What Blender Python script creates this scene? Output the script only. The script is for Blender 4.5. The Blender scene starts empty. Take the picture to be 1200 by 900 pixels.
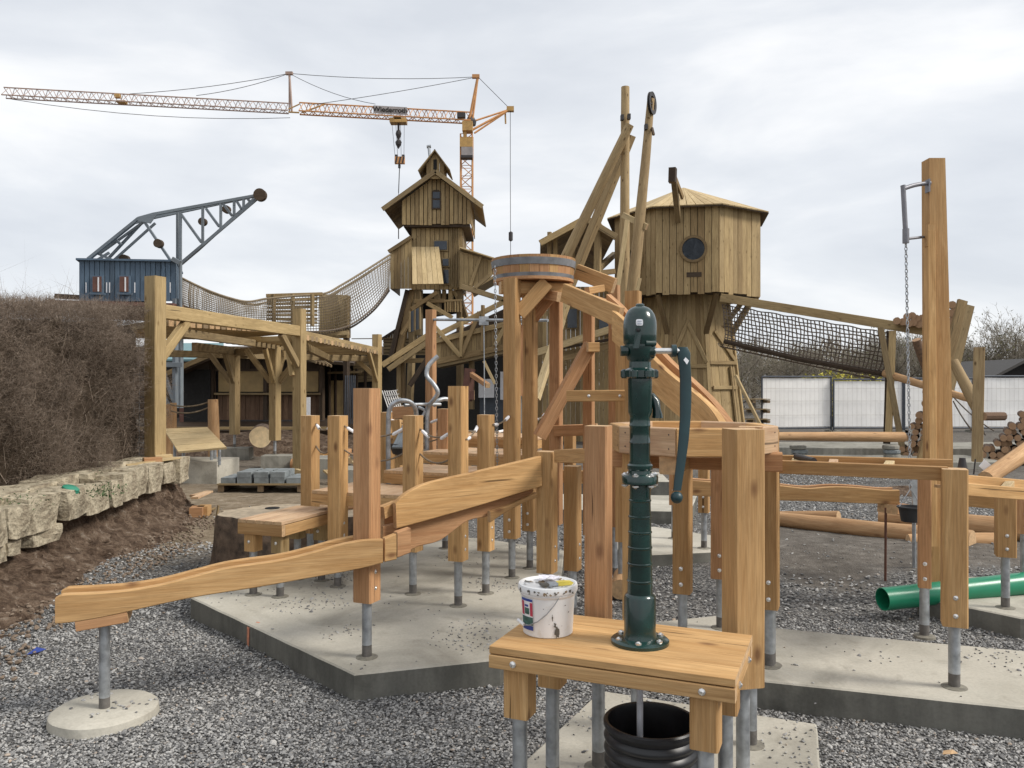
import bpy, math, random
import numpy as np
from mathutils import Vector, Matrix, noise
random.seed(7); rng = np.random.default_rng(7)
SC = bpy.context.scene; COL = SC.collection; R = math.radians

# ------------------------------------------------------------------ camera, sky, sun, exposure
F, H = 950.0, 1.6
cam = bpy.data.cameras.new('camera'); cam.sensor_width = 36; cam.lens = F / 1200 * 36
cam.clip_end = 5000; cam.clip_start = .05
co = bpy.data.objects.new('camera', cam); COL.objects.link(co)
co.location = (0, 0, H); co.rotation_euler = (R(90), 0, 0); SC.camera = co

SUN_EL, SUN_AZ = 42, 104            # azimuth measured clockwise from +Y (view direction)
w = bpy.data.worlds.new('World'); SC.world = w; w.use_nodes = True
nt = w.node_tree; nt.nodes.clear()
def N(t, ty, **k):
    n = t.nodes.new(ty)
    for a, b in k.items(): setattr(n, a, b)
    return n
out = N(nt, 'ShaderNodeOutputWorld'); bg = N(nt, 'ShaderNodeBackground'); bg.inputs[1].default_value = .1
sky = N(nt, 'ShaderNodeTexSky', sky_type='NISHITA', sun_disc=False, sun_elevation=R(SUN_EL), sun_rotation=R(SUN_AZ))
tc = N(nt, 'ShaderNodeTexCoord'); mp = N(nt, 'ShaderNodeMapping'); mp.inputs['Scale'].default_value = (1, 1, 3.2)
n1 = N(nt, 'ShaderNodeTexNoise'); n1.inputs['Scale'].default_value = 2.6; n1.inputs['Detail'].default_value = 7; n1.inputs['Roughness'].default_value = .52
n1.inputs['Distortion'].default_value = .25
cr = N(nt, 'ShaderNodeValToRGB')
cr.color_ramp.elements[0].position = .34; cr.color_ramp.elements[0].color = (5.25, 5.5, 5.9, 1)
cr.color_ramp.elements[1].position = .66; cr.color_ramp.elements[1].color = (7.6, 7.62, 7.65, 1)
e = cr.color_ramp.elements.new(.5); e.color = (6.1, 6.3, 6.6, 1)
mx = N(nt, 'ShaderNodeMixRGB'); mx.inputs[0].default_value = .93
nt.links.new(tc.outputs['Generated'], mp.inputs[0]); nt.links.new(mp.outputs[0], n1.inputs[0]); nt.links.new(n1.outputs[0], cr.inputs[0])
nt.links.new(sky.outputs[0], mx.inputs[1]); nt.links.new(cr.outputs[0], mx.inputs[2])
nt.links.new(mx.outputs[0], bg.inputs[0]); nt.links.new(bg.outputs[0], out.inputs[0])
sl = bpy.data.lights.new('sun', 'SUN'); sl.energy = 2.2; sl.angle = R(16); sl.color = (1, .95, .87)
so = bpy.data.objects.new('sun', sl); COL.objects.link(so)
sd = Vector((math.sin(R(SUN_AZ)) * math.cos(R(SUN_EL)), math.cos(R(SUN_AZ)) * math.cos(R(SUN_EL)), math.sin(R(SUN_EL))))
so.rotation_euler = sd.to_track_quat('Z', 'Y').to_euler(); so.location = (20, 0, 30)
SC.view_settings.view_transform = 'Standard'; SC.view_settings.look = 'None'; SC.view_settings.exposure = .5; SC.view_settings.gamma = 1
SC.cycles.max_bounces = 6; SC.cycles.diffuse_bounces = 3

# ------------------------------------------------------------------ measuring helpers (survey of the place from the photograph)
def P(px, py, Y): return Vector(((px - 600) / F * Y, Y, H - (py - 450) / F * Y))
def PZ(px, py, z): return P(px, py, F * (H - z) / (py - 450))
def PX(px, Y, z): return Vector(((px - 600) / F * Y, Y, z))
def PL(px, py, a, b):
    """where the sight line meets the vertical plane through a, b"""
    n = Vector((-(b.y - a.y), b.x - a.x, 0)); d = Vector(((px - 600) / F, 1, -(py - 450) / F)); o = Vector((0, 0, H))
    return o + d * ((a - o).dot(n) / d.dot(n))
UB = Vector((math.cos(R(-22.6)), math.sin(R(-22.6)), 0)); VB = Vector((-UB.y, UB.x, 0)); YAW = R(-22.6)
GZ = -.15

# ------------------------------------------------------------------ objects, parents, tags
W = {}
def put(o, parent=None, M=None, name=None):
    M = M or Matrix.Identity(4); COL.objects.link(o); W[o.name] = M
    if parent is not None:
        o.parent = parent; o.matrix_parent_inverse = Matrix.Identity(4); o.matrix_local = W[parent.name].inverted() @ M
    else: o.matrix_world = M
    return o
def tag(o, label=None, cat=None, group=None, kind=None):
    if label: o['label'] = label
    if cat: o['category'] = cat
    if group: o['group'] = group
    if kind: o['kind'] = kind
    return o
def thing(name, label, cat, loc, group=None):
    return tag(put(bpy.data.objects.new(name, None), None, Matrix.Translation(Vector(loc))), label, cat, group)
def dup(root, delta, label=None, group=None):
    def cp(o, par):
        c = o.copy(); COL.objects.link(c)
        if par is not None: c.parent = par
        for ch in kids.get(o.name, []): cp(ch, c)
        return c
    kids = {}
    for o in list(COL.objects):
        if o.parent: kids.setdefault(o.parent.name, []).append(o)
    c = cp(root, None); c.location = root.location + Vector(delta)
    if label: c['label'] = label
    if group: c['group'] = group
    return c

class MB:
    def __init__(s): s.v = []; s.f = []; s.m = []
    def add(s, vs, fs, mi=0):
        b = len(s.v); s.v += [tuple(x) for x in vs]; s.f += [tuple(i + b for i in f) for f in fs]; s.m += [mi] * len(fs); return s
    def box(s, c, sz, M=None, mi=0):
        c = Vector(c); h = Vector(sz) / 2
        vs = [c + Vector((x * h.x, y * h.y, z * h.z)) for x in (-1, 1) for y in (-1, 1) for z in (-1, 1)]
        if M: vs = [M @ v for v in vs]
        return s.add(vs, [(0, 1, 3, 2), (4, 6, 7, 5), (0, 4, 5, 1), (2, 3, 7, 6), (0, 2, 6, 4), (1, 5, 7, 3)], mi)
    def tube(s, pts, r, n=8, caps=True, mi=0, closed=False):
        pts = [Vector(p) for p in pts]; k = len(pts); rings = []
        rr = r if isinstance(r, (list, tuple)) else [r] * k
        prev = None
        for i, p in enumerate(pts):
            if closed: t = (pts[(i + 1) % k] - pts[i - 1])
            else: t = (pts[min(i + 1, k - 1)] - pts[max(i - 1, 0)])
            t.normalize()
            if prev is None: a = t.orthogonal().normalized()
            else:
                a = prev - t * prev.dot(t)
                a = a.normalized() if a.length > 1e-6 else t.orthogonal().normalized()
            prev = a; b = t.cross(a)
            rings.append([p + (a * math.cos(2 * math.pi * j / n) + b * math.sin(2 * math.pi * j / n)) * rr[i] for j in range(n)])
        vs = [v for r_ in rings for v in r_]; fs = []
        for i in range(k if closed else k - 1):
            i2 = (i + 1) % k
            for j in range(n): fs.append((i * n + j, i * n + (j + 1) % n, i2 * n + (j + 1) % n, i2 * n + j))
        if caps and not closed: fs += [tuple(range(n))[::-1], tuple((k - 1) * n + j for j in range(n))]
        return s.add(vs, fs, mi)
    def bar(s, a, b, r, n=4, mi=0): return s.tube([a, b], r, n, True, mi)
    def lathe(s, prof, n=24, c=(0, 0, 0), mi=0, mats=None):
        c = Vector(c); vs = []; k = len(prof)
        for r, z in prof:
            for j in range(n): vs.append(c + Vector((r * math.cos(2 * math.pi * j / n), r * math.sin(2 * math.pi * j / n), z)))
        for i in range(k - 1):
            fs = [(i * n + j, i * n + (j + 1) % n, (i + 1) * n + (j + 1) % n, (i + 1) * n + j) for j in range(n)]
            if i == 0: s.add(vs, fs, mats[0] if mats else mi); base = len(s.v) - len(vs)
            else:
                s.f += [tuple(q + base for q in f) for f in fs]; s.m += [(mats[i] if mats else mi)] * n
        for i, rev in ((0, True), (k - 1, False)):
            if prof[i][0] > 1e-4:
                f = tuple(base + i * n + j for j in range(n)); s.f.append(f[::-1] if rev else f); s.m.append((mats[0] if rev else mats[-1]) if mats else mi)
        return s
    def prism(s, poly, y0, y1, mi=0):
        """poly in XZ, extruded along Y"""
        n = len(poly); vs = [(x, y0, z) for x, z in poly] + [(x, y1, z) for x, z in poly]
        return s.add(vs, [tuple(range(n)), tuple(range(n, 2 * n))[::-1]] + [((i + 1) % n, i, n + i, n + (i + 1) % n) for i in range(n)], mi)
    def mesh(s, name, mats, smooth=False):
        me = bpy.data.meshes.new(name); me.from_pydata(s.v, [], s.f)
        for m in (mats if isinstance(mats, (list, tuple)) else [mats]): me.materials.append(m)
        me.polygons.foreach_set('material_index', s.m)
        if smooth: me.polygons.foreach_set('use_smooth', [True] * len(s.f)); 
        me.update()
        if smooth:
            try: me.set_sharp_from_angle(angle=R(38))
            except Exception: pass
        return me
    def build(s, name, mats, parent=None, smooth=False, M=None):
        return put(bpy.data.objects.new(name, s.mesh(name, mats, smooth)), parent, M)
def loc_build(mb, name, mats, parent=None, smooth=False):
    """recentre on the first vertex so that the object's origin is on it"""
    o = Vector(mb.v[0]); mb.v = [tuple(Vector(q) - o) for q in mb.v]
    return mb.build(name, mats, parent, smooth, Matrix.Translation(o))

# ------------------------------------------------------------------ materials
def mat_new(name):
    m = bpy.data.materials.new(name); m.use_nodes = True; t = m.node_tree
    return m, t, t.nodes['Principled BSDF']
def lk(t, a, b): t.links.new(a, b)
def ramp(t, fac, stops, interp='LINEAR'):
    r = N(t, 'ShaderNodeValToRGB'); r.color_ramp.interpolation = interp; els = r.color_ramp.elements
    while len(els) < len(stops): els.new(.5)
    for el, (p, c) in zip(els, stops): el.position = p; el.color = (*c, 1) if len(c) == 3 else c
    lk(t, fac, r.inputs[0]); return r.outputs[0]
def nz(t, vec, scale, detail=4, rough=.55, dist=0):
    n = N(t, 'ShaderNodeTexNoise'); n.inputs['Scale'].default_value = scale; n.inputs['Detail'].default_value = detail
    n.inputs['Roughness'].default_value = rough; n.inputs['Distortion'].default_value = dist
    if vec is not None: lk(t, vec, n.inputs['Vector'])
    return n.outputs[0]
def mixc(t, fac, a, b, mode='MIX'):
    m = N(t, 'ShaderNodeMixRGB', blend_type=mode)
    for i, x in ((0, fac), (1, a), (2, b)):
        if isinstance(x, (int, float)): m.inputs[i].default_value = x
        elif isinstance(x, tuple): m.inputs[i].default_value = (*x, 1)
        else: lk(t, x, m.inputs[i])
    return m.outputs[0]
def math_(t, op, a, b=None):
    m = N(t, 'ShaderNodeMath', operation=op)
    for i, x in ((0, a), (1, b)):
        if x is None: continue
        if isinstance(x, (int, float)): m.inputs[i].default_value = x
        else: lk(t, x, m.inputs[i])
    return m.outputs[0]
def bump(t, h, bs, strength=.3, dist=.002):
    b = N(t, 'ShaderNodeBump'); b.inputs['Strength'].default_value = strength; b.inputs['Distance'].default_value = dist
    lk(t, h, b.inputs['Height']); lk(t, b.outputs[0], bs.inputs['Normal'])
def objvec(t, sc=(1, 1, 1), rnd=True):
    c = N(t, 'ShaderNodeTexCoord'); m = N(t, 'ShaderNodeMapping'); m.inputs['Scale'].default_value = sc
    lk(t, c.outputs['Object'], m.inputs[0])
    if rnd:
        oi = N(t, 'ShaderNodeObjectInfo'); mu = N(t, 'ShaderNodeVectorMath', operation='MULTIPLY'); cx = N(t, 'ShaderNodeCombineXYZ')
        for i in range(3): lk(t, oi.outputs['Random'], cx.inputs[i])
        lk(t, cx.outputs[0], mu.inputs[0]); mu.inputs[1].default_value = (37, 91, 53)
        lk(t, mu.outputs[0], m.inputs['Location'])
    return m.outputs[0]
def wood(name, lo, hi, knot, var=.25, stain=None, rough=.72, knots=.5, grain=1):
    m, t, b = mat_new(name)
    v = objvec(t, (1.1, 17 * grain, 17 * grain)); g = nz(t, v, 1.6, 7, .62, 1.2)
    base = ramp(t, g, [(.3, lo), (.52, tuple((a + c) / 2 for a, c in zip(lo, hi))), (.7, hi)])
    fine = nz(t, objvec(t, (3, 90, 90)), 2.2, 3, .5)
    base = mixc(t, .35, base, ramp(t, fine, [(.35, (.45, .45, .45)), (.62, (1, 1, 1))]), 'MULTIPLY')
    big = nz(t, objvec(t, (.9, 2.5, 2.5)), 1.3, 3)
    base = mixc(t, .55, base, ramp(t, big, [(.3, (.72, .66, .6)), (.65, (1.08, 1.05, 1))]), 'MULTIPLY')
    oi = N(t, 'ShaderNodeObjectInfo')
    base = mixc(t, 1, base, ramp(t, oi.outputs['Random'], [(0, (1 - var, 1 - var * 1.15, 1 - var * 1.3)), (.5, (1, 1, 1)), (1, (1 + var * .5, 1 + var * .45, 1 + var * .3))]), 'MULTIPLY')
    if knots:
        vo = N(t, 'ShaderNodeTexVoronoi'); vo.inputs['Scale'].default_value = 1; lk(t, objvec(t, (3.3, 7, 7)), vo.inputs['Vector'])
        base = mixc(t, ramp(t, vo.outputs['Distance'], [(.05, (knots * 1.6,) * 3), (.17, (0, 0, 0))]), base, knot)
    if stain:
        s = nz(t, objvec(t, (1.5, 3, 3)), 2, 5, .6)
        base = mixc(t, ramp(t, s, [(.5, (0, 0, 0)), (.75, (.7, .7, .7))]), base, stain)
    ck = nz(t, objvec(t, (.7, 26, 26)), 1.7, 2, .5, .35)
    base = mixc(t, ramp(t, ck, [(.27, (.85,) * 3), (.30, (0, 0, 0))]), base, tuple(x * .22 for x in lo))
    dt = nz(t, objvec(t, (2.2, 5, 5)), 1.4, 7, .72)
    base = mixc(t, ramp(t, dt, [(.55, (0, 0, 0)), (.8, (.42,) * 3)]), base, tuple(x * .45 for x in lo))
    lk(t, base, b.inputs['Base Color']); b.inputs['Roughness'].default_value = rough
    b.inputs['Specular IOR Level'].default_value = .25
    bump(t, math_(t, 'ADD', g, math_(t, 'MULTIPLY', fine, .5)), b, .5, .0018)
    return m
M_ = {}
M_['larch'] = wood('larch_wood', (.45, .26, .108), (.66, .43, .21), (.17, .08, .035), .26, knots=.55)
M_['larch_red'] = wood('larch_wood_red', (.41, .215, .105), (.58, .345, .185), (.15, .065, .035), .14, knots=.4)
M_['larch_deck'] = wood('larch_deck_wood', (.56, .38, .23), (.72, .53, .36), (.3, .13, .08), .14, stain=(.34, .17, .1), knots=.2)
M_['pine'] = wood('treated_pine', (.35, .255, .125), (.53, .40, .215), (.14, .085, .03), .24, knots=.5)
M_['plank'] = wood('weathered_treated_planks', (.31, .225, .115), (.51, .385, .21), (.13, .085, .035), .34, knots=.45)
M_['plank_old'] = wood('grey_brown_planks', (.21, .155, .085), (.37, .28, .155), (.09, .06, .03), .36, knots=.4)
M_['plank_light'] = wood('fresh_and_sunlit_planks', (.48, .37, .20), (.66, .52, .31), (.3, .2, .1), .16, knots=.4)
M_['log'] = wood('debarked_log', (.44, .255, .125), (.62, .41, .23), (.2, .1, .05), .16, knots=.4)
M_['logpole'] = wood('weathered_log_pole', (.32, .225, .12), (.48, .36, .2), (.12, .075, .035), .18, knots=.7)
M_['dark'] = wood('dark_old_wood', (.05, .036, .026), (.105, .075, .052), (.03, .02, .015), .4, knots=.2)
M_['brownwood'] = wood('old_brown_planks', (.14, .085, .055), (.27, .17, .11), (.06, .04, .03), .4, knots=.3)
M_['blue'] = wood('blue_painted_boards', (.095, .145, .21), (.135, .195, .27), (.07, .1, .14), .2, knots=.1)
M_['bluesteel'] = wood('blue_grey_steel', (.17, .205, .24), (.23, .265, .3), (.15, .18, .2), .15, knots=0, rough=.5)
def simple(name, col, rough=.6, metal=0, var=.15, nscale=12, bumpd=0, spec=.5, coat=0, worn=None):
    m, t, b = mat_new(name); n = nz(t, objvec(t), nscale, 5, .6)
    lo = tuple(c * (1 - var) for c in col); hi = tuple(min(1, c * (1 + var)) for c in col)
    c = ramp(t, n, [(.3, lo), (.7, hi)])
    if worn:
        n2 = nz(t, objvec(t), nscale * 2.3, 6, .7); c = mixc(t, ramp(t, n2, [(.56, (0, 0, 0)), (.66, (1, 1, 1))]), c, worn)
    lk(t, c, b.inputs['Base Color']); b.inputs['Roughness'].default_value = rough; b.inputs['Metallic'].default_value = metal
    b.inputs['Specular IOR Level'].default_value = spec; b.inputs['Coat Weight'].default_value = coat
    lk(t, ramp(t, n, [(.3, (rough * .8,) * 3), (.7, (min(1, rough * 1.15),) * 3)]), b.inputs['Roughness'])
    if bumpd: bump(t, n, b, .5, bumpd)
    return m
M_['mortar'] = simple('damp_mortar', (.2, .185, .15), .9, 0, .35, 30, .004)
M_['end'] = simple('wood_end_grain', (.5, .33, .18), .85, var=.25, nscale=40)
M_['end_dark'] = simple('weathered_end_grain', (.26, .185, .11), .9, var=.3, nscale=40)
M_['galv'] = simple('galvanised_steel', (.38, .4, .42), .5, .7, .3, 18)
M_['primer'] = simple('damp_pipe_foot', (.13, .12, .11), .8, 0, .35, 25)
M_['bolt'] = simple('zinc_bolt', (.75, .74, .72), .3, .9, .1)
M_['iron'] = simple('dark_iron', (.055, .05, .05), .55, .5, .3)
M_['rust'] = simple('rusty_rod', (.13, .06, .04), .8, .2, .3)
M_['pump'] = simple('dark_green_pump_paint', (.004, .027, .023), .24, 0, .45, 9, .0016, .6, .3)
M_['pump_matte'] = simple('dark_green_rough_casting', (.004, .025, .022), .55, 0, .4, 20, .001)
M_['handle'] = simple('blue_green_handle_paint', (.010, .036, .042), .4, 0, .25, 9, .0008, .5)
M_['black'] = simple('black_plastic', (.012, .012, .013), .42, 0, .3, 9)
M_['rubber'] = simple('black_rubber', (.018, .018, .02), .6, 0, .3, 9)
M_['greenpipe'] = simple('green_drain_pipe', (.014, .21, .11), .32, 0, .12, 3)
M_['white'] = simple('white_bucket_plastic', (.78, .78, .78), .38, 0, .05, 6, worn=(.72, .7, .66))
M_['splash'] = simple('dried_grey_paint', (.1, .09, .075), .7, 0, .3, 30)
M_['yellow'] = simple('yellow_brush_handle', (.75, .6, .1), .4, 0, .1)
M_['red'] = simple('label_red', (.5, .05, .09), .5, 0, .1)
M_['navy'] = simple('label_blue', (.03, .06, .28), .5, 0, .1)
M_['dgreen'] = simple('label_green', (.05, .12, .1), .5, 0, .6, 30)
M_['paper'] = simple('white_paper_and_daylight', (.75, .75, .77), .7, 0, .05)
M_['crane'] = simple('orange_crane_paint', (.52, .25, .09), .55, 0, .2, 3)
M_['crane_yellow'] = simple('yellow_crane_paint', (.44, .26, .08), .5, 0, .25, 3)
M_['crane_grey'] = simple('grey_crane_panel', (.3, .27, .26), .6, 0, .2, 3)
M_['glass'] = simple('dark_window_glass', (.035, .045, .06), .12, 0, .2, 3)
M_['void'] = simple('interior_shade_black', (.012, .011, .01), .9, 0, .3)  # near-black paints shade inside openings and gaps; also the sign lettering
M_['rope'] = simple('brown_steel_rope', (.2, .15, .1), .8, 0, .3, 60)
M_['lead'] = simple('dull_hoop_steel', (.2, .205, .215), .6, .4, .35, 9)
M_['steel_grey'] = simple('dull_grey_steel_tube', (.2, .2, .22), .5, .4, .2)
M_['stumptop'] = simple('weathered_stump_top', (.42, .34, .24), .9, 0, .3, 14, .01)
M_['net'] = simple('hemp_net_rope', (.2, .155, .1), .9, 0, .4, 20)
M_['netdark'] = simple('dark_net_rope', (.13, .1, .075), .9, 0, .4, 20)
M_['teal'] = simple('teal_roof_sheet', (.14, .25, .27), .6, 0, .15, 2)
M_['discface'] = simple('fresh_cut_log_face', (.72, .56, .34), .85, 0, .2, 8)
M_['tan'] = simple('tan_hatch_board', (.4, .28, .13), .8, 0, .2, 3)
M_['brown'] = simple('red_brown_wood', (.13, .06, .045), .8, 0, .3, 6)
M_['sheet'] = simple('white_fence_tarpaulin', (.93, .92, .9), .75, 0, .05, 1.5, .01)
M_['fence'] = simple('fence_frame_steel', (.1, .11, .13), .5, .5, .2)
M_['grille'] = simple('grey_wire_mesh', (.62, .6, .57), .6, .3, .2)
M_['sticker'] = simple('white_sticker', (.85, .85, .88), .4)
M_['bark'] = simple('dark_bark', (.13, .09, .062), .95, 0, .6, 11, .03)
M_['stone_paver'] = simple('grey_concrete_paver', (.2, .22, .225), .9, 0, .35, 9, .004)
M_['bin'] = simple('black_corrugated_plastic', (.014, .014, .016), .38, 0, .25, 8)

def concrete(name, lo, hi, dark=(.12, .11, .095), amt=.7, streak=False):
    m, t, b = mat_new(name); v = objvec(t, (1, 1, 1), False)
    a = nz(t, v, 1.7, 6, .6); c = ramp(t, a, [(.3, lo), (.68, hi)])
    a0 = nz(t, v, .9, 5, .6, 1.2); c = mixc(t, ramp(t, a0, [(.5, (0, 0, 0)), (.62, (.55,) * 3)]), c, tuple(x * .62 for x in lo))
    a2 = nz(t, v, 5.5, 7, .68, .5); c = mixc(t, ramp(t, a2, [(.56, (0, 0, 0)), (.76, (amt,) * 3)]), c, dark)
    a3 = nz(t, v, 60, 3, .6); c = mixc(t, .3, c, ramp(t, a3, [(.3, (.6, .6, .6)), (.6, (1, 1, 1))]), 'MULTIPLY')
    if streak:
        s = nz(t, objvec(t, (7, 7, .8), False), 1.5, 5, .6); c = mixc(t, .5, c, ramp(t, s, [(.35, (.6, .6, .58)), (.65, (1.1, 1.1, 1.08))]), 'MULTIPLY')
    lk(t, c, b.inputs['Base Color']); b.inputs['Roughness'].default_value = .9; b.inputs['Specular IOR Level'].default_value = .2
    bump(t, math_(t, 'ADD', a2, math_(t, 'MULTIPLY', a3, .4)), b, .35, .006)
    return m
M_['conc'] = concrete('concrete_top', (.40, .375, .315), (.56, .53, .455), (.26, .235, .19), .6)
M_['conc_side'] = concrete('damp_shaded_concrete_side', (.13, .128, .115), (.235, .228, .2), (.08, .078, .068), .5, True)  # side tone mixes damp with painted-in shade
M_['conc_old'] = concrete('grey_concrete', (.25, .24, .21), (.38, .365, .32), (.16, .15, .13), .6, True)

def ground_mat():
    m, t, b = mat_new('site_ground'); c = N(t, 'ShaderNodeTexCoord'); v = c.outputs['Object']
    sep = N(t, 'ShaderNodeSeparateXYZ'); lk(t, v, sep.inputs[0])
    vo = N(t, 'ShaderNodeTexVoronoi'); vo.inputs['Scale'].default_value = 62; lk(t, v, vo.inputs['Vector'])
    sep2 = N(t, 'ShaderNodeSeparateColor'); lk(t, vo.outputs['Color'], sep2.inputs[0])
    grav = ramp(t, sep2.outputs[0], [(0, (.07, .07, .072)), (.5, (.19, .186, .182)), (1, (.42, .41, .39))])
    grav = mixc(t, .8, grav, ramp(t, vo.outputs['Distance'], [(.2, (1, 1, 1)), (.75, (.25, .25, .25))]), 'MULTIPLY')
    n = nz(t, v, .55, 6, .6, .6); n2 = nz(t, v, 9, 7, .7); n3 = nz(t, v, 2.2, 6, .62)
    brown = ramp(t, n2, [(.3, (.15, .115, .075)), (.55, (.26, .21, .15)), (.72, (.36, .31, .245))])
    soil = ramp(t, n2, [(.3, (.085, .074, .064)), (.55, (.15, .135, .118)), (.75, (.25, .23, .205))])
    # region masks by place
    def step(s, a, bb):
        mr = N(t, 'ShaderNodeMapRange'); mr.interpolation_type = 'SMOOTHSTEP'; lk(t, s, mr.inputs[0]); mr.inputs[1].default_value = a; mr.inputs[2].default_value = bb; return mr.outputs[0]
    yy = math_(t, 'ADD', sep.outputs[1], math_(t, 'MULTIPLY', math_(t, 'SUBTRACT', n, .5), 5))
    xx = math_(t, 'ADD', sep.outputs[0], math_(t, 'MULTIPLY', math_(t, 'SUBTRACT', n3, .5), 2))
    far = step(yy, 7.4, 9.2)
    left = math_(t, 'SUBTRACT', 1, step(xx, -2.4, -.6))
    col = mixc(t, math_(t, 'MULTIPLY', far, left), grav, brown)
    ymid = math_(t, 'MULTIPLY', step(yy, 6.6, 7.4), step(xx, 1.6, 2.6))
    yend = math_(t, 'SUBTRACT', 1, step(yy, 9.3, 10.2))
    col = mixc(t, math_(t, 'MULTIPLY', ymid, yend), col, soil)
    col = mixc(t, math_(t, 'MULTIPLY', step(yy, 13, 16), .75), col, soil)
    col = mixc(t, .6, col, ramp(t, n3, [(.3, (.6, .58, .55)), (.68, (1.15, 1.13, 1.1))]), 'MULTIPLY')
    lk(t, col, b.inputs['Base Color']); b.inputs['Roughness'].default_value = .95; b.inputs['Specular IOR Level'].default_value = .15
    h = math_(t, 'SUBTRACT', math_(t, 'MULTIPLY', n2, .8), math_(t, 'MULTIPLY', vo.outputs['Distance'], .6))
    bump(t, h, b, .8, .015)
    return m
M_['ground'] = ground_mat()
def dirt_mat(name, stops, sc=4, bd=.05):
    m, t, b = mat_new(name); v = objvec(t, (1, 1, 1.3), False); n = nz(t, v, sc, 8, .68, .6); n2 = nz(t, v, sc * 7, 4, .6)
    c = ramp(t, n, stops); c = mixc(t, .6, c, ramp(t, n2, [(.3, (.45, .45, .45)), (.65, (1.15, 1.15, 1.15))]), 'MULTIPLY')
    lk(t, c, b.inputs['Base Color']); b.inputs['Roughness'].default_value = .97; b.inputs['Specular IOR Level'].default_value = .1
    bump(t, math_(t, 'ADD', n, math_(t, 'MULTIPLY', n2, .5)), b, 1, bd); return m
M_['dirt'] = dirt_mat('clay_dirt', [(.32, (.05, .034, .025)), (.46, (.12, .082, .058)), (.58, (.2, .145, .105)), (.7, (.36, .30, .24))], 7)
M_['rock'] = dirt_mat('sandstone', [(.28, (.13, .10, .07)), (.4, (.30, .25, .18)), (.52, (.5, .435, .32)), (.66, (.62, .54, .4)), (.78, (.46, .29, .14))], 3.6)
def stone_inst():
    m, t, b = mat_new('gravel_stone'); oi = N(t, 'ShaderNodeObjectInfo')
    c = ramp(t, oi.outputs['Random'], [(0, (.10, .10, .102)), (.3, (.19, .188, .186)), (.65, (.32, .315, .305)), (.97, (.48, .47, .45)), (1, (.38, .3, .23))])
    lk(t, c, b.inputs['Base Color']); b.inputs['Roughness'].default_value = .85; b.inputs['Specular IOR Level'].default_value = .25; return m
M_['gstone'] = stone_inst()
def twig_mat(name, a, bcol, c3, sc=1.5):
    m, t, b = mat_new(name); n = nz(t, objvec(t, (1, 1, 1), False), sc, 6, .7)
    lk(t, ramp(t, n, [(.32, a), (.5, bcol), (.68, c3)]), b.inputs['Base Color']); b.inputs['Roughness'].default_value = .9; b.inputs['Specular IOR Level'].default_value = .1; return m
M_['twig'] = twig_mat('bare_hedge_twigs', (.065, .045, .034), (.195, .15, .115), (.40, .335, .275), 26)
M_['hedge_core'] = twig_mat('dark_hedge_core', (.025, .018, .013), (.05, .037, .026), (.08, .06, .045), 14)
M_['tree_twig'] = twig_mat('bare_tree_twigs', (.15, .13, .105), (.25, .22, .175), (.36, .32, .26), 1.2)
M_['bud'] = twig_mat('fresh_spring_leaves', (.085, .085, .045), (.14, .135, .07), (.22, .2, .1), 2)
M_['yellowleaf'] = twig_mat('yellow_blossom', (.3, .26, .04), (.45, .4, .08), (.6, .55, .2), 5)
M_['trunk'] = twig_mat('tree_bark', (.07, .06, .05), (.12, .1, .08), (.17, .15, .12), 6)
M_['logend'] = simple('cut_log_ends', (.36, .22, .125), .9, 0, .4, 25)
M_['logside'] = simple('brown_log_bark', (.15, .09, .055), .95, 0, .4, 20, .01)

# ------------------------------------------------------------------ timber helpers
_bm = {}
def beam_mesh(L, w_, h_, mat, end):
    k = (round(L, 1) if L > .15 else .1, round(w_, 3), round(h_, 3), mat, end)
    if k in _bm: return _bm[k]
    Lk = max(k[0], .1); c = min(w_, h_) * .07; c = min(c, .008); a, b = w_ / 2, h_ / 2
    sec = [(-a + c, -b), (a - c, -b), (a, -b + c), (a, b - c), (a - c, b), (-a + c, b), (-a, b - c), (-a, -b + c)]
    mb = MB(); vs = [(x, y, z) for x in (0, Lk) for y, z in sec]
    mb.add(vs, [(i, (i + 1) % 8, 8 + (i + 1) % 8, 8 + i) for i in range(8)])
    mb.add([], []); mb.f += [tuple(range(8))[::-1], tuple(range(8, 16))]; mb.m += [1, 1]
    me = mb.mesh('timber', [M_[mat], M_[end]]); _bm[k] = (me, Lk); return _bm[k]
def frame_of(a, b, ref=None):
    a, b = Vector(a), Vector(b); x = (b - a).normalized()
    if ref is None: ref = VB if abs(x.z) > .95 else Vector((0, 0, 1))
    z = (ref - x * x.dot(ref)).normalized(); y = z.cross(x)
    return Matrix(((x.x, y.x, z.x, a.x), (x.y, y.y, z.y, a.y), (x.z, y.z, z.z, a.z), (0, 0, 0, 1)))
def beam(name, parent, a, b, w_, h_, mat='larch', ref=None, end=None, label=None):
    """timber from a to b; h_ along ref (default up), w_ across"""
    if end is None: end = 'end_dark' if mat in ('plank', 'plank_old', 'dark', 'blue', 'bluesteel') else 'end'
    if mat in ('blue', 'bluesteel'): end = mat
    L = (Vector(b) - Vector(a)).length; me, Lk = beam_mesh(L, w_, h_, mat, end)
    M = frame_of(a, b, ref) @ Matrix.Diagonal((L / Lk, 1, 1, 1))
    o = put(bpy.data.objects.new(name, me), parent, M)
    W[o.name] = frame_of(a, b, ref)
    if label: o['label'] = label
    # keep unit scale for children: scale lives in the object's own local matrix
    W[o.name] = M
    return o
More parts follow.
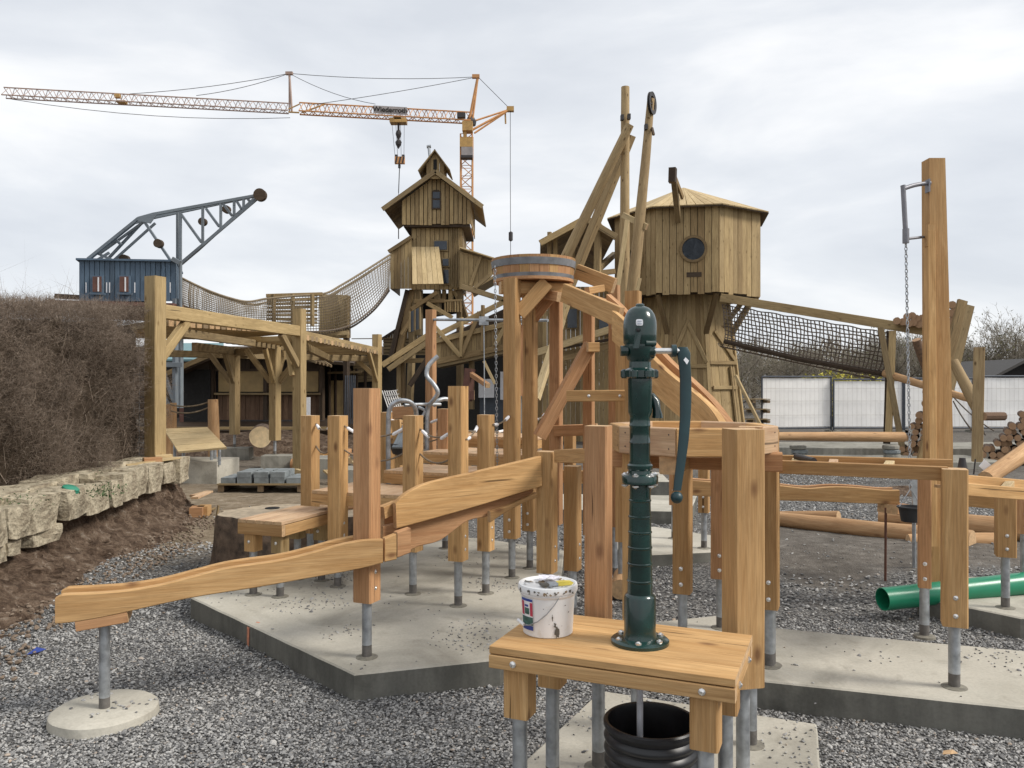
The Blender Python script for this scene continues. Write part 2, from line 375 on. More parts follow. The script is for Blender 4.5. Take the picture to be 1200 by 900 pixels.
def plank4(name, parent, bl, br, tr, tl, th, mat, end=None):
    """one plank: corner points of its visible face; grain from bottom to top"""
    bl, br, tr, tl = map(Vector, (bl, br, tr, tl))
    x = ((tl + tr) / 2 - (bl + br) / 2).normalized(); y = (br - bl); y = (y - x * y.dot(x)).normalized(); z = x.cross(y)
    M = Matrix(((x.x, y.x, z.x, bl.x), (x.y, y.y, z.y, bl.y), (x.z, y.z, z.z, bl.z), (0, 0, 0, 1))); Mi = M.inverted()
    q = [Mi @ p for p in (bl, br, tr, tl)]; mb = MB()
    f = [Vector((p.x, p.y, 0)) for p in q]; bk = [Vector((p.x, p.y, th)) for p in q]
    mb.add(f + bk, [(0, 1, 2, 3), (7, 6, 5, 4), (1, 0, 4, 5), (2, 1, 5, 6), (3, 2, 6, 7), (0, 3, 7, 4)])
    return put(bpy.data.objects.new(name, mb.mesh('plank', [M_[mat]])), parent, M)
def plank_wall(parent, bl, br, tr, tl, n, mat, th=.03, gap=.06, jit=.012, name='plank', top=None, ragged=0):
    """n planks side by side; top(t) may give a height fraction for gables"""
    bl, br, tr, tl = map(Vector, (bl, br, tr, tl)); nrm = (br - bl).cross(tl - bl).normalized()
    for i in range(n):
        t0, t1 = (i + gap / 2) / n, (i + 1 - gap / 2) / n; off = nrm * random.uniform(0, jit)
        b0, b1 = bl.lerp(br, t0), bl.lerp(br, t1); a0, a1 = tl.lerp(tr, t0), tl.lerp(tr, t1)
        if top: a0 = b0.lerp(a0, top(t0)); a1 = b1.lerp(a1, top(t1))
        if ragged: d = Vector((0, 0, -random.uniform(0, ragged))); b0 = b0 + d; b1 = b1 + d
        plank4(name, parent, b0 + off, b1 + off, a1 + off, a0 + off, th, mat)
def quad_thick(name, parent, pts, th, mat):
    pts = [Vector(p) for p in pts]; n = (pts[1] - pts[0]).cross(pts[2] - pts[0]).normalized(); k = len(pts); mb = MB()
    mb.add(pts + [p - n * th for p in pts], [tuple(range(k)), tuple(range(k, 2 * k))[::-1]] + [((i + 1) % k, i, k + i, k + (i + 1) % k) for i in range(k)])
    return loc_build(mb, name, M_[mat] if isinstance(mat, str) else mat, parent)
_foot = {}
def steel_foot(parent, x, y, ztop, zbot, r=.029):
    k = (round(ztop - zbot, 2), r); h = ztop - zbot
    if k not in _foot:
        _foot[k] = MB().lathe([(r * 2.3, -.01), (r * 2.2, .003), (r * 1.3, .007), (r, .009), (r, .075), (r, .076), (r, h)], 16, mats=[2, 2, 2, 1, 0, 0]).mesh('pipe', [M_['galv'], M_['primer'], M_['mortar']], True)
    o = put(bpy.data.objects.new('steel_foot', _foot[k]), parent, Matrix.Translation((x, y, zbot)))
    return o
_bolt = MB().tube([(0, 0, 0), (.006, 0, 0), (.007, 0, 0), (.012, 0, 0)], [.013, .013, .009, .004], 8).mesh('bolt', M_['bolt'], True)
def bolt(parent, p, d):
    d = Vector(d).normalized(); return put(bpy.data.objects.new('bolt', _bolt), parent, frame_of(p, Vector(p) + d, Vector((0, 0, 1)) if abs(d.z) < .9 else Vector((0, 1, 0))))
def post(parent, x, y, ztop, zfoot=0, w_=.12, mat='larch', zwood=.33, bolts=True, ref=None, name='post'):
    p = beam(name, parent, (x, y, zwood), (x, y, ztop), w_, w_, mat, ref or VB)
    steel_foot(p, x, y, zwood + .02, zfoot)
    if bolts:
        for dz in (.06, .155):
            if bolts != 'side': bolt(p, Vector((x, y, zwood + dz)) - (ref or VB) * w_ * .5, -(ref or VB))
            else: bolt(p, Vector((x, y, zwood + dz + .02)) + UB * (w_ * .5 - .006), UB)
    return p
def profile_board(name, parent, pxs_top, pxs_bot, a, b, th=.045, mat='larch', off=0, dz=0):
    """a board sawn to a curved outline, standing in the vertical plane through a-b"""
    a, b = Vector(a), Vector(b); n = Vector((b.y - a.y, -(b.x - a.x), 0)).normalized()
    if n.y > 0: n = -n
    M = frame_of(Vector((a.x, a.y, 0)) - n * off, Vector((b.x, b.y, 0)) - n * off)
    Mi = frame_of(Vector((a.x, a.y, 0)), Vector((b.x, b.y, 0))).inverted()
    top = [Mi @ PL(x, y, a, b) for x, y in pxs_top]; bot = [Mi @ PL(x, y, a, b) for x, y in pxs_bot]
    def smooth(pp):
        if len(pp) < 3: return [(p.x, p.z) for p in pp]
        r = []
        for i in range(len(pp) - 1):
            p0, p1, p2, p3 = pp[max(i - 1, 0)], pp[i], pp[i + 1], pp[min(i + 2, len(pp) - 1)]
            for s in range(4):
                t = s / 4
                r.append(tuple(.5 * ((2 * p1[k]) + (-p0[k] + p2[k]) * t + (2 * p0[k] - 5 * p1[k] + 4 * p2[k] - p3[k]) * t * t + (-p0[k] + 3 * p1[k] - 3 * p2[k] + p3[k]) * t ** 3) for k in (0, 2)))
        r.append((pp[-1].x, pp[-1].z)); return r
    T, B = smooth(top), smooth(bot); c = .005
    poly = B + T[::-1]; mb = MB(); n_ = len(poly)
    cx = sum(p[0] for p in poly) / n_; cz = sum(p[1] for p in poly) / n_
    nT, nB = len(T), len(B)
    # strips between bottom and top outline (resampled) keep faces clean
    m = max(nT, nB)
    def rs(q):
        xs = [p[0] for p in q]; zs = [p[1] for p in q]; return [(float(u), float(np.interp(u, xs, zs))) for u in np.linspace(xs[0], xs[-1], m)]
    T, B = rs(T), rs(B)
    h = th / 2; vs = []
    for (tx, tz), (bx, bz) in zip(T, B):
        vs += [(bx, -h + c, bz), (bx, -h, bz + c), (tx, -h, tz - c), (tx, -h + c, tz), (tx, h - c, tz), (tx, h, tz - c), (bx, h, bz + c), (bx, h - c, bz)]
    fs = []
    for i in range(m - 1):
        for j in range(8): fs.append((i * 8 + j, (i + 1) * 8 + j, (i + 1) * 8 + (j + 1) % 8, i * 8 + (j + 1) % 8))
    mb.add([(x, y, z + dz) for x, y, z in vs], fs); mb.add([], [])
    mb.f += [tuple(range(8)), tuple((m - 1) * 8 + j for j in range(8))[::-1]]; mb.m += [1, 1]
    return mb.build(name, [M_[mat], M_['end']], parent, False, M)
def sag(a, b, d, n=10):
    a, b = Vector(a), Vector(b); return [a.lerp(b, i / n) - Vector((0, 0, d * 4 * (i / n) * (1 - i / n))) for i in range(n + 1)]
def log(name, parent, a, b, r0, r1, mat='log', n=12, wob=.02, end='end'):
    a, b = Vector(a), Vector(b); k = 9; M = frame_of(a, b, Vector((0, 0, 1)) if abs((b - a).normalized().z) < .9 else Vector((0, 1, 0))); L = (b - a).length; mb = MB(); sd_ = random.random() * 50
    vs = []
    for i in range(k + 1):
        t = i / k
        for j in range(n):
            an = 2 * math.pi * j / n; rr = (r0 + (r1 - r0) * t) * (1 + .06 * noise.noise(Vector((t * 5, math.cos(an) * 1.4 + sd_, math.sin(an) * 1.4))))
            o = (noise.noise(Vector((t * 1.5, sd_, 0))) * wob * L, noise.noise(Vector((t * 1.5, 0, sd_))) * wob * L * .5)
            if i in (0, k): rr *= .97
            vs.append((t * L, math.cos(an) * rr + o[0], math.sin(an) * rr + o[1]))
    mb.add(vs, [(i * n + j, i * n + (j + 1) % n, (i + 1) * n + (j + 1) % n, (i + 1) * n + j) for i in range(k) for j in range(n)])
    mb.f += [tuple(range(n))[::-1], tuple(k * n + j for j in range(n))]; mb.m += [1, 1]
    return mb.build(name, [M_[mat], M_[end]], parent, True, M)
def net(name, parent, grid, r, mat, n=3):
    """rope net over a grid[u][v] of points: one real mesh of crossing strands"""
    mb = MB()
    for row in grid: mb.tube(row, r, n, False)
    for v in range(len(grid[0])): mb.tube([row[v] for row in grid], r, n, False)
    o = loc_build(mb, name, M_[mat], parent); o['kind'] = 'stuff'; return o
def curve(pts, n):
    pts = [Vector(p) for p in pts]; out_ = []; m = len(pts) - 1
    for i in range(n + 1):
        s = i / n * m; k = min(int(s), m - 1); t = s - k
        p0, p1, p2, p3 = pts[max(k - 1, 0)], pts[k], pts[k + 1], pts[min(k + 2, m)]
        out_.append(.5 * ((2 * p1) + (p2 - p0) * t + (2 * p0 - 5 * p1 + 4 * p2 - p3) * t * t + (3 * p1 - p0 - 3 * p2 + p3) * t ** 3))
    return out_

# ================================================================== THE SETTING
def axis_pts(lo, hi, fine0, fine1, fs, cs):
    a = list(np.arange(fine0, fine1, fs)); x = fine0
    left = []
    st = fs
    while x > lo: st = min(st * 1.35, cs); x -= st; left.append(x)
    x = fine1; right = [fine1]; st = fs
    while x < hi: st = min(st * 1.35, cs); x += st; right.append(x)
    return left[::-1] + a + right
gx = axis_pts(-900, 900, -6, 12, .18, 120); gy = axis_pts(-60, 1500, 1.5, 21, .18, 140)
def gheight(x, y):
    h = GZ + .022 * noise.noise(Vector((x * .9, y * .9, 0))) + .012 * noise.noise(Vector((x * 3, y * 3, 3)))
    # low spoil ridge of dark soil on the right, shallow dip in front of it
    d = math.exp(-(((x - 3.6) / 2.6) ** 2 + ((y - 8.3) / 1.1) ** 2)); h += .10 * d
    d = math.exp(-(((x - 4.6) / 1.6) ** 2 + ((y - 6.9) / .8) ** 2)); h += .06 * d
    if y > 24: h += min((y - 24) * .004, .12)
    if y < 2 or abs(x) > 40 or y > 60: h = GZ if y < 2 else h * .3 + GZ * .7
    return h
mb = MB(); nx, ny = len(gx), len(gy)
mb.add([(x, y, gheight(x, y)) for y in gy for x in gx], [(j * nx + i, j * nx + i + 1, (j + 1) * nx + i + 1, (j + 1) * nx + i) for j in range(ny - 1) for i in range(nx - 1)])
ground = tag(mb.build('ground', M_['ground'], None, True), kind='structure')

def slab(name, poly, z0, z1, label=None, old=False):
    """concrete slab with rounded arris; poly counter-clockwise seen from above"""
    n = len(poly); mb = MB(); c = .012
    cx = sum(p[0] for p in poly) / n; cy = sum(p[1] for p in poly) / n
    # subdivide edges so the arris can be uneven
    q = []
    for i in range(n):
        a, b = Vector(poly[i]), Vector(poly[(i + 1) % n]); k = max(1, int((b - a).length / .12))
        for j in range(k):
            p = a.lerp(b, j / k); q.append((p, j == 0))
    m = len(q); C = Vector((cx, cy))
    top, ar, bot = [], [], []
    for p, corner in q:
        d = (C - p).normalized(); u = 0 if corner else .006 * noise.noise(Vector((p.x * 6, p.y * 6, z1)))
        top.append((p.x + d.x * (c + u), p.y + d.y * (c + u), z1)); ar.append((p.x + d.x * u, p.y + d.y * u, z1 - c * .7)); bot.append((p.x, p.y, z0))
    mb.add(top + ar + bot, [])
    mb.f.append(tuple(range(m))); mb.m.append(0)
    for i in range(m):
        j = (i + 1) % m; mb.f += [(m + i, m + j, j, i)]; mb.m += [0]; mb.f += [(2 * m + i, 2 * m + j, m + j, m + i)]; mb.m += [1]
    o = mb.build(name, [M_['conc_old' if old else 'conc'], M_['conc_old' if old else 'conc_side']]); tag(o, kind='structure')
    return o
S_MAIN = [(-2.41, 6.08), (-.87, 4.47), (-.07, 4.72), (.20, 4.95), (.36, 6.1), (.5, 7.8), (-.3, 8.4), (-1.2, 8.75), (-2.5, 8.2)]
S_NEAR = [(-.42, 2.75), (1.0, 2.5), (1.525, 4.06), (.49, 4.5)]
S_RIGHT = [(.72, 4.66), (1.336, 4.38), (2.53, 4.0), (4.2, 3.45), (4.9, 4.3), (3.07, 4.86), (1.72, 5.32), (1.45, 5.62), (.95, 5.45)]
S_FAR = [(3.05, 6.1), (3.48, 5.55), (6.4, 5.2), (6.6, 6.6), (3.5, 6.75)]
S_MID = [(.85, 8.1), (1.25, 7.6), (1.95, 7.75), (2.2, 8.5), (1.6, 9.1), (.9, 8.9)]
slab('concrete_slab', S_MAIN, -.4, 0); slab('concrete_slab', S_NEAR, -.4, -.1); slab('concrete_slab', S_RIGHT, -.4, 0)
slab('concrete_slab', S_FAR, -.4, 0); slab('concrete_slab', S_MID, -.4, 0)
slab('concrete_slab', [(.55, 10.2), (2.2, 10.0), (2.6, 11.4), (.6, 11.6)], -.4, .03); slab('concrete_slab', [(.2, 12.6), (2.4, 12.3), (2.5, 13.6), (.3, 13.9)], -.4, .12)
# terraces of grey concrete at the far right
slab('concrete_terrace', [(6.6, 16.6), (10.2, 16.6), (10.2, 18.3), (6.6, 18.3)], -.4, .0, old=True)
slab('concrete_terrace', [(6.0, 19.6), (16, 19.0), (16, 21.5), (6.0, 21.5)], -.4, .06, old=True)
slab('concrete_terrace', [(9.6, 13.2), (15, 13.0), (15, 14.4), (9.8, 14.4)], -.4, .02, old=True)

def inside(p, poly, grow=0):
    x, y = p; c = False; n = len(poly)
    for i in range(n):
        (x1, y1), (x2, y2) = poly[i], poly[(i + 1) % n]
        if (y1 > y) != (y2 > y) and x < (x2 - x1) * (y - y1) / (y2 - y1) + x1: c = not c
    return c
def scatter(name, X0, X1, Y0, Y1, step, hfun, dens, size, mat='gstone', seed=1, flat=.62):
    """loose stones laid one by one over an area (geometry nodes)"""
    xs = np.arange(X0, X1, step); ys = np.arange(Y0, Y1, step); nx, ny = len(xs), len(ys)
    vs = [(x, y, hfun(x, y)) for y in ys for x in xs]
    fs = [(j * nx + i, j * nx + i + 1, (j + 1) * nx + i + 1, (j + 1) * nx + i) for j in range(ny - 1) for i in range(nx - 1)]
    dv = [dens(v[0], v[1]) for v in vs]; fs = [f for f in fs if sum(dv[k] for k in f) > 0]
    me = bpy.data.meshes.new(name); me.from_pydata(vs, [], fs); at = me.attributes.new('dens', 'FLOAT', 'POINT'); at.data.foreach_set('value', dv)
    o = put(bpy.data.objects.new(name, me)); o['kind'] = 'stuff'
    g = bpy.data.node_groups.new(name, 'GeometryNodeTree')
    g.interface.new_socket('Geometry', in_out='INPUT', socket_type='NodeSocketGeometry'); g.interface.new_socket('Geometry', in_out='OUTPUT', socket_type='NodeSocketGeometry')
    gi = g.nodes.new('NodeGroupInput'); go = g.nodes.new('NodeGroupOutput')
    d = g.nodes.new('GeometryNodeDistributePointsOnFaces'); na = g.nodes.new('GeometryNodeInputNamedAttribute'); na.data_type = 'FLOAT'; na.inputs['Name'].default_value = 'dens'
    g.links.new(gi.outputs[0], d.inputs['Mesh']); g.links.new(na.outputs[0], d.inputs['Density']); d.inputs['Seed'].default_value = seed
    ic = g.nodes.new('GeometryNodeMeshIcoSphere'); ic.inputs['Radius'].default_value = 1; ic.inputs['Subdivisions'].default_value = 1
    sp = g.nodes.new('GeometryNodeSetPosition'); rv0 = g.nodes.new('FunctionNodeRandomValue'); rv0.data_type = 'FLOAT_VECTOR'
    rv0.inputs[0].default_value = (-.28,) * 3; rv0.inputs[1].default_value = (.28,) * 3; g.links.new(ic.outputs['Mesh'], sp.inputs['Geometry']); g.links.new(rv0.outputs[0], sp.inputs['Offset'])
    sm = g.nodes.new('GeometryNodeSetMaterial'); sm.inputs['Material'].default_value = M_[mat]; g.links.new(sp.outputs[0], sm.inputs[0])
    io = g.nodes.new('GeometryNodeInstanceOnPoints'); g.links.new(d.outputs['Points'], io.inputs['Points']); g.links.new(sm.outputs[0], io.inputs['Instance'])
    r1 = g.nodes.new('FunctionNodeRandomValue'); r1.data_type = 'FLOAT_VECTOR'; r1.inputs[0].default_value = (-.5, -.5, 0); r1.inputs[1].default_value = (.5, .5, 6.28)
    r2 = g.nodes.new('FunctionNodeRandomValue'); r2.data_type = 'FLOAT_VECTOR'; r2.inputs[0].default_value = (size * .55, size * .45, size * flat * .5); r2.inputs[1].default_value = (size * 1.35, size, size * flat)
    r2.inputs['Seed'].default_value = 5
    g.links.new(r1.outputs[0], io.inputs['Rotation']); g.links.new(r2.outputs[0], io.inputs['Scale']); g.links.new(io.outputs[0], go.inputs[0])
    o.modifiers.new('scatter', 'NODES').node_group = g; return o
def dens_near(x, y):
    if abs(x) > y * .66 + .5: return 0
    for s in (S_MAIN, S_NEAR, S_RIGHT, S_FAR, S_MID):
        if inside((x, y), s): return 0
    if x > 1.6 and y > 6.5 + .5 * noise.noise(Vector((x, y, 2))): return 40
    if y < 4.6: return 5600
    return 3500 if y < 6 else 1700 * max(0, 1 - max(0, (noise.noise(Vector((x * .7, y * .7, 9))) * 2.2 + (y - 6.6) * .7)))
scatter('gravel', -5.2, 5.6, 2.2, 8.4, .1, lambda x, y: gheight(x, y) + .004, dens_near, .0086)
scatter('gravel', -5.2, 5.6, 2.2, 8.0, .1, lambda x, y: gheight(x, y) + .006, lambda x, y: 260 * max(0, noise.noise(Vector((x * 1.1, y * 1.1, 3))) + .35) if dens_near(x, y) > 200 else 0, .017, seed=21)
def dens_mid(x, y):
    if abs(x) > y * .66 + .5 or (x < -1 and y > 11.5): return 0
    for s in (S_MAIN, S_MID, S_FAR):
        if inside((x, y), s): return 0
    n = noise.noise(Vector((x * .5, y * .5, 4))) ; 
    if x < -1: return (520 if n > -.05 else 60) if y < 9 else 10
    if 7.0 < y + n < 9.4 and x > 1.6: return 10
    return (330 if n > .02 else 30) if y > 8.8 else 300
scatter('gravel', -5, 9, 6.2, 15.8, .2, lambda x, y: gheight(x, y) + .006, dens_mid, .017, seed=3)
def dens_slab(x, y):
    for s in (S_MAIN, S_NEAR, S_RIGHT):
        if inside((x, y), [(a * .97 + .03 * sum(p[0] for p in s) / len(s), b * .97 + .03 * sum(p[1] for p in s) / len(s)) for a, b in s]):
            c = noise.noise(Vector((x * 1.8, y * 1.8, 2))); base = 7
            if s is S_MAIN and x < -1.2 and y > 5.9: base = 60
            if s is S_NEAR: base = 60
            return base + (420 if c > .30 else 0) + (40 if c > .1 else 0)
    return 0
scatter('loose_grit', -2.6, 4.6, 2.6, 8.6, .08, lambda x, y: -.096 if inside((x, y), S_NEAR) else .003, dens_slab, .007, seed=8)
scatter('loose_grit', -2.6, 4.6, 2.6, 8.6, .08, lambda x, y: -.096 if inside((x, y), S_NEAR) else .003, lambda x, y: dens_slab(x, y) * .12, .015, seed=9, flat=.4)

# raised bed behind the stone wall, and the cut clay bank below it
WALL = [(-3.72, 4.2), (-3.98, 5.4), (-4.12, 6.6), (-4.18, 7.8), (-4.3, 9.2), (-4.42, 10.75)]
def wall_x(y):
    return float(np.interp(y, [p[1] for p in WALL], [p[0] for p in WALL]))
ZW = .5
path = curve([(wall_x(y), y, 0) for y in (3.0, 4.2, 5.4, 6.6, 7.8, 9.2, 10.4)] + [(-4.46, 10.95, 0), (-4.75, 11.4, 0), (-5.6, 11.62, 0), (-7.5, 11.7, 0), (-10.5, 11.7, 0)], 210)
mb = MB(); us = np.linspace(0, 1, 26); vs = []; cum = 0
for i, p in enumerate(path):
    t = path[min(i + 1, len(path) - 1)] - path[max(i - 1, 0)]; nrm = Vector((t.y, -t.x, 0)).normalized(); cum += .05
    wdt = .50 + .13 * math.sin(p.y * 1.9 + p.x) + .10 * noise.noise(Vector((p.x * 1.2, p.y * 1.2, 7)))
    for u in us:
        # a nearly vertical cut at the top, slumping out to a loose toe
        z = .40 - .60 * (u ** .62); out_ = -.12 + wdt * (u ** 1.9) + .10 * u
        q = p + nrm * out_; e = min(1, u * 6) * (1 if u < .93 else .35)
        n1_ = noise.noise(Vector((q.x * 2.2, q.y * 2.2, z * 2.5))); n2_ = noise.noise(Vector((q.x * 7, q.y * 7, z * 3))); n3_ = noise.noise(Vector((q.x * 21, q.y * 21, z * 17)))
        n4_ = abs(noise.noise(Vector((q.x * 4, q.y * 13, z * 1.2)))); d = (.085 * n1_ + .07 * abs(n2_) + .035 * n3_ - .05 * n4_) * e
        vs.append((q.x + nrm.x * d, q.y + nrm.y * d, z + (.035 * n2_ + .018 * n3_) * e))
nu = len(us); mb.add(vs, [(j * nu + i, j * nu + i + 1, (j + 1) * nu + i + 1, (j + 1) * nu + i) for j in range(len(path) - 1) for i in range(nu - 1)])
tag(mb.build('dirt_bank', M_['dirt'], None, False), kind='structure')
def bank_clods(x, y): 
    d = x - wall_x(y); return 160 * (1 + 1.5 * noise.noise(Vector((x * 3, y * 3, 0)))) if .25 < d < .85 else 0
M_['clod'] = simple('clay_clod', (.2, .15, .11), .95, 0, .5, 20)
scatter('clods', -4.6, -2.7, 3.2, 11, .1, lambda x, y: max(GZ + .01, GZ + .02 + .16 * max(0, .5 - (x - wall_x(y)))), bank_clods, .02, 'clod', seed=31, flat=.8)
mb = MB(); vs = []; ys = np.arange(2.5, 11.6, .25); us = np.linspace(0, 1, 14)
for y in ys:
    for u in us:
        x = wall_x(y) - .25 - u * 6; vs.append((x, y, .42 + .06 * noise.noise(Vector((x * 2, y * 2, 0)))))
mb.add(vs, [(j * 14 + i, (j + 1) * 14 + i, (j + 1) * 14 + i + 1, j * 14 + i + 1) for j in range(len(ys) - 1) for i in range(13)])
e0 = len(mb.v); mb.add([(wall_x(11.3) - .3, 11.5, .42), (-10.6, 11.5, .42), (-10.6, 11.55, -.3), (wall_x(11.3) - .3, 11.55, -.3)], [(0, 1, 2, 3)])
tag(mb.build('planting_bed', M_['dirt'], None, True), kind='structure')

# ------------------------------------------------------------------ stone wall
wall = thing('stone_wall', 'low wall of rough pale sandstone blocks in front of the bare hedge', 'stone wall', (-4.2, 7.5, .2))
def rock(name, parent, c, sz, yaw, seed, mat='rock', sub=3, rough=.10):
    mb = MB(); n = 9
    import bmesh
    bm = bmesh.new(); bmesh.ops.create_cube(bm, size=1); bmesh.ops.subdivide_edges(bm, edges=bm.edges[:], cuts=sub, use_grid_fill=True)
    for v in bm.verts:
        p = v.co.copy(); q = p.normalized() * .62; p = p.lerp(q, .085)
        s = Vector((p.x * sz[0], p.y * sz[1], p.z * sz[2]))
        d = noise.noise_vector(s * 2.6 + Vector((seed, 0, 0))) * rough + noise.noise_vector(s * 9 + Vector((seed, 3, 0))) * rough * .3
        v.co = s + d
    me = bpy.data.meshes.new('rock'); bm.to_mesh(me); bm.free(); me.materials.append(M_[mat])
    return put(bpy.data.objects.new(name, me), parent, Matrix.Translation(c) @ Matrix.Rotation(yaw, 4, 'Z') @ Matrix.Rotation(random.uniform(-.05, .05), 4, 'X'))
y = 3.9; k = 0
rs_ = random.Random(5)
while y < 10.55:
    L = rs_.uniform(.28, .58); hh = rs_.uniform(.26, .34); yc = y + L / 2; x = wall_x(yc); yaw = math.atan2(wall_x(yc + .3) - wall_x(yc - .3), .6)
    rock('stone', wall, (x - .17 + rs_.uniform(-.03, .03), yc, .61 - hh / 2 + rs_.uniform(-.02, .02)), (.46, L * .965, hh), -yaw + rs_.uniform(-.05, .05), k * 7.3, sub=5, rough=.04); y += L * 1.015; k += 1
y = 4.0
while y < 7.6:   # a lower broken course under the near half
    L = rs_.uniform(.2, .45); yc = y + L / 2; rock('stone', wall, (wall_x(yc) - .12 + rs_.uniform(-.03, .03), yc, .25 + rs_.uniform(-.04, .03)), (.3, L, rs_.uniform(.14, .2)), rs_.uniform(-.2, .2), 200 + k * 3, sub=3, rough=.05); y += L * (1.05 if y < 6.5 else 2.0); k += 1
for i in range(12):
    yy = 4.3 + i * .55; rock('stone', wall, (wall_x(yy) - .40 + rs_.uniform(-.05, .05), yy, .60), (.38, rs_.uniform(.3, .55), .10), rs_.uniform(-.2, .2), 60 + i * 3, sub=3, rough=.04)
# small things lying on the wall
for j, (px, py, Y, lab, m) in enumerate(((168, 538, 10.0, 'dark cut timber block lying on the far end of the stone wall', 'larch_red'), (181, 535, 10.4, 'pale timber offcut beside the big pergola post on the stone wall', 'plank_light'))):
    p = P(px, py + 8, Y); p.z = .64
    t = beam('timber_offcut', None, p, p + Vector((.17, .12, 0)), .12, .10, m); tag(t, lab, 'offcut')
b = beam('board_offcut', None, (-4.62, 9.6, .635), (-4.35, 10.5, .645), .16, .02, 'plank_light'); tag(b, 'thin pale board lying flat along the stone wall top', 'board')
p = P(82, 576, 7.6)
mb = MB().lathe([(0, .045), (.05, .045), (.075, .03), (.08, 0), (.075, .0), (.045, .035), (0, .038)], 14)
tag(mb.build('plastic_disc', simple('green_plastic', (.03, .22, .14), .4), None, True, Matrix.Translation((p.x, p.y, .60)) @ Matrix.Rotation(.35, 4, 'Y')), 'small green plastic disc lying on the stone wall', 'plastic disc')

# ------------------------------------------------------------------ twigs, hedge, trees
def twigs(P0, D, L, r, curl=.35, fork=True):
    """numpy build of many thin tapering twigs: (verts, tris-as-quads)"""
    n = len(P0); D = D / np.linalg.norm(D, axis=1, keepdims=True)
    rv = rng.normal(size=(n, 3)); A = np.cross(D, rv); A /= np.linalg.norm(A, axis=1, keepdims=True); B = np.cross(D, A)
    mid = P0 + D * L[:, None] * .5 + A * (L * curl * rng.normal(size=n) * .3)[:, None]
    tip = P0 + D * L[:, None] + B * (L * curl * rng.normal(size=n) * .6)[:, None]
    vs = []
    for j in range(3):
        a = 2 * math.pi * j / 3; o = A * math.cos(a) + B * math.sin(a); vs.append(P0 + o * r[:, None])
    for j in range(3):
        a = 2 * math.pi * j / 3; o = A * math.cos(a) + B * math.sin(a); vs.append(mid + o * (r * .75)[:, None])
    vs.append(tip)
    V = np.stack(vs, 1).reshape(-1, 3); base = (np.arange(n) * 7)[:, None]
    T = []
    for j in range(3):
        k = (j + 1) % 3; T += [[j, k, 3 + k], [j, 3 + k, 3 + j], [3 + j, 3 + k, 6]]
    T = np.array(T); Fc = (base[:, :, None] + T[None]).reshape(-1, 3)
    return V, Fc, mid, tip
def np_mesh(name, parts, mats, mi=None):
    V = np.concatenate([p[0] for p in parts]); off = 0; Fs = []; MI = []
    for i, p in enumerate(parts): Fs.append(p[1] + off); off += len(p[0]); MI += [p[2] if len(p) > 2 else 0] * len(p[1])
    Fc = np.concatenate(Fs); me = bpy.data.meshes.new(name)
    me.vertices.add(len(V)); me.vertices.foreach_set('co', V.astype(np.float32).ravel())
    me.loops.add(len(Fc) * 3); me.loops.foreach_set('vertex_index', Fc.astype(np.int32).ravel())
    me.polygons.add(len(Fc)); me.polygons.foreach_set('loop_start', np.arange(0, len(Fc) * 3, 3, dtype=np.int32)); me.polygons.foreach_set('loop_total', np.full(len(Fc), 3, dtype=np.int32))
    for m in mats: me.materials.append(m)
    me.polygons.foreach_set('material_index', np.array(MI, dtype=np.int32)); me.update(calc_edges=True); me.validate(); return me
def leaf_tris(C, s):
    n = len(C); d = rng.normal(size=(n, 3, 3)); d /= np.linalg.norm(d, axis=2, keepdims=True)
    V = (C[:, None, :] + d * s[:, None, None]).reshape(-1, 3); return V, np.arange(n * 3).reshape(-1, 3)
# hedge: X from the wall back to -6.3, Y 3.6..10.2
hedge = thing('hedge', 'tall bare brown clipped hedge behind the stone wall', 'hedge', (-5.4, 7, .42))
def hx(y): return np.interp(y, [3.5, 7, 10.2, 10.9], [-4.35, -4.70, -4.68, -4.80])
def htop(y): return np.interp(y, [3.5, 6, 7.5, 8.5, 10.2, 10.9], [2.18, 2.32, 2.40, 2.43, 2.55, 2.58])
n = 95000; y_ = rng.uniform(4.6, 10.85, n); face = rng.random(n)
z_ = .42 + (htop(y_) - .42) * rng.random(n) ** .85
dep = rng.random(n) ** 1.5 * .42; bul = .10 * np.sin(y_ * 2.1 + z_ * 3) + .07 * np.sin(y_ * 5.3 - z_ * 4.1)
x_ = hx(y_) - dep + bul - .12 * (z_ > 2.2)
top = face < .3; z_[top] = (htop(y_) - .25 * rng.random(n) ** 2)[top] + .05 * np.sin(y_[top] * 7); x_[top] = hx(y_[top]) - rng.random(top.sum()) * 1.5
keep = np.array([noise.noise(Vector((b * 1.9, c * 2.1, 1))) + .6 * noise.noise(Vector((b * 6, c * 6, 4))) for b, c in zip(y_, z_)]); x_ = x_ + keep * .2; x_[(keep < -.22) & (rng.random(n) < .75) & ~top] -= .35
P0 = np.stack([x_, y_, z_], 1); D = rng.normal(size=(n, 3)) * [.8, .95, .75] + [.25, 0, .22]; D[top] += [0, 0, .9]
L = rng.uniform(.03, .15, n); L[rng.random(n) < .1] *= 2.2; L[top] = rng.uniform(.03, .16, top.sum()); r = rng.uniform(.0008, .0022, n)
long = rng.random(n) < .006; L[long & top] = rng.uniform(.35, .6, (long & top).sum())
# end face towards the pergola post
m_ = 5000; Pe = np.stack([rng.uniform(-6.2, -4.8, m_), 10.8 + rng.random(m_) * .12, rng.uniform(.45, 2.6, m_)], 1); De = rng.normal(size=(m_, 3)) + [0, .4, .4]
V1 = twigs(P0, D, L, r, .8); V2 = twigs(Pe, De, rng.uniform(.05, .18, m_), rng.uniform(.001, .0024, m_), .8)
o = put(bpy.data.objects.new('twigs', np_mesh('twigs', [V1[:2], V2[:2]], [M_['twig']])), hedge); o['kind'] = 'stuff'
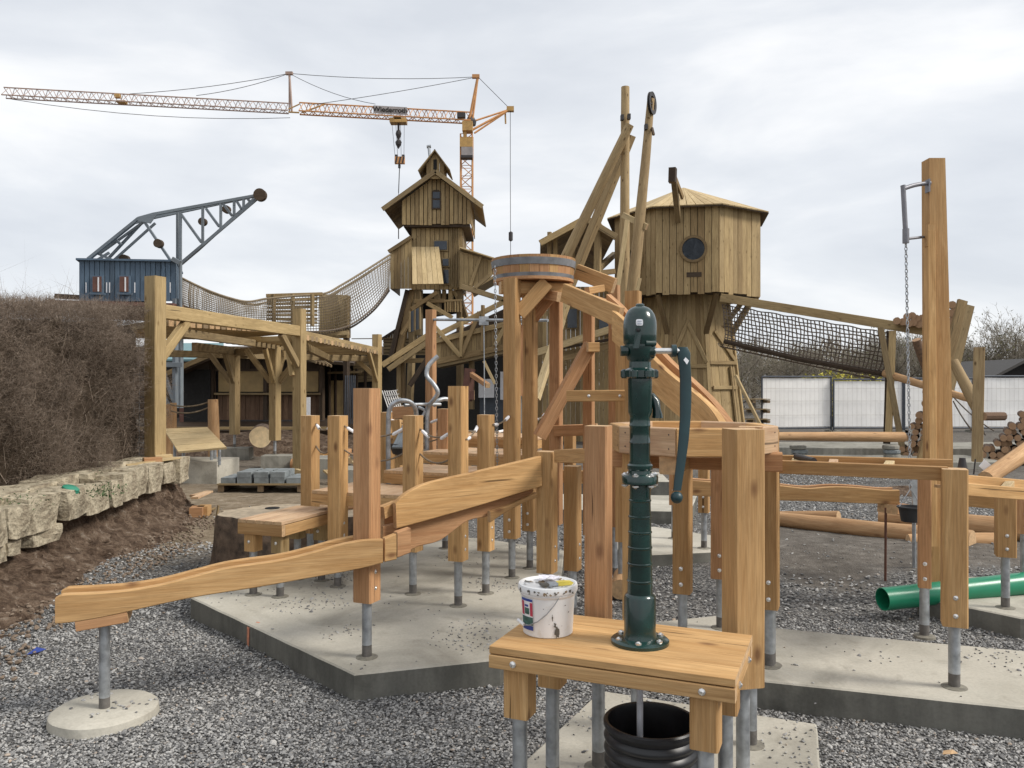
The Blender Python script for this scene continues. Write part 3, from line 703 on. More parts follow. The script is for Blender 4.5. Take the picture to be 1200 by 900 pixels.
# thicker stems, and an added solid dark core that stops light between the twigs
n = 520; y_ = rng.uniform(4.2, 10.8, n); z_ = rng.uniform(.4, 1.9, n); P0 = np.stack([hx(y_) - rng.uniform(.1, .4, n), y_, z_], 1)
D = rng.normal(size=(n, 3)) * [.3, .35, .3] + [.05, 0, 1]; V3 = twigs(P0, D, rng.uniform(.25, .6, n), rng.uniform(.003, .006, n), .5)
o = put(bpy.data.objects.new('stems', np_mesh('stems', [V3[:2]], [M_['twig']])), hedge); o['kind'] = 'stuff'
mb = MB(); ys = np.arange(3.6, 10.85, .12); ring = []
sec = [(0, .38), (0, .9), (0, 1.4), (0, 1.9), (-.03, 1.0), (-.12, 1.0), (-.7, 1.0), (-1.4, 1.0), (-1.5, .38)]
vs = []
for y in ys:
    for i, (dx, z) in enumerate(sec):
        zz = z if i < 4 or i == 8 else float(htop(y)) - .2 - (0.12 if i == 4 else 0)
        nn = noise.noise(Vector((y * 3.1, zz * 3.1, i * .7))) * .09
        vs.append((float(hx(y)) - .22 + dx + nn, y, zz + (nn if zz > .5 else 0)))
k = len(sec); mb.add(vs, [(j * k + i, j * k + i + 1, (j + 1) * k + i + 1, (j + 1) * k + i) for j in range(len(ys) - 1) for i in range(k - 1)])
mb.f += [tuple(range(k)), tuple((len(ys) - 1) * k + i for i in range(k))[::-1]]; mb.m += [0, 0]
mb.build('inner_core', M_['hedge_core'], hedge, True)
# weeds at the hedge foot
C = []
for (px, py, Y) in ((128, 583, 7.6), (25, 580, 6.9), (105, 560, 8.8)):
    p = P(px, py, Y); C.append(rng.normal(size=(220, 3)) * [.10, .10, .035] + [p.x - .05, p.y, .60])
C = np.concatenate(C); lt = leaf_tris(C, rng.uniform(.008, .02, len(C)))
o = put(bpy.data.objects.new('weeds', np_mesh('weeds', [lt], [simple('weed_green', (.05, .1, .03), .8, var=.4)]))); o['kind'] = 'stuff'

def tree_mesh(hgt, rad, n1, leaf=0, seed=0):
    """trunk+limbs mesh and crown twigs mesh, origin at the foot"""
    rr = random.Random(seed); tr = MB()
    tr.tube([(0, 0, 0), (.05, .03, hgt * .25), (-.04, .05, hgt * .55), (.02, 0, hgt * .85)], [hgt * .022, hgt * .018, hgt * .011, hgt * .004], 7)
    limbs = []
    for i in range(9):
        a = rr.random() * 6.28; z0 = hgt * rr.uniform(.18, .6); l = rad * rr.uniform(.55, 1.05); up = rr.uniform(.5, 1.4)
        p0 = Vector((0, 0, z0)); p2 = p0 + Vector((math.cos(a) * l, math.sin(a) * l, l * up)); p1 = p0.lerp(p2, .5) + Vector((0, 0, -.06 * l))
        if p2.z > hgt: p2.z = hgt * rr.uniform(.85, 1)
        tr.tube([p0, p1, p2], [hgt * .009, hgt * .006, hgt * .002], 5, False); limbs.append((p0, p1, p2))
    S, Dv = [], []
    for i in range(n1):
        p0, p1, p2 = rr.choice(limbs); t = rr.random() ** .7; q = p0.lerp(p1, t * 2) if t < .5 else p1.lerp(p2, t * 2 - 1)
        q = q + Vector([rr.gauss(0, rad * .17) for _ in range(3)]); 
        S.append(q); Dv.append((q - Vector((0, 0, hgt * .35))).normalized() + Vector([rr.gauss(0, .55) for _ in range(3)]) + Vector((0, 0, .5)))
    S = np.array([tuple(v) for v in S]); Dv = np.array([tuple(v) for v in Dv]); n = len(S)
    A = twigs(S, Dv, rng.uniform(.3, .9, n) * rad * .35, rng.uniform(.005, .012, n) * 1.3, .5)
    # side twigs
    B = twigs(np.repeat(A[2], 2, 0), np.repeat(Dv, 2, 0) + rng.normal(size=(2 * n, 3)) * .8, rng.uniform(.12, .4, 2 * n) * rad * .35, rng.uniform(.004, .008, 2 * n), .5)
    parts = [A[:2], B[:2]]; mats = [M_['tree_twig'], M_['bud']]
    if leaf:
        C = np.concatenate([A[3], B[3], A[2]]); C = C[rng.random(len(C)) < leaf]; C = C + rng.normal(size=C.shape) * .08
        lt = leaf_tris(C, rng.uniform(.04, .09, len(C))); parts.append((*lt, 1))
    return tr.mesh('trunk', [M_['trunk']], True), np_mesh('crown', parts, mats)
TREES = [tree_mesh(6.5, 2.6, 1500, .0, 1), tree_mesh(5.0, 2.5, 1500, .14, 2), tree_mesh(4.2, 2.6, 1700, .4, 3), tree_mesh(8.5, 2.8, 1300, 0, 4)]
def tree(x, y, k, s, lab, grp='bare trees behind the white fence', z=-.2):
    t = thing('tree', lab, 'tree', (x, y, z), grp); M = Matrix.Translation((x, y, z)) @ Matrix.Rotation(random.random() * 6, 4, 'Z') @ Matrix.Scale(s, 4)
    put(bpy.data.objects.new('trunk', TREES[k][0]), t, M); put(bpy.data.objects.new('crown', TREES[k][1]), t, M); return t
# (pixel column, distance, type, crown top row)
TL = ((868, 43, 1, 405), (884, 50, 3, 378), (905, 46, 2, 412), (930, 44, 1, 408), (948, 52, 0, 398), (972, 46, 2, 418), (995, 50, 0, 402), (1018, 47, 1, 410),
      (1052, 45, 1, 400), (1040, 53, 2, 405), (1078, 48, 2, 398), (1126, 46, 1, 400), (1150, 44, 2, 402), (1172, 50, 0, 392), (1190, 42, 3, 374), (1204, 44, 1, 380), (1138, 55, 0, 390), (1225, 47, 1, 385), (1255, 43, 0, 380), (1290, 47, 2, 390))
for i, (px, Y, k, ty) in enumerate(TL):
    hh = (450 - ty) * Y / F + 1.8; s = hh / (6.5, 5.0, 4.2, 8.5)[k]
    kind = ('slender leafless tree', 'bushy budding tree', 'low olive green shrub', 'tall thin bare tree')[k]
    where = ('beside the round tower wall', 'just right of the round tower', 'above the left edge of the first white panel', 'over the middle of the first white panel', 'over the right half of the first white panel', 'behind the gap between the first two panels', 'behind the blossom shrub', 'behind the low end of the net bridge',
             'directly left of the mast chain', 'behind the trestle legs', 'directly left of the tall mast', 'right of the slanted planks', 'right of the lone post', 'left of the dark gabled roof', 'tallest by the right picture edge', 'above the dark gabled roof', 'farthest back behind the lone post', 'outside the right edge, nearest', 'outside the right edge, second', 'outside the right edge, last')[i]
    lab = kind + ' ' + where
    tree(px_ := (px - 600) / F * Y, Y, k, s, lab, kind.split()[-1] + 's behind the white fence')
# far woodland behind everything
S = []; n = 16000
ang = rng.uniform(-1.25, 1.25, n); dist = rng.uniform(75, 95, n); Sx = np.sin(ang) * dist; Sy = np.cos(ang) * dist
hz = 3.4 + 1.2 * np.sin(ang * 23) + .8 * np.sin(ang * 51 + 1)
S = np.stack([Sx, Sy, rng.random(n) ** .8 * hz], 1); A = twigs(S, rng.normal(size=(n, 3)) * .5 + [0, 0, 1], rng.uniform(.8, 2.2, n), rng.uniform(.03, .09, n), .5)
lt = leaf_tris(S[::1] + rng.normal(size=S.shape) * .3, rng.uniform(.1, .26, n))
o = put(bpy.data.objects.new('woodland', np_mesh('woodland', [A[:2], (*lt, 1)], [M_['tree_twig'], M_['bud']]))); o['kind'] = 'stuff'
# yellow flowering shrub just behind the fence
t = thing('flowering_shrub', 'round shrub in bright yellow blossom rising behind the second fence panel', 'shrub', (13.3, 33, -.15))
n = 2500; C = rng.normal(size=(n, 3)); C /= np.linalg.norm(C, axis=1, keepdims=True); C = C * rng.uniform(.5, 1, n)[:, None] * [2.3, 1.0, 1.15] + [13.3, 33, 1.05]
C = C[C[:, 2] > -.1]
put(bpy.data.objects.new('blossom', np_mesh('blossom', [leaf_tris(C, rng.uniform(.05, .12, len(C)))], [M_['yellowleaf']])), t)
C0 = np.tile([[13.3, 33, -.15]], (120, 1)) + rng.normal(size=(120, 3)) * [.3, .2, 0]
put(bpy.data.objects.new('stems', np_mesh('stems', [twigs(C0, rng.normal(size=(120, 3)) * [.8, .5, .3] + [0, 0, 1], rng.uniform(1, 2, 120), np.full(120, .02))[:2]], [M_['trunk']])), t)

# ================================================================== FOREGROUND: pump, bench, bucket, bin
def bl(u, v, z):     # bench-local -> world
    return BO + UB * u + VB * v + Vector((0, 0, z))
BO = PZ(572.7, 757.6, .6); BO.z = 0
BL_, BW_ = .912, .53
bench = thing('pump_bench', 'low wooden bench on steel feet that carries the green hand pump', 'bench', bl(.45, .26, 0))
for i in range(4):
    v = .004 + (i + .5) * BW_ / 4
    beam('plank', bench, bl(0, v, .586), bl(BL_, v, .586), BW_ / 4 - .004, .028, 'larch', Vector((0, 0, 1)))
beam('apron', bench, bl(.0, .024, .543), bl(BL_, .024, .543), .045, .05, 'larch')
beam('apron', bench, bl(.0, BW_ - .024, .543), bl(BL_, BW_ - .024, .543), .045, .05, 'larch')
beam('apron', bench, bl(.024, .05, .5425), bl(.024, BW_ - .05, .5425), .045, .048, 'larch')
beam('apron', bench, bl(BL_ - .024, .05, .5425), bl(BL_ - .024, BW_ - .05, .5425), .045, .048, 'larch')
for u in (.07, BL_ - .14): bolt(bench, bl(u + .03, .001, .545), -VB)
for v in (.12, .4): bolt(bench, bl(BL_ - .002, v, .543), UB)
for u, v in ((.09, .095), (.80, .095), (.1, .44), (.82, .44)):
    q = bl(u, v, 0); l = beam('leg', bench, (q.x, q.y, .32), (q.x, q.y, .52), .1, .1, 'larch', VB); steel_foot(l, q.x, q.y, .34, -.1)

# ---- hand pump
pc = bl(.52, .27, .6)
BUMPX = pc.x
pump = thing('hand_pump', 'dark green cast iron hand pump with long curved handle on the bench', 'hand pump', pc)
Yp = pc.y; s_ = Yp / F
def zp(py): return H - (py - 450) * s_ - .6
def rp(wpx): return wpx / 2 * s_
T = Matrix.Translation(pc)
mb = MB().lathe([(.112, 0), (.112, .012), (.104, .018), (.066, .022), (.064, .03), (rp(36.8), .05), (rp(36.8), zp(699)), (rp(35), zp(697)), (rp(30), zp(695))], 40)
mb.build('base', M_['pump'], pump, True, T)
for i in range(6):
    a = i * math.pi / 3 + .3; c = pc + Vector((math.cos(a) * .088, math.sin(a) * .088, .018))
    bolt(pump, c, (0, 0, 1))
prof = [(rp(29.5), zp(696))]
for y in (680, 660, 641, 623, 605, 586):
    wpx = 24 + (696 - y) * -0 + (y - 568) / 128 * 5.6
    prof += [(rp(wpx), zp(y + 1.6)), (rp(wpx + 1.6), zp(y + .8)), (rp(wpx + 1.6), zp(y - .6)), (rp(wpx), zp(y - 1.4))]
prof += [(rp(24), zp(568))]
MB().lathe(prof, 32).build('lower_column', M_['pump'], pump, True, T)
fl = MB().lathe([(rp(26), zp(568)), (rp(42), zp(566)), (rp(42.5), zp(558)), (rp(40), zp(556)), (rp(28), zp(555)), (rp(27), zp(551)), (rp(30), zp(549)), (rp(30), zp(545)), (rp(26), zp(543)), (rp(26), zp(541))], 36)
fl = fl.build('flange', M_['pump'], pump, True, T)
for i in range(6):
    a = i * math.pi / 3 + .1; c = pc + Vector((math.cos(a) * rp(36), math.sin(a) * rp(36), zp(557))); bolt(fl, c, (0, 0, 1)); 
    put(bpy.data.objects.new('bolt', _bolt), fl, frame_of(c + Vector((0, 0, -.034)), c + Vector((0, 0, -1)), Vector((0, 1, 0))))
MB().lathe([(rp(24), zp(541)), (rp(24), zp(519.5)), (rp(24.8), zp(519)), (rp(24.8), zp(517.8)), (rp(24), zp(517.2)), (rp(24), zp(500)), (rp(24.8), zp(499.4)), (rp(24.8), zp(498)), (rp(24), zp(497.4)), (rp(24), zp(488)),
            (rp(26.5), zp(485)), (rp(28), zp(482)), (rp(28), zp(443))], 36).build('upper_column', M_['pump'], pump, True, T)
cl = MB().lathe([(rp(28), zp(444)), (rp(36), zp(442)), (rp(36), zp(434)), (rp(31), zp(432)), (rp(26), zp(431)), (rp(25), zp(424)), (rp(30), zp(421)), (rp(34), zp(415)), (rp(36), zp(409)), (rp(36), zp(404))], 36)
cl = cl.build('collar', M_['pump'], pump, True, T)
for a in (0.15, math.pi - .15, -1.2, 1.5, 4.2):
    c = pc + Vector((math.cos(a) * rp(36), math.sin(a) * rp(36), zp(438)))
    MB().lathe([(.010, -.018), (.015, -.012), (.015, .010), (.010, .016), (.006, .018)], 10).build('lug', M_['pump'], cl, True, Matrix.Translation(c))
hd = MB().lathe([(rp(36), zp(404)), (rp(38.5), zp(402)), (rp(38.8), zp(392)), (rp(38.8), zp(381)), (rp(37.6), zp(375)), (rp(34), zp(369)), (rp(28), zp(364)), (rp(21), zp(361)), (rp(13), zp(359.4)), (rp(10), zp(359)), (rp(10), zp(357)), (rp(7), zp(356)), (0.001, zp(355.6))], 40)
hd = hd.build('pump_head', M_['pump'], pump, True, T)
# raised rib and sticker on the head
yf = -rp(38.8)
rb = MB(); vs = []
xs = (-.028, -.004)
def hp(xx, py): # on the head surface, slightly proud
    r = rp(38.8) + .006; return Vector((xx, -math.sqrt(r * r - xx * xx), zp(py)))
q = [hp(-.036, 409), hp(-.014, 409), hp(.002, 376.5), hp(-.022, 376.5)]
q2 = [p + Vector((0, .02, 0)) for p in q]
MB().add(q + q2, [(0, 1, 2, 3), (7, 6, 5, 4), (1, 0, 4, 5), (2, 1, 5, 6), (3, 2, 6, 7), (0, 3, 7, 4)]).build('rib', M_['pump'], hd, False, T)
c = hp(-.013, 379.5); 
k = 12; sp = [Vector((c.x + .0135 * math.copysign(abs(math.cos(a)) ** .45, math.cos(a)), c.y - .004, c.z + .0125 * math.copysign(abs(math.sin(a)) ** .45, math.sin(a)))) for a in [2 * math.pi * i / k for i in range(k)]]
MB().add(sp, [tuple(range(k))]).build('sticker', M_['sticker'], hd, False, T)
for zz in (-.005, .005):
    MB().tube([Vector((c.x - .008, c.y - .006, c.z + zz)), Vector((c.x + .008, c.y - .006, c.z + zz))], .0015, 6).build('sticker_print', simple('print_grey', (.35, .4, .5)), hd, False, T)
MB().lathe([(.001, .006), (.007, .005), (.008, 0), (.007, -.002)], 10).build('plug', M_['black'], hd, True, T @ Matrix.Translation(hp(-.018, 388)) @ Matrix.Rotation(R(90), 4, 'X'))
MB().tube([(.008, yf + .018, zp(403)), (.012, yf + .008, zp(403)), (.05, yf + .028, zp(403)), (.054, yf + .034, zp(403))], [.006, .012, .012, .006], 14).build('clamp', M_['pump_matte'], hd, True, T)
# pivot axle and handle
ax = zp(411.5)
MB().tube([(-.078, -.02, ax), (-.05, -.02, ax)], .02, 14).build('axle_boss', M_['pump'], pump, True, T)
MB().tube([(.02, -.02, ax), (.05, -.02, ax), (.055, -.02, ax)], [.03, .03, .02], 14).build('axle_boss', M_['pump'], pump, True, T)
MB().tube([(.04, -.02, ax), (.142, -.02, ax)], .0115, 12).build('axle', M_['bolt'], pump, True, T)
def hxz(px, py, d=-.02): return Vector(((px - 600) / F * (Yp + d) - BUMPX, d, zp(py)))
hpts = [(800, 407, .0125), (801, 414, .0185), (802, 425, .016), (803, 436, .0155), (803.5, 447, .0155), (803.5, 465, .0155), (803, 490, .0145), (801, 515, .0138), (798, 540, .0125), (795, 560, .0115), (793.5, 572, .0105)]
mb = MB(); vs = []; n = 12
for px, py, r in hpts:
    c = hxz(px, py, -.02 - .05 * ((py - 407) / 165) ** 1.5)
    for j in range(n):
        a = 2 * math.pi * j / n; ca, sa = math.cos(a), math.sin(a)
        vs.append(c + Vector((math.copysign(abs(ca) ** .7, ca) * r * 1.45, math.copysign(abs(sa) ** .7, sa) * r * .7, 0)))
k = len(hpts); mb.add(vs, [(i * n + j, (i + 1) * n + j, (i + 1) * n + (j + 1) % n, i * n + (j + 1) % n) for i in range(k - 1) for j in range(n)] + [tuple(range(n)), tuple((k - 1) * n + j for j in range(n))[::-1]])
hn = mb.build('handle', M_['handle'], pump, True, T)
c = hxz(793, 580, -.07)
MB().lathe([(.001, -.0235), (.009, -.0215), (.017, -.016), (.022, -.007), (.0235, .001), (.021, .011), (.015, .018), (.008, .022)], 18, c).build('knob', M_['handle'], hn, True, T)
MB().tube([(.118, -.02, ax), (.136, -.02, ax)], .024, 16).build('hub', M_['handle'], hn, True, T)
MB().tube([(.134, -.02, ax), (.15, -.02, ax)], [.012, .010], 8).build('nut', M_['bolt'], hn, True, T)
q = [hxz(x, y, -.036) for x, y in ((803.5, 419), (807.5, 423), (805, 427.5), (801, 422))]
MB().add(q, [(0, 1, 2, 3)]).build('sticker', M_['sticker'], hn, False, T)
# side cock behind the column
MB().tube([(.03, .05, zp(466)), (.052, .04, zp(466)), (.064, .03, zp(472)), (.068, .02, zp(480)), (.07, .015, zp(486)), (.07, .015, zp(490))], [.014, .019, .02, .016, .02, .022], 14).build('side_spout', M_['pump'], pump, True, T)
# suction tube that hangs below the bench into the bin
MB().tube([pc + Vector((.0, .0, -.045)), pc + Vector((.0, -.0, -.42))], .0125, 12).build('suction_tube', simple('clear_grey_tube', (.55, .56, .6), .3), pump, True)

# ---- bucket with paint splashes
bc = PZ(642, 740, .6); bc.z = .6
bk = thing('paint_bucket', 'used white plastic paint bucket with splashed lid on the bench', 'bucket', bc)
T = Matrix.Translation(bc)
MB().lathe([(.095, 0), (.1, .004), (.104, .08), (.1085, .155), (.112, .158), (.114, .165), (.112, .168), (.1135, .183)], 48).build('pail', M_['white'], bk, True, T)
lid = MB().lathe([(.112, .172), (.119, .172), (.1205, .178), (.1205, .190), (.118, .1985), (.112, .2), (.107, .1965), (.103, .1925), (.06, .1935), (.001, .194)], 48).build('lid', M_['white'], bk, True, T)
def onside(ang, z, proud=.0015):
    r = .1 + (.0085) * min(z, .155) / .155 + proud + (.0018 if z < .155 else 0); return Vector((math.sin(ang) * r, -math.cos(ang) * r, z))
def label(parent, a0, a1, z0, z1, mat, proud=.0015, name='label'):
    mb = MB(); k = 7; vs = []
    for i in range(k):
        a = a0 + (a1 - a0) * i / (k - 1); vs += [onside(a, z0, proud), onside(a, z1, proud)]
    mb.add(vs, [(2 * i, 2 * i + 2, 2 * i + 3, 2 * i + 1) for i in range(k - 1)]); return mb.build(name, M_[mat], parent, True, T)
A0, A1 = -1.22, -.62
lb = label(bk, A0, A1, .035, .15, 'paper')
for a0, a1, z0, z1, m in ((A0, A1, .142, .152, 'navy'), (A0, A1, .028, .046, 'navy'), (A0, A0 + .16, .085, .14, 'red'), (A1 - .12, A1, .085, .138, 'red'), (A0, A1, .048, .08, 'dgreen'), (A0 + .2, A1 - .16, .09, .115, 'dgreen'), (A0 + .2, A1 - .2, .12, .128, 'navy')):
    label(lb, a0, a1, z0, z1, m, .0025, 'label_print')
MB().tube([onside(-.75, .11, .012), onside(-1.35, .035, .02)] if 0 else [onside(a, z, .01) for a, z in ((.32, .163), (.15, .135), (-.1, .1), (-.4, .07), (-.75, .05), (-1.0, .045))], .0022, 6).build('wire_handle', M_['galv'], bk, True, T)
MB().tube([onside(-1.0, .046, .012), onside(-1.28, .058, .022)], .007, 8).build('hand_grip', M_['white'], bk, True, T)
def splash(parent, C, s, n=18, seed=0, mat='splash', nrm=None, stretch=1):
    rr = random.Random(seed); mb = MB(); vs = [Vector((0, 0, 0))]
    for i in range(n):
        a = 2 * math.pi * i / n; r = s * rr.uniform(.35, 1.1); vs.append(Vector((math.cos(a) * r, math.sin(a) * r * stretch, 0)))
    mb.add(vs, [(0, i + 1, (i + 1) % n + 1) for i in range(n)]); return mb, vs
for i, (a, z, s, st) in enumerate(((.30, .03, .011, 2.6), (.22, .055, .006, 2.4), (.12, .085, .003, 5), (.62, .13, .005, .5), (.33, .012, .008, .9), (.8, .1, .003, 1.5), (-.2, .12, .0022, 1), (.0, .06, .002, 1), (.5, .05, .002, 1))):
    mb, vs = splash(None, None, s, seed=i, stretch=st)
    mb.v = [tuple(onside(a + v[0] / .104, max(.003, z + v[1]), .0022)) for v in mb.v]; mb.build('paint_splash', M_['splash'], bk, False, T)
for i in range(26):
    a = random.uniform(-1.6, 1.6); z = random.choice((.18, .186, .176)); s = random.uniform(.003, .009); mb, vs = splash(None, None, s, 12, i + 50, stretch=1.3)
    mb.v = [(math.sin(a + v[0] / .12) * .1222, -math.cos(a + v[0] / .12) * .1222, min(.1975, max(.17, z + v[1] * .6))) for v in mb.v]; mb.build('paint_splash', M_['splash' if i % 3 else 'end_dark'], lid, False, T)
M_['lidgrey'] = simple('paint_smear', (.55, .56, .58), .6, var=.2, nscale=40)
for i in range(34):
    a = random.uniform(0, 6.28); rr_ = math.sqrt(random.random()) * .098; s = random.uniform(.004, .022); mb, vs = splash(None, None, s, 14, i + 150, stretch=random.uniform(.2, .8))
    ro = random.uniform(0, 3); mb.v = [(math.cos(a) * rr_ + v[0] * math.cos(ro) - v[1] * math.sin(ro), math.sin(a) * rr_ + v[0] * math.sin(ro) + v[1] * math.cos(ro), .1960 + i * .00004) for v in mb.v]
    mb.v = [v if math.hypot(v[0], v[1]) < .102 else (v[0] * .9, v[1] * .9, v[2]) for v in mb.v]
    mb.build('paint_splash', M_[('splash', 'lidgrey', 'lidgrey', 'end_dark')[i % 4]], lid, False, T)
br = thing('paint_brush', 'flat paint brush with yellow handle lying on the bucket lid', 'brush', bc + Vector((.02, -.03, .2)))
Tb = Matrix.Translation(bc + Vector((.005, -.045, .203))) @ Matrix.Rotation(R(18), 4, 'Z')
MB().prism([(.03, -.006), (.045, -.009), (.09, -.007), (.1, 0), (.09, .006), (.045, .008), (.03, .006)], -.012, .012).build('handle', M_['yellow'], br, False, Tb)
MB().box((.012, 0, 0), (.038, .032, .011)).build('ferrule', M_['galv'], br, False, Tb)
MB().box((-.022, 0, -.001), (.03, .034, .009)).build('bristles', M_['splash'], br, False, Tb)
rag = MB(); gn = 14; vs = []
for i in range(gn):
    for j in range(gn):
        x = -.035 + .085 * i / 13; y_ = .01 + .07 * j / 13; vs.append((x, y_, .2005 + .016 * max(0, noise.noise(Vector((x * 38, y_ * 38, 4))) + .35) + .003))
rag.add(vs, [(i * gn + j, (i + 1) * gn + j, (i + 1) * gn + j + 1, i * gn + j + 1) for i in range(gn - 1) for j in range(gn - 1)])
tag(rag.build('plastic_film', simple('clear_white_film', (.75, .73, .8), .25), None, True, T), 'crumpled piece of whitish plastic film on the bucket lid', 'plastic film')

# ---- black corrugated bin under the bench
nc = Vector((.535, 3.12, -.1)); prof = [(.168, 0)]
z = 0
while z < .335:
    prof += [(.168, z + .004), (.178, z + .014), (.181, z + .024), (.178, z + .034), (.168, z + .044)]; z += .046
prof += [(.174, z + .012), (.182, z + .022), (.182, z + .036), (.176, z + .042), (.166, z + .04), (.162, z + .02), (.16, .01), (.001, .01)]
tag(MB().lathe(prof, 56).build('corrugated_bin', M_['bin'], None, True, Matrix.Translation(nc)), 'black ribbed plastic drain tub standing open under the pump bench', 'drain tub')

# ================================================================== OCTAGONAL WATER BASIN
bx = thing('water_basin', 'octagonal wooden water basin on tall posts behind the green pump', 'water basin', (.87, 4.05, 0))
bcn = Vector((.90, 4.08)); Rb = .42
vt = [bcn + Vector((math.cos(R(-90 + 22.5 + 1 + 45 * i)), math.sin(R(-90 + 22.5 + 1 + 45 * i)))) * Rb for i in range(-1, 7)]
for i in range(8):
    a, b = vt[i], vt[(i + 1) % 8]; d = (b - a).normalized(); inn = Vector((-d.y, d.x)) * .034
    a2, b2 = a + inn + d * .004, b + inn - d * .004
    for z, hh in ((1.332, .13),):
        sg = beam('rim_segment', bx, (a2.x, a2.y, z), (b2.x, b2.y, z), .068, hh, 'larch_deck' if i % 2 else 'larch')
    for t in (.12, .88):
        for dz in (-.03, .035):
            q = a.lerp(b, t); MB().lathe([(.004, 0), (.0035, .001)], 6).build('screw', M_['iron'], sg, False, Matrix.Translation((q.x - inn.normalized().x * .0005, q.y - inn.normalized().y * .0005, z + dz)) @ Vector((inn.x, inn.y, 0)).to_track_quat('-Z', 'Y').to_matrix().to_4x4())
poly = [v.lerp(bcn, .1) for v in vt]
quad_thick('basin_floor', bx, [(p.x, p.y, 1.29) for p in poly], .03, 'larch_deck')
beam('cross_beam', bx, (.45, 4.15, 1.225), (1.3, 3.9, 1.225), .09, .09, 'larch_red')
beam('cross_beam', bx, (.72, 3.75, 1.225), (1.05, 4.45, 1.225), .08, .088, 'larch')
pa_ = post(bx, .384, 3.6, 1.415, -.1, .102, 'larch_red'); e1n = Vector((-.196, .98, 0)).normalized(); post(bx, .98, 3.44, 1.41, -.1, .135, 'larch', .33, False, e1n)
post(bx, .618, 4.02, 1.26, -.1, .118, 'larch'); post(bx, 1.125, 3.82, 1.40, -.1, .105, 'larch_red')
post(bx, 1.46, 4.60, 1.34, 0, .10, 'larch'); post(bx, 1.04, 4.94, 1.25, 0, .105, 'larch'); post(bx, 1.37, 5.32, 1.25, 0, .115, 'larch_red')
beam('rail', bx, (1.10, 4.99, 1.2), (1.30, 4.45, 1.27), .06, .07, 'larch')

# ================================================================== LOWER LEFT TROUGH
la, lb_ = P(65, 700, 4.12), P(448, 640, 4.66)
tr = thing('water_trough', 'long low wooden water trough running out to the left on one pipe', 'water trough', (-2.1, 4.16, -.1))
topn = [(65.5, 700), (67.5, 697), (77, 695.5), (110, 694), (150, 691), (190, 684), (225, 675), (260, 666), (290, 661), (320, 657), (345, 652), (375, 644), (400, 637), (425, 632.5), (448, 631.5)]
botn = [(65.5, 727), (68, 730), (120, 722.5), (219, 700.7), (300, 687.7), (360, 677), (420, 666), (448, 659)]
profile_board('side_board', tr, topn, botn, la, lb_, .042)
profile_board('side_board', tr, topn, botn, la, lb_, .042, 'larch', off=.155)
M0 = PL(110, 712, la, lb_); M1 = PL(448, 650, la, lb_); dn = Vector((-(lb_ - la).y, (lb_ - la).x, 0)).normalized() * .078
beam('trough_floor', tr, M0 + dn, M1 + dn, .11, .022, 'larch_deck')
M2 = PL(70, 712, la, lb_)
beam('trough_floor', tr, M2 + dn + Vector((0, 0, .0)), M0 + dn - (M0 - M2).normalized() * .01, .11, .022, 'larch_deck')
q0, q1 = PL(89, 733, la, lb_), PL(150, 722, la, lb_)
beam('bearer', tr, q0 + dn + Vector((0, 0, -.002)), q1 + dn + Vector((0, 0, -.002)), .19, .055, 'larch_red')
cpt = (q0 + q1) / 2 + dn; steel_foot(tr, cpt.x, cpt.y, cpt.z - .02, -.12, .027)
mb = MB(); n = 40; vs = [(0, 0, .03)]
ring = []
for rr_, z in ((.25, .03), (.262, .022), (.272, -.06)):
    for i in range(n):
        a = 2 * math.pi * i / n; k = rr_ * (1 + .03 * noise.noise(Vector((math.cos(a) * 1.5, math.sin(a) * 1.5, 5)))); vs.append((math.cos(a) * k, math.sin(a) * k, z + .004 * noise.noise(Vector((a * 2, 0, 0)))))
mb.add(vs, [(0, i + 1, (i + 1) % n + 1) for i in range(n)]); mb.f += [(1 + q * n + i, 1 + (q + 1) * n + i, 1 + (q + 1) * n + (i + 1) % n, 1 + q * n + (i + 1) % n) for q in range(2) for i in range(n)]; mb.m += [0] * (2 * n)
tag(mb.build('round_footing', M_['conc'], None, True, Matrix.Translation((cpt.x, cpt.y, -.13))), 'round concrete footing disc in the gravel under the trough end', 'concrete footing')
scatter('loose_grit', cpt.x - .28, cpt.x + .28, cpt.y - .28, cpt.y + .28, .04, lambda x, y: -.097, lambda x, y: 500 if math.hypot(x - cpt.x, y - cpt.y) < .23 and noise.noise(Vector((x * 6, y * 6, 1))) > .05 else 0, .011, seed=4)

# ================================================================== CLIMBING COURSE ON THE MAIN SLAB
cc = thing('climbing_course', 'wooden balance course of upright posts, stepped decks and ropes on the main slab', 'climbing frame', (-.8, 5.6, 0))
P1 = (-.85, 4.75); P5 = (-.755, 6.18); PJ = (-1.377, 6.41); PK = (-1.73, 6.95); P2 = (-.388, 5.85); PM = (-.2, 6.2)
post(cc, *P1, 1.575, 0, .12, 'larch_red', .33, 'side'); post(cc, *P2, 1.585, 0, .115, 'larch', .33, 'side'); post(cc, *P5, 1.36, 0, .12, 'larch', .33, 'side'); post(cc, *PJ, 1.35, 0, .12, 'larch', .33, 'side')
post(cc, *PK, 1.33, 0, .12, 'larch', .33, 'side'); post(cc, *PM, 1.365, 0, .105, 'larch', .33, 'side')
PG, PH = (.237, 5.48), (.415, 5.55)
post(cc, *PG, 1.145, 0, .115, 'larch', .33, 'side'); post(cc, *PH, 1.04, 0, .10, 'larch', .33, 'side')
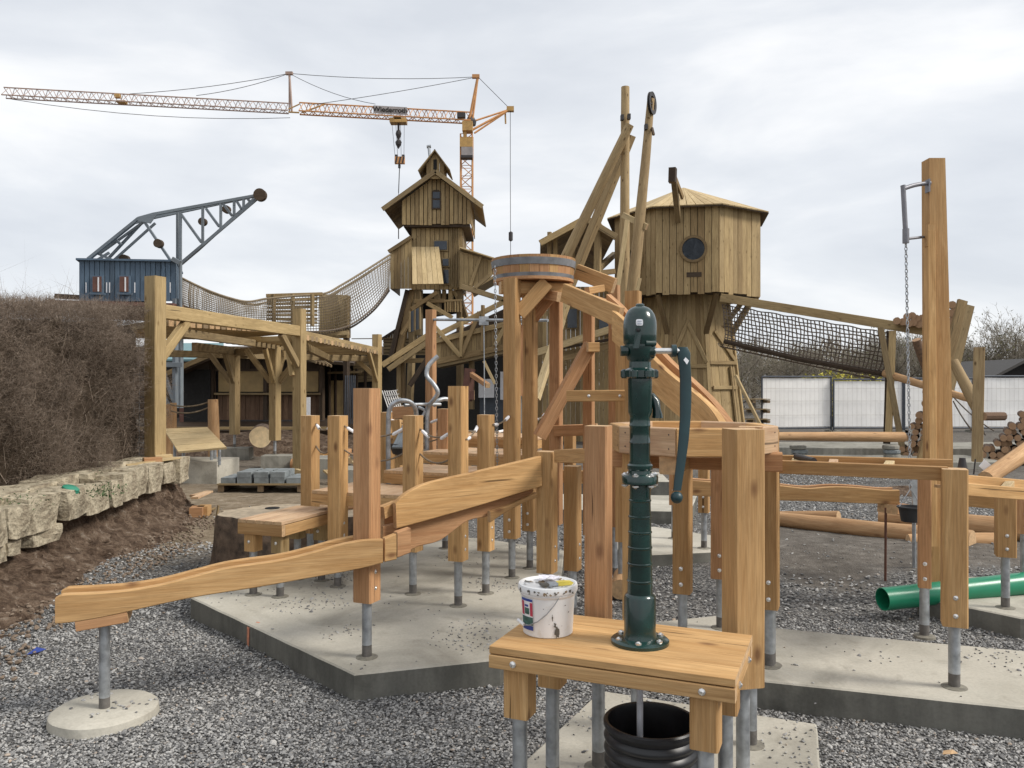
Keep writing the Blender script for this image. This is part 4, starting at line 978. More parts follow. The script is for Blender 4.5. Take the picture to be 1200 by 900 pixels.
# far row of posts beyond the decks
for px, ty, Y, wd, m in ((453.5, 483, 8.3, .12, 'larch'), (521.5, 479, 7.9, .115, 'larch_red'), (545, 505, 9.2, .11, 'larch'), (643, 484, 7.6, .105, 'larch'), (467, 492, 9.3, .11, 'larch'), (597.5, 500, 8.6, .1, 'larch')):
    post(cc, (px - 600) / F * Y, Y, H - (ty - 450) / F * Y, 0 if Y < 8.6 else GZ, wd, m)
# high side board and the arched board under it
a, b = P(462, 600, 4.86), P(633, 550, 5.44)
profile_board('side_board', cc, [(462, 589.5), (466, 585), (474, 578), (486, 571), (500, 565.5), (520, 560.5), (545, 555), (575, 548), (605, 541), (632, 534.5)], [(463, 619), (500, 609), (560, 592), (605, 578), (633, 569.5)], a, b, .045)
profile_board('side_board', cc, [(463, 597), (480, 591), (500, 582), (520, 575), (545, 569), (575, 562), (605, 555), (632, 549)], [(463, 614), (500, 606), (560, 592), (605, 579), (633, 570)], a, b, .04, 'larch_red', off=.2)
dn2 = Vector((-(b - a).y, (b - a).x, 0)).normalized()
profile_board('arched_board', cc, [(452, 618), (500, 608), (560, 593), (600, 582), (628, 573)], [(452, 640), (470, 652), (492, 642), (520, 634), (550, 612), (575, 606), (600, 594), (628, 578)], a, b, .05, 'larch_red', off=.06)
profile_board('arched_board', cc, [(573, 599), (600, 590), (628, 577)], [(573, 612), (588, 602), (612, 589), (628, 583)], a, b, .04, 'larch', off=.0, dz=-.0)
pa, pb = PL(480, 612, a, b), PL(628, 566, a, b); beam('trough_floor', cc, pa + dn2 * .11, pb + dn2 * .11, .16, .022, 'larch_deck')
# blocks where the low trough meets post one
a2, b2 = P(449, 640, 4.68), P(480, 634, 4.78)
profile_board('splice_board', cc, [(449.5, 630), (463, 625)], [(449.5, 658), (463, 655)], a2, b2, .04, 'larch')
profile_board('splice_board', cc, [(463.5, 623), (479, 618)], [(463.5, 653), (479, 647)], a2, b2, .05, 'larch_red', off=.0)
qa = P(449, 592, 4.82); beam('brace', cc, P(447, 601, 4.85), P(463, 594, 4.95), .05, .075, 'larch'); beam('brace', cc, P(447, 612, 4.95), P(463, 607, 5.05), .05, .06, 'larch_red')
# bearer post feet under the arch
for px, Y in ((485, 6.18),): pass
# channel from the middle post to the basin
a3, b3 = P(651, 540, 5.42), P(708, 540, 4.3)
ca, cb = Vector((.30, 5.40, 1.12)), Vector((.56, 4.30, 1.22))
beam('channel_board', bx, ca, cb, .04, .085, 'larch'); beam('channel_board', bx, ca + UB * .2, cb + UB * .2, .04, .085, 'larch_red'); beam('channel_floor', bx, ca + UB * .1 - Vector((0, 0, .03)), cb + UB * .1 - Vector((0, 0, .03)), .15, .02, 'larch_deck')
# decks
def deck(parent, c, u, v, L, Wd, z, n, name='deck', across=True, fas=.085, mat='larch_deck'):
    """c = near-left corner, u along the front, v away"""
    c = Vector(c); u = Vector(u).normalized(); v = Vector(v).normalized(); up = Vector((0, 0, 1)); c = Vector((c.x, c.y, 0))
    d = beam(name, parent, c + up * (z - .024 - fas / 2) + v * .02, c + u * L + up * (z - .024 - fas / 2) + v * .02, .04, fas, 'larch')
    beam('fascia', d, c + up * (z - .024 - fas / 2) + v * (Wd - .02), c + u * L + up * (z - .024 - fas / 2) + v * (Wd - .02), .04, fas, 'larch')
    beam('fascia', d, c + up * (z - .026 - fas / 2) + v * .042 + u * .02, c + v * (Wd - .042) + up * (z - .026 - fas / 2) + u * .02, .04, fas - .004, 'larch')
    beam('fascia', d, c + up * (z - .026 - fas / 2) + v * .042 + u * (L - .02), c + v * (Wd - .042) + up * (z - .026 - fas / 2) + u * (L - .02), .04, fas - .004, 'larch')
    for i in range(n):
        o = v * (Wd * (i + .5) / n) if across else u * (L * (i + .5) / n)
        p0 = c + o + up * (z - .011); wd = (Wd if across else L) / n - .005
        beam('plank', d, p0, p0 + (u * L if across else v * Wd), wd, .024, mat, up)
    return d
sb = thing('step_bench', 'low square wooden step platform in front of the tree stump', 'step platform', (-1.8, 6.4, 0))
FL = PZ(278.6, 608.4, .58); FR = PZ(333, 612, .58); u = (FR - FL); Lf = u.length; v = Vector((-u.y, u.x, 0)).normalized(); v = (v + VB).normalized()
u = Vector((v.y, -v.x, 0))
deck(sb, FL, u, v, .40, .74, .58, 5, across=False)
FLg = Vector((FL.x, FL.y, 0))
for q in (FLg + u * .08 + v * .08, FLg + u * .31 + v * .1, FLg + u * .09 + v * .62, FLg + u * .31 + v * .64):
    l = beam('leg', sb, (q.x, q.y, .335), (q.x, q.y, .47), .1, .1, 'pine' if q.x > -1.8 else 'larch', VB); steel_foot(l, q.x, q.y, .36, 0)
    bolt(l, Vector((q.x, q.y, .41)) - VB * .05, -VB)
deck(cc, (-1.62, 6.55, 0), UB, VB, 1.02, .62, .74, 6, across=False)
deck(cc, (-1.10, 6.95, 0), UB, VB, 1.0, .6, .86, 5, across=False)
deck(cc, (-.85, 7.55, 0), UB, VB, 1.05, .6, .97, 5, across=False)
deck(cc, (-.6, 8.15, 0), UB, VB, .9, .6, 1.08, 5, across=False)
# ropes between the posts, with pale plastic thimbles
def rope(parent, pts, r=.007, mat='rope', name='rope'): return loc_build(MB().tube(pts, r, 6), name, M_[mat], parent, True)
def hook_rope(parent, a, b, s=.05, n=2):
    a, b = Vector(a), Vector(b)
    for k in range(n):
        o = Vector((0, 0, -.19 * k)); pts = sag(a + o, b + o, s); rp_ = rope(parent, pts)
        if k == 0:
            for q in (0, -1):
                p0 = pts[q]; p1 = pts[1 if q == 0 else -2]; d = (p1 - p0).normalized()
                loc_build(MB().tube([p0 + d * .03, p0 + d * .04, p0 + d * .12, p0 + d * .13], [.009, .013, .013, .009], 8), 'thimble', M_['sticker'], rp_, True)
def pt(q, z, s=0): return Vector((q[0], q[1], z)) + UB * s
hook_rope(cc, pt(PK, 1.26, .06), pt(PJ, 1.28, -.06)); hook_rope(cc, pt(PJ, 1.27, .06), pt(P5, 1.27, -.06), .08)
hook_rope(cc, pt(P5, 1.26, .06), pt(P2, 1.25, -.06), .05); hook_rope(cc, pt(P2, 1.2, .06), pt(PM, 1.29, -.06), .02, 1)
hook_rope(cc, pt(PM, 1.29, .06), Vector((-.02, 6.65, 1.34)), .02, 1); hook_rope(cc, Vector((.2, 7.04, 1.3)), Vector((.31, 7.5, 1.33)), .02, 1)
hook_rope(cc, (-1.28, 8.3, 1.25), (-.70, 7.95, 1.26), .06)
hook_rope(cc, (-.62, 7.9, 1.2), (-.05, 8.5, 1.12), .05)
# bent galvanised pipes of the grab frame
gf = thing('grab_pipes', 'bent galvanised climbing pipes with one snake shaped bar behind the posts', 'climbing pipes', (-1.05, 7.6, .9))
def pp(px, py, Y): return P(px, py, Y)
def pipe(parent, pts, r=.022, n=40, name='pipe', mat='galv'): return loc_build(MB().tube(curve(pts, n), r, 10), name, M_[mat], parent, True)
pipe(gf, [pp(455, 585, 7.6), pp(455, 540, 7.6), pp(455, 500, 7.6), pp(456, 482, 7.6), pp(461, 473, 7.6), pp(470, 469.5, 7.62), pp(480, 471, 7.66), pp(486, 477, 7.7), pp(488, 488, 7.75), pp(489, 520, 7.75), pp(489, 560, 7.75)])
pipe(gf, [pp(500.5, 552, 7.9), pp(500.5, 500, 7.9), pp(501.5, 478, 7.9), pp(508, 469, 7.85), pp(513, 460, 7.82), pp(508, 450, 7.82), pp(500.5, 441, 7.84), pp(501.5, 430, 7.86), pp(507, 423, 7.88), pp(513, 417.5, 7.9)])
pipe(gf, [pp(508, 476, 8.1), pp(513, 470, 8.1), pp(522, 467.5, 8.15), pp(530, 471, 8.2), pp(534, 480, 8.25), pp(535, 520, 8.25)])
pipe(gf, [pp(474, 475, 7.7), pp(490, 474, 7.8), pp(516, 474, 8.0)], .017, 6, 'crossbar')
pipe(gf, [pp(492, 492, 7.9), pp(498, 482, 7.9), pp(490, 477, 7.9)], .015, 8)
# a little hooded chute box between the pipes
t = thing('small_hopper', 'small reddish wooden hopper with curved board between the grab pipes', 'hopper', (-1.0, 8.1, .9))
beam('board', t, pp(461, 484, 8.1), pp(486, 482, 7.9), .03, .12, 'larch_red'); beam('board', t, pp(464, 492, 8.2), pp(470, 545, 8.2), .1, .03, 'larch'); beam('chute', t, pp(466, 525, 8.0), pp(480, 495, 8.3), .12, .02, 'bluesteel')
loc_build(MB().lathe([(.001, 0), (.05, .02), (.07, .07), (.075, .12)], 14, pp(466, 534, 8.1)), 'cup', M_['iron'], t, True)
# stump
st = thing('tree_stump', 'large dark barked tree stump with flat pale cut top', 'tree stump', (-2.05, 7.75, GZ))
mb = MB(); n = 160; vs = []; prof_ = ((.74, -.05), (.68, .1), (.655, .3), (.645, .5), (.63, .53))
for rr_, z in prof_:
    for i in range(n):
        a = 2 * math.pi * i / n; k = rr_ * (.99 + .015 * math.sin(9 * a) + .012 * math.sin(17 * a + z * 3) + .03 * noise.noise(Vector((a * 14, z * 2, 3))) + .07 * noise.noise(Vector((math.cos(a) * 1.3, math.sin(a) * 1.3, 1))) + .035 * noise.noise(Vector((math.cos(a) * 7, math.sin(a) * 7, z)))); vs.append((math.cos(a) * k * 1.15, math.sin(a) * k * .8, z))
mb.add(vs, [(q * n + i, q * n + (i + 1) % n, (q + 1) * n + (i + 1) % n, (q + 1) * n + i) for q in range(len(prof_) - 1) for i in range(n)])
mb.build('bark', M_['bark'], st, True, Matrix.Translation((-2.05, 7.75, GZ)))
mb = MB().add([Vector(v) for v in vs[-n:]], [tuple(range(n))]); mb.build('cut_top', M_['stumptop'], st, False, Matrix.Translation((-2.05, 7.75, GZ + .001)))
loc_build(MB().lathe([(.07, 0), (.07, .006), (.055, .008), (.04, .001)], 16, (-2.35, 7.95, GZ + .531)), 'hole', M_['void'], st, True)
log('bark_slab', st, (-1.9, 7.6, .42), (-1.35, 8.1, .43), .06, .04, 'larch_deck')
# bin liner, paving bits

# ================================================================== BARREL TUB TOWER AND UPPER CHUTE
tb = thing('tub_tower', 'tall timber frame carrying the round banded wooden tub', 'tub tower', (.3, 6.9, 0))
post(tb, 0.0, 6.7, 2.47, 0, .115, 'larch'); post(tb, .155, 7.04, 2.42, 0, .11, 'larch'); post(tb, .40, 7.35, 2.42, GZ, .10, 'larch_red')
beam('cover_board', tb, (.06, 6.85, 1.5), (.06, 6.85, 2.1), .05, .06, 'larch_red', VB); beam('packing', tb, (.045, 6.82, 1.62), (.045, 6.82, 1.85), .03, .08, 'plank_light', VB)
TC = Vector((.185, 6.98, 2.47)); ns = 26; RT, RBm = .362, .335
tub = thing('water_tub', 'round wooden tub with two grey metal bands on top of its posts', 'wooden tub', TC)
for i in range(ns):
    a0, a1 = 2 * math.pi * i / ns, 2 * math.pi * (i + .97) / ns
    f = lambda a, r, z: TC + Vector((math.cos(a) * r, math.sin(a) * r, z))
    plank4('stave', tub, f(a0, RBm, 0), f(a1, RBm, 0), f(a1, RT, .195), f(a0, RT, .195), .03, 'larch_red' if i % 3 else 'larch')
for z0, z1 in ((.012, .05), (.115, .172)):
    r0, r1 = (RBm + (RT - RBm) * z0 / .195 + .006, RBm + (RT - RBm) * z1 / .195 + .006)
    MB().lathe([(r0 - .004, z0), (r0, z0), (r1, z1), (r1 - .004, z1)], 52).build('band', M_['lead'], tub, True, Matrix.Translation(TC))
MB().lathe([(.3, -.005), (.345, -.005), (.345, .02), (.001, .02)], 40).build('tub_bottom', M_['larch_red'], tub, False, Matrix.Translation(TC))
beam('head_beam', tb, (-.1, 6.74, 2.40), (.5, 6.9, 2.40), .09, .10, 'larch'); beam('head_beam', tb, (.0, 7.1, 2.41), (.55, 7.15, 2.41), .08, .1, 'larch_red')
beam('brace', tb, P(608, 368, 6.72), P(641, 331, 6.72), .07, .12, 'larch'); beam('brace', tb, P(624, 372, 7.05), P(652, 336, 7.05), .07, .12, 'larch_red')
beam('brace', tb, P(634, 344, 6.9), P(656, 348, 6.7), .06, .08, 'larch_red')
# upper channel from the tub
up = thing('curved_chute', 'curved wooden chute sweeping down from the tub tower into the basin', 'chute', (.9, 5.6, 0))
beam('side_board', up, P(661, 343, 6.62), P(727, 372, 6.0), .045, .15, 'larch')
beam('side_board', up, P(676, 318, 7.15), P(720, 335, 6.9), .045, .13, 'larch'); beam('channel_floor', up, P(668, 340, 6.95), P(716, 356, 6.6), .2, .022, 'larch_red')
beam('bearer', up, P(688, 341, 6.8), P(706, 338, 6.9), .06, .06, 'larch')
near = [(717, 364, 5.98), (728, 373, 5.87), (737, 384, 5.77), (746, 398, 5.62), (764, 419, 5.42), (786, 440, 5.22), (810, 458, 5.0), (830, 476, 4.82), (841, 491, 4.68), (847, 503, 4.55)]
far_ = [(716, 345, 6.35), (731, 358, 6.15), (742, 371, 6.02), (757, 387, 5.85), (774, 406, 5.66), (793, 426, 5.45), (815, 445, 5.25), (837, 466, 5.0), (852, 484, 4.82), (864, 501, 4.65)]
def ribbon(name, pts, depth, th, mat, side):
    C = curve([P(*q) for q in pts], 36); mb = MB(); vs = []
    for i, c in enumerate(C):
        t = (C[min(i + 1, 36)] - C[max(i - 1, 0)]); tn = Vector((t.x, t.y, 0)).normalized(); nn = Vector((-tn.y, tn.x, 0)) * th * side
        d = Vector((0, 0, -depth)); vs += [c, c + nn, c + nn + d, c + d]
    mb.add(vs, [(i * 4 + j, (i + 1) * 4 + j, (i + 1) * 4 + (j + 1) % 4, i * 4 + (j + 1) % 4) for i in range(36) for j in range(4)] + [(0, 1, 2, 3), (147, 146, 145, 144)])
    M = frame_of(C[0], C[-1]); Mi = M.inverted(); mb.v = [tuple(Mi @ Vector(q)) for q in mb.v]; return mb.build(name, [M_[mat]], up, False, M)
ribbon('near_side', near, .22, .04, 'larch', 1); ribbon('far_side', far_, .22, .04, 'larch_red', -1)
Cn, Cf = curve([P(*q) for q in near], 36), curve([P(*q) for q in far_], 36); mb = MB(); vs = []
for c, d in zip(Cn, Cf):
    c, d = c.lerp(d, .22), c.lerp(d, .8); z = min(c.z, d.z) - .13; vs += [(c.x, c.y, z), (d.x, d.y, z), (d.x, d.y, z - .02), (c.x, c.y, z - .02)]
loc_build(mb.add(vs, [(i * 4 + j, (i + 1) * 4 + j, (i + 1) * 4 + (j + 1) % 4, i * 4 + (j + 1) % 4) for i in range(36) for j in range(4)]), 'chute_floor', M_['larch_deck'], up)
# ladder like support frame
fr = thing('chute_frame', 'upright timber frame with slanted struts under the curved chute', 'support frame', (.85, 6.5, 0))
post(fr, (690 - 600) / F * 7.0, 7.0, 2.3, GZ, .085, 'larch_red', .3, False); post(fr, (728.5 - 600) / F * 6.7, 6.7, 2.2, GZ, .09, 'larch', .3, False)
post(fr, (734 - 600) / F * 6.75, 6.78, 1.95, GZ, .05, 'plank_light', .3, False, name='slat')
post(fr, (742 - 600) / F * 6.3, 6.3, 2.32, GZ, .11, 'larch', .3, False); post(fr, (720 - 600) / F * 7.4, 7.4, 2.5, GZ, .09, 'larch_red', .3, False)
beam('strut', fr, P(632, 512, 6.75), P(692, 404, 6.8), .14, .10, 'larch_red'); beam('strut_cap', fr, P(688, 407, 6.7), P(701, 407, 6.72), .08, .08, 'larch')
cb_ = beam('rung', fr, P(664, 464, 6.5), P(733, 463.5, 6.45), .10, .09, 'larch'); bolt(cb_, P(726.5, 464, 6.385), (0, -1, 0)); bolt(cb_, P(690, 464, 6.43), (0, -1, 0))
beam('rail', fr, P(650, 505, 7.3), P(700, 503, 7.2), .08, .1, 'larch_red'); beam('rail', fr, P(652, 532, 7.9), P(690, 530, 7.8), .08, .08, 'larch')
beam('rail', fr, P(668, 503, 8.2), P(668, 545, 8.2), .1, .1, 'larch', VB)
# horizontal bar with hanging line
gp = thing('pulley_post', 'single tall reddish post holding a thin galvanised cross bar', 'post', PX(505, 10, -.15))
beam('post', gp, PX(505, 10, GZ), PX(505, 10, H + 87 / F * 10), .105, .105, 'larch_red', VB)
loc_build(MB().tube([P(501, 374.5, 10), P(560, 375, 9.6), P(642, 375.5, 9.0)], .017, 8), 'cross_bar', M_['galv'], gp, True)
MB().box((0, 0, 0), (.11, .08, .1)).build('pulley_box', M_['galv'], gp, False, Matrix.Translation(P(567, 376, 9.55)))
loc_build(MB().tube([P(567, 380, 9.55), P(567.5, 440, 9.55), P(568, 560, 9.5)], .006, 6), 'line', M_['galv'], gp, True)
ch = thing('hanging_chain', 'thin steel chain hanging from the left rim of the tub', 'chain', P(582, 310, 6.6))
def chain(parent, a, b, s=.03, r=.004, wd=.009, name='links'):
    a, b = Vector(a), Vector(b); L = (b - a).length; n = int(L / (s * .78)); M = frame_of(a, b, Vector((0, 1, 0))); mb = MB()
    for i in range(n):
        c = (i + .5) * L / n; pts = []
        for k in range(8):
            an = 2 * math.pi * k / 8; x = c + math.cos(an) * s * .5; y = math.sin(an) * wd
            pts.append(Vector((x, y, 0)) if i % 2 else Vector((x, 0, y)))
        mb.tube(pts, r, 4, False, closed=True)
    o = mb.build(name, M_['galv'], parent, False, M); o['kind'] = 'stuff'; return o
chain(ch, P(580, 312, 6.6), P(583, 560, 6.7), .034, .0032, .008)

# ================================================================== RIGHT CHANNEL, MAST, BUCKET
rc = thing('right_channel', 'open double rail water channel on posts leading from the basin to the right', 'water channel', (1.9, 4.5, 0))
F1 = (1.473, 4.62)
post(rc, *F1, 1.20, 0, .095, 'larch'); pr = post(rc, 2.335, 4.28, 1.153, 0, .12, 'larch', .33)
post(rc, 2.62, 5.15, 1.1, 0, .075, 'larch_red', .31)
nA, nB = Vector((1.50, 4.62, 1.130)), Vector((2.32, 4.32, 1.122))
beam('near_rail', rc, nA, nB, .045, .074, 'larch'); 
fA, fB = Vector((1.64, 5.02, 1.13)), Vector((2.56, 4.72, 1.13)); beam('far_rail', rc, fA, fB, .045, .062, 'larch')
for t in (.12, .34, .66): 
    a, b = nA.lerp(nB, t), fA.lerp(fB, t); beam('spacer', rc, a + VB * .03, b - VB * .03, .05, .035, 'plank_light' if t != .34 else 'iron_' if 0 else 'larch_deck')
beam('channel_floor', rc, nA.lerp(fA, .5) - Vector((0, 0, .028)), nB.lerp(fB, .5) - Vector((0, 0, .028)), .34, .018, 'larch_deck')
loc_build(MB().tube([(2.50, 4.50, 1.12), (2.50, 4.50, 1.19)], [.028, .016], 12), 'stopper', M_['iron'], rc, True)
loc_build(MB().tube([(1.72, 4.62, 1.16), (1.72, 4.9, 1.16)], [.02, .02], 12), 'stopper', M_['iron'], rc, True)
# further right run
nC, nD = P(1129, 573, 4.45), P(1215, 580, 4.75); beam('near_rail', rc, nC, nD, .045, .068, 'larch')
fC, fD = P(1129, 562, 4.95), P(1230, 570, 5.5); beam('far_rail', rc, fC, fD, .045, .06, 'larch'); beam('channel_floor', rc, (nC + fC) / 2 - Vector((0, 0, .03)), (nD + fD) / 2 - Vector((0, 0, .03)), .36, .018, 'larch_deck')
beam('spacer', rc, nC.lerp(nD, .55) + VB * .04, fC.lerp(fD, .5) - VB * .04, .05, .04, 'plank_light')
post(rc, 3.53, 5.8, .80, 0, .125, 'larch', .37); post(rc, 3.95, 6.25, .85, 0, .1, 'larch_red', .45)
# low channel at the back
lc = thing('low_channel', 'low wavy edged wooden channel behind the near rails', 'water channel', (2.4, 7.1, -.1))
la2, lb2 = Vector((.6, 7.3, 0)), Vector((3.34, 7.0, 0))
profile_board('side_board', lc, [(800, 562), (860, 566), (911, 568.5), (945, 572), (975, 570), (1005, 571), (1035, 574), (1053, 574)], [(800, 580), (860, 583), (911, 586), (950, 587), (1000, 589), (1053, 590.5)], la2, lb2, .05)
profile_board('side_board', lc, [(800, 562), (860, 566), (911, 568.5), (945, 572), (975, 570), (1005, 571), (1035, 574), (1053, 574)], [(800, 580), (860, 583), (911, 586), (950, 587), (1000, 589), (1053, 590.5)], la2, lb2, .05, 'larch_red', off=.17)
beam('side_board', lc, P(655, 558, 7.7), P(760, 562, 7.4), .05, .12, 'larch'); beam('bearer', lc, P(1040, 596, 6.98), P(1062, 596, 7.1), .2, .08, 'larch_red'); beam('end_block', lc, P(1080, 597, 7.2), P(1092, 597, 7.2), .1, .1, 'plank_light')
beam('side_board', lc, P(1128, 586, 6.9), P(1168, 589, 6.7), .05, .1, 'larch')
loc_build(MB().tube([P(1038, 595, 7.0), P(1037.5, 686, 7.0)], .011, 8), 'rod', M_['rust'], lc, True)
loc_build(MB().tube([P(1071, 600, 7.4), P(1071.5, 672, 7.4)], .018, 8), 'steel_foot', M_['galv'], lc, True)
post(lc, (825 - 600) / F * 7.9, 7.9, H - (548 - 450) / F * 7.9, 0, .10, 'larch', .35)
post(lc, (790 - 600) / F * 8.4, 8.4, .8, 0, .09, 'larch_red', .35)
# two galvanised plates leaning by the mast
t = thing('leaning_spade', 'grey metal plate leaning against the tall right mast', 'metal plate', P(1082, 612, 7.0))
MB().prism([(-.05, 0), (.05, 0), (.08, .06), (.075, .42), (-.075, .42), (-.08, .06)], 0, .012).build('plate', M_['galv'], t, False, Matrix.Translation(P(1083, 612, 6.9)) @ Matrix.Rotation(R(-6), 4, 'Y'))
# mast with crank and chain
ms = thing('crank_mast', 'tall rough square timber mast with a bent steel crank arm', 'mast', (3.22, 6.3, GZ))
def mastx(px): return (px - 600) / F * 6.3
mb = MB(); zt_m = H + 265 / F * 6.3
for z, xl, xr in ((GZ, mastx(1090.5), mastx(1119)), (H - .33, mastx(1090.5), mastx(1116.5)), (zt_m, mastx(1089), mastx(1107.8))):
    mb.v += [(z - GZ, -(xl - 3.22), 0), (z - GZ, -(xr - 3.22), 0), (z - GZ, -(xr - 3.22) - .0, .12), (z - GZ, -(xl - 3.22), .12)]
mb.f = [(0, 1, 5, 4), (4, 5, 9, 8), (1, 2, 6, 5), (5, 6, 10, 9), (2, 3, 7, 6), (6, 7, 11, 10), (3, 0, 4, 7), (7, 4, 8, 11), (8, 9, 10, 11)]; mb.m = [0] * 8 + [1]
mb.build('mast_post', [M_['larch'], M_['end_dark']], ms, False, Matrix(((0, -1, 0, 3.22), (0, 0, 1, 6.30), (1, 0, 0, GZ), (0, 0, 0, 1))))
beam('side_plank', ms, (mastx(1089), 6.27, .35), (mastx(1087), 6.27, H + 178 / F * 6.3), .06, .07, 'larch', Vector((0, 1, 0)))
beam('side_plank', ms, (mastx(1086), 6.26, H + 160 / F * 6.3), (mastx(1087), 6.26, H + 185 / F * 6.3), .06, .045, 'larch', Vector((0, 1, 0)))
arm = pipe(ms, [P(1090, 214.5, 6.3), P(1077, 216, 6.28), P(1068, 218, 6.24), P(1059, 221, 6.2)], .017, 14, 'crank_arm', 'steel_grey')
loc_build(MB().box((0, 0, 0), (.012, .06, .10)), 'bracket', M_['steel_grey'], ms).location  # bracket sits on the post
W_ = ms; loc = P(1088.5, 215, 6.3); bpy.data.objects[[o.name for o in COL.objects if o.name.startswith('bracket')][-1]].location = loc - Vector((3.22, 6.3, GZ)) + Vector((-.015, -.03, -.07))
pipe(arm, [P(1058, 217, 6.2), P(1058.5, 222, 6.2), P(1060, 250, 6.2), P(1061.5, 277, 6.2)], .018, 10, 'crank_rod', 'steel_grey')
pipe(ms, [P(1062, 280, 6.2), P(1084, 277.5, 6.3)], .011, 6, 'cross_bar', 'steel_grey'); pipe(ms, [P(1061.5, 268, 6.2), P(1061.5, 285, 6.2)], .024, 4, 'pivot', 'steel_grey')
hc = thing('bucket_chain', 'long steel chain hanging from the crank arm to the black bucket', 'chain', P(1061, 285, 6.2))
bkp = P(1067, 602, 6.2); chain(hc, P(1061.5, 285, 6.2), Vector((bkp.x, bkp.y, bkp.z + .19)), .036, .0042, .0095)
for sx in (-1, 1): loc_build(MB().tube([Vector((bkp.x, bkp.y, bkp.z + .19)), Vector((bkp.x + sx * .085, bkp.y, bkp.z + .055))], .0035, 6), 'sling', M_['galv'], hc, True)
tag(MB().lathe([(.062, -.06), (.066, -.058), (.086, .042), (.097, .046), (.098, .056), (.088, .058), (.082, .045), (.062, -.05), (.001, -.05)], 28).build('black_bucket', M_['rubber'], None, True, Matrix.Translation(bkp)), 'small black rubber bucket hanging on the long chain', 'bucket')
# green pipe
def drain(name, a, b, r):
    mb = MB(); a, b = Vector(a), Vector(b); M = frame_of(a, b); L = (b - a).length; n = 36; vs = []
    ring = [(0, r * .93), (0, r), (L, r), (L, r * .93)]
    for x, rr_ in ring:
        for j in range(n): an = 2 * math.pi * j / n; vs.append((x, math.cos(an) * rr_, math.sin(an) * rr_))
    vs += [(.6, math.cos(2 * math.pi * j / n) * r * .93, math.sin(2 * math.pi * j / n) * r * .93) for j in range(n)]
    mb.add(vs, [(q * n + j, q * n + (j + 1) % n, (q + 1) * n + (j + 1) % n, (q + 1) * n + j) for q in range(3) for j in range(n)] + [(4 * n + j, 4 * n + (j + 1) % n, (j + 1) % n, j) for j in range(n)])
    mb.f.append(tuple(4 * n + j for j in range(n))); mb.m.append(1)
    mb.f.append(tuple(3 * n + j for j in range(n))); mb.m.append(1)
    return mb.build(name, [M_['greenpipe'], M_['void']], None, True, M)
tag(drain('green_pipe', (2.72, 5.95, .02), (4.6, 6.35, .105), .083), 'glossy green plastic drain pipe lying across the right concrete slab', 'drain pipe')

# ================================================================== LOGS ON THE RIGHT
tag(log('round_log', None, (3.15, 10.0, -.05), (4.75, 8.35, -.03), .085, .125, wob=.015), 'long peeled tree trunk lying on the dark soil left of the mast', 'log')
tag(log('round_log', None, (4.35, 9.6, .03), (6.6, 8.1, .0), .11, .14, wob=.01), 'thick peeled trunk running out of view to the right of the mast', 'log')
tag(log('round_log', None, (3.2, 10.3, -.08), P(983, 607, 9.7), .065, .085, wob=.01), 'short peeled branch log crossing behind the long lying trunk', 'log')
tag(log('round_log', None, (4.2, 8.6, -.06), (5.1, 8.5, -.055), .07, .1, wob=.01), 'short peeled log end showing beside the mast foot', 'log')
bl_ = thing('balance_log', 'peeled horizontal log resting on stacked supports in front of the fence', 'balance log', PX(980, 17, 0))
log('beam_log', bl_, P(900, 511, 16.5), P(1059, 512, 17), .085, .11, wob=.006)
for px in (935, 1046):
    for k in range(5):
        c = PX(px + random.uniform(-2, 2), 16.9, 0); MB().lathe([(.14, 0), (.17, .02), (.17, .075), (.14, .09)], 9).build('support_stone', M_['stone_paver' if k % 2 else 'conc_old'], bl_, False, Matrix.Translation((c.x, c.y, -.13 + k * .092)) @ Matrix.Rotation(random.random(), 4, 'Z'))
tag(log('round_log', None, P(1155, 561, 8.8), P(1216, 520, 9.6), .085, .1, wob=.004), 'peeled log leaning up towards the right edge of the picture', 'log')
t = thing('marker_sign', 'small white square sign plate leaning on the leaning log', 'sign', P(1150, 556, 9.2))
MB().box((0, 0, 0), (.14, .01, .1)).build('plate', M_['paper'], t, False, Matrix.Translation(P(1156, 547, 9.2)) @ Matrix.Rotation(R(40), 4, 'Y'))
loc_build(MB().tube([P(1143, 538, 9.0), P(1141, 556, 9.0)], .008, 6), 'stake', M_['iron'], t)

_lg = {}
def logdisc(name, parent, p, r, L, d=(.56, 1, 0)):
    k = round(r, 2)
    if k not in _lg:
        mb = MB(); n = 9; vs = [(x, math.cos(2 * math.pi * j / n) * (1 + .06 * math.sin(j * 3)), math.sin(2 * math.pi * j / n)) for x in (0, 1) for j in range(n)]
        mb.add(vs, [(j, (j + 1) % n, n + (j + 1) % n, n + j) for j in range(n)]); mb.f += [tuple(range(n))[::-1], tuple(range(n, 2 * n))]; mb.m += [1, 1]
        _lg[k] = mb.mesh('log', [M_['logside'], M_['logend']], False)
    d = Vector(d).normalized(); M = frame_of(p, Vector(p) + d) @ Matrix.Rotation(random.random() * 6, 4, 'X') @ Matrix.Diagonal((L, r, r, 1))
    return put(bpy.data.objects.new(name, _lg[k]), parent, M)
def pile(label, Y, x_of_row, z0, rows, r, L=.8, tilt=.02):
    pl = thing('log_pile', label, 'log pile', (x_of_row(0)[0], Y, z0))
    for k in range(rows):
        x0, x1 = x_of_row(k); n = max(1, int((x1 - x0) / (2 * r)))
        for i in range(n):
            rr_ = r * random.uniform(.9, 1.06)
            logdisc('log', pl, (x0 + (2 * i + 1 + (k % 2) * .9) * r + random.uniform(-.01, .01), Y + random.uniform(-.12, .12), z0 + r + k * r * 1.72), rr_, L)
    return pl
YP = 17.5
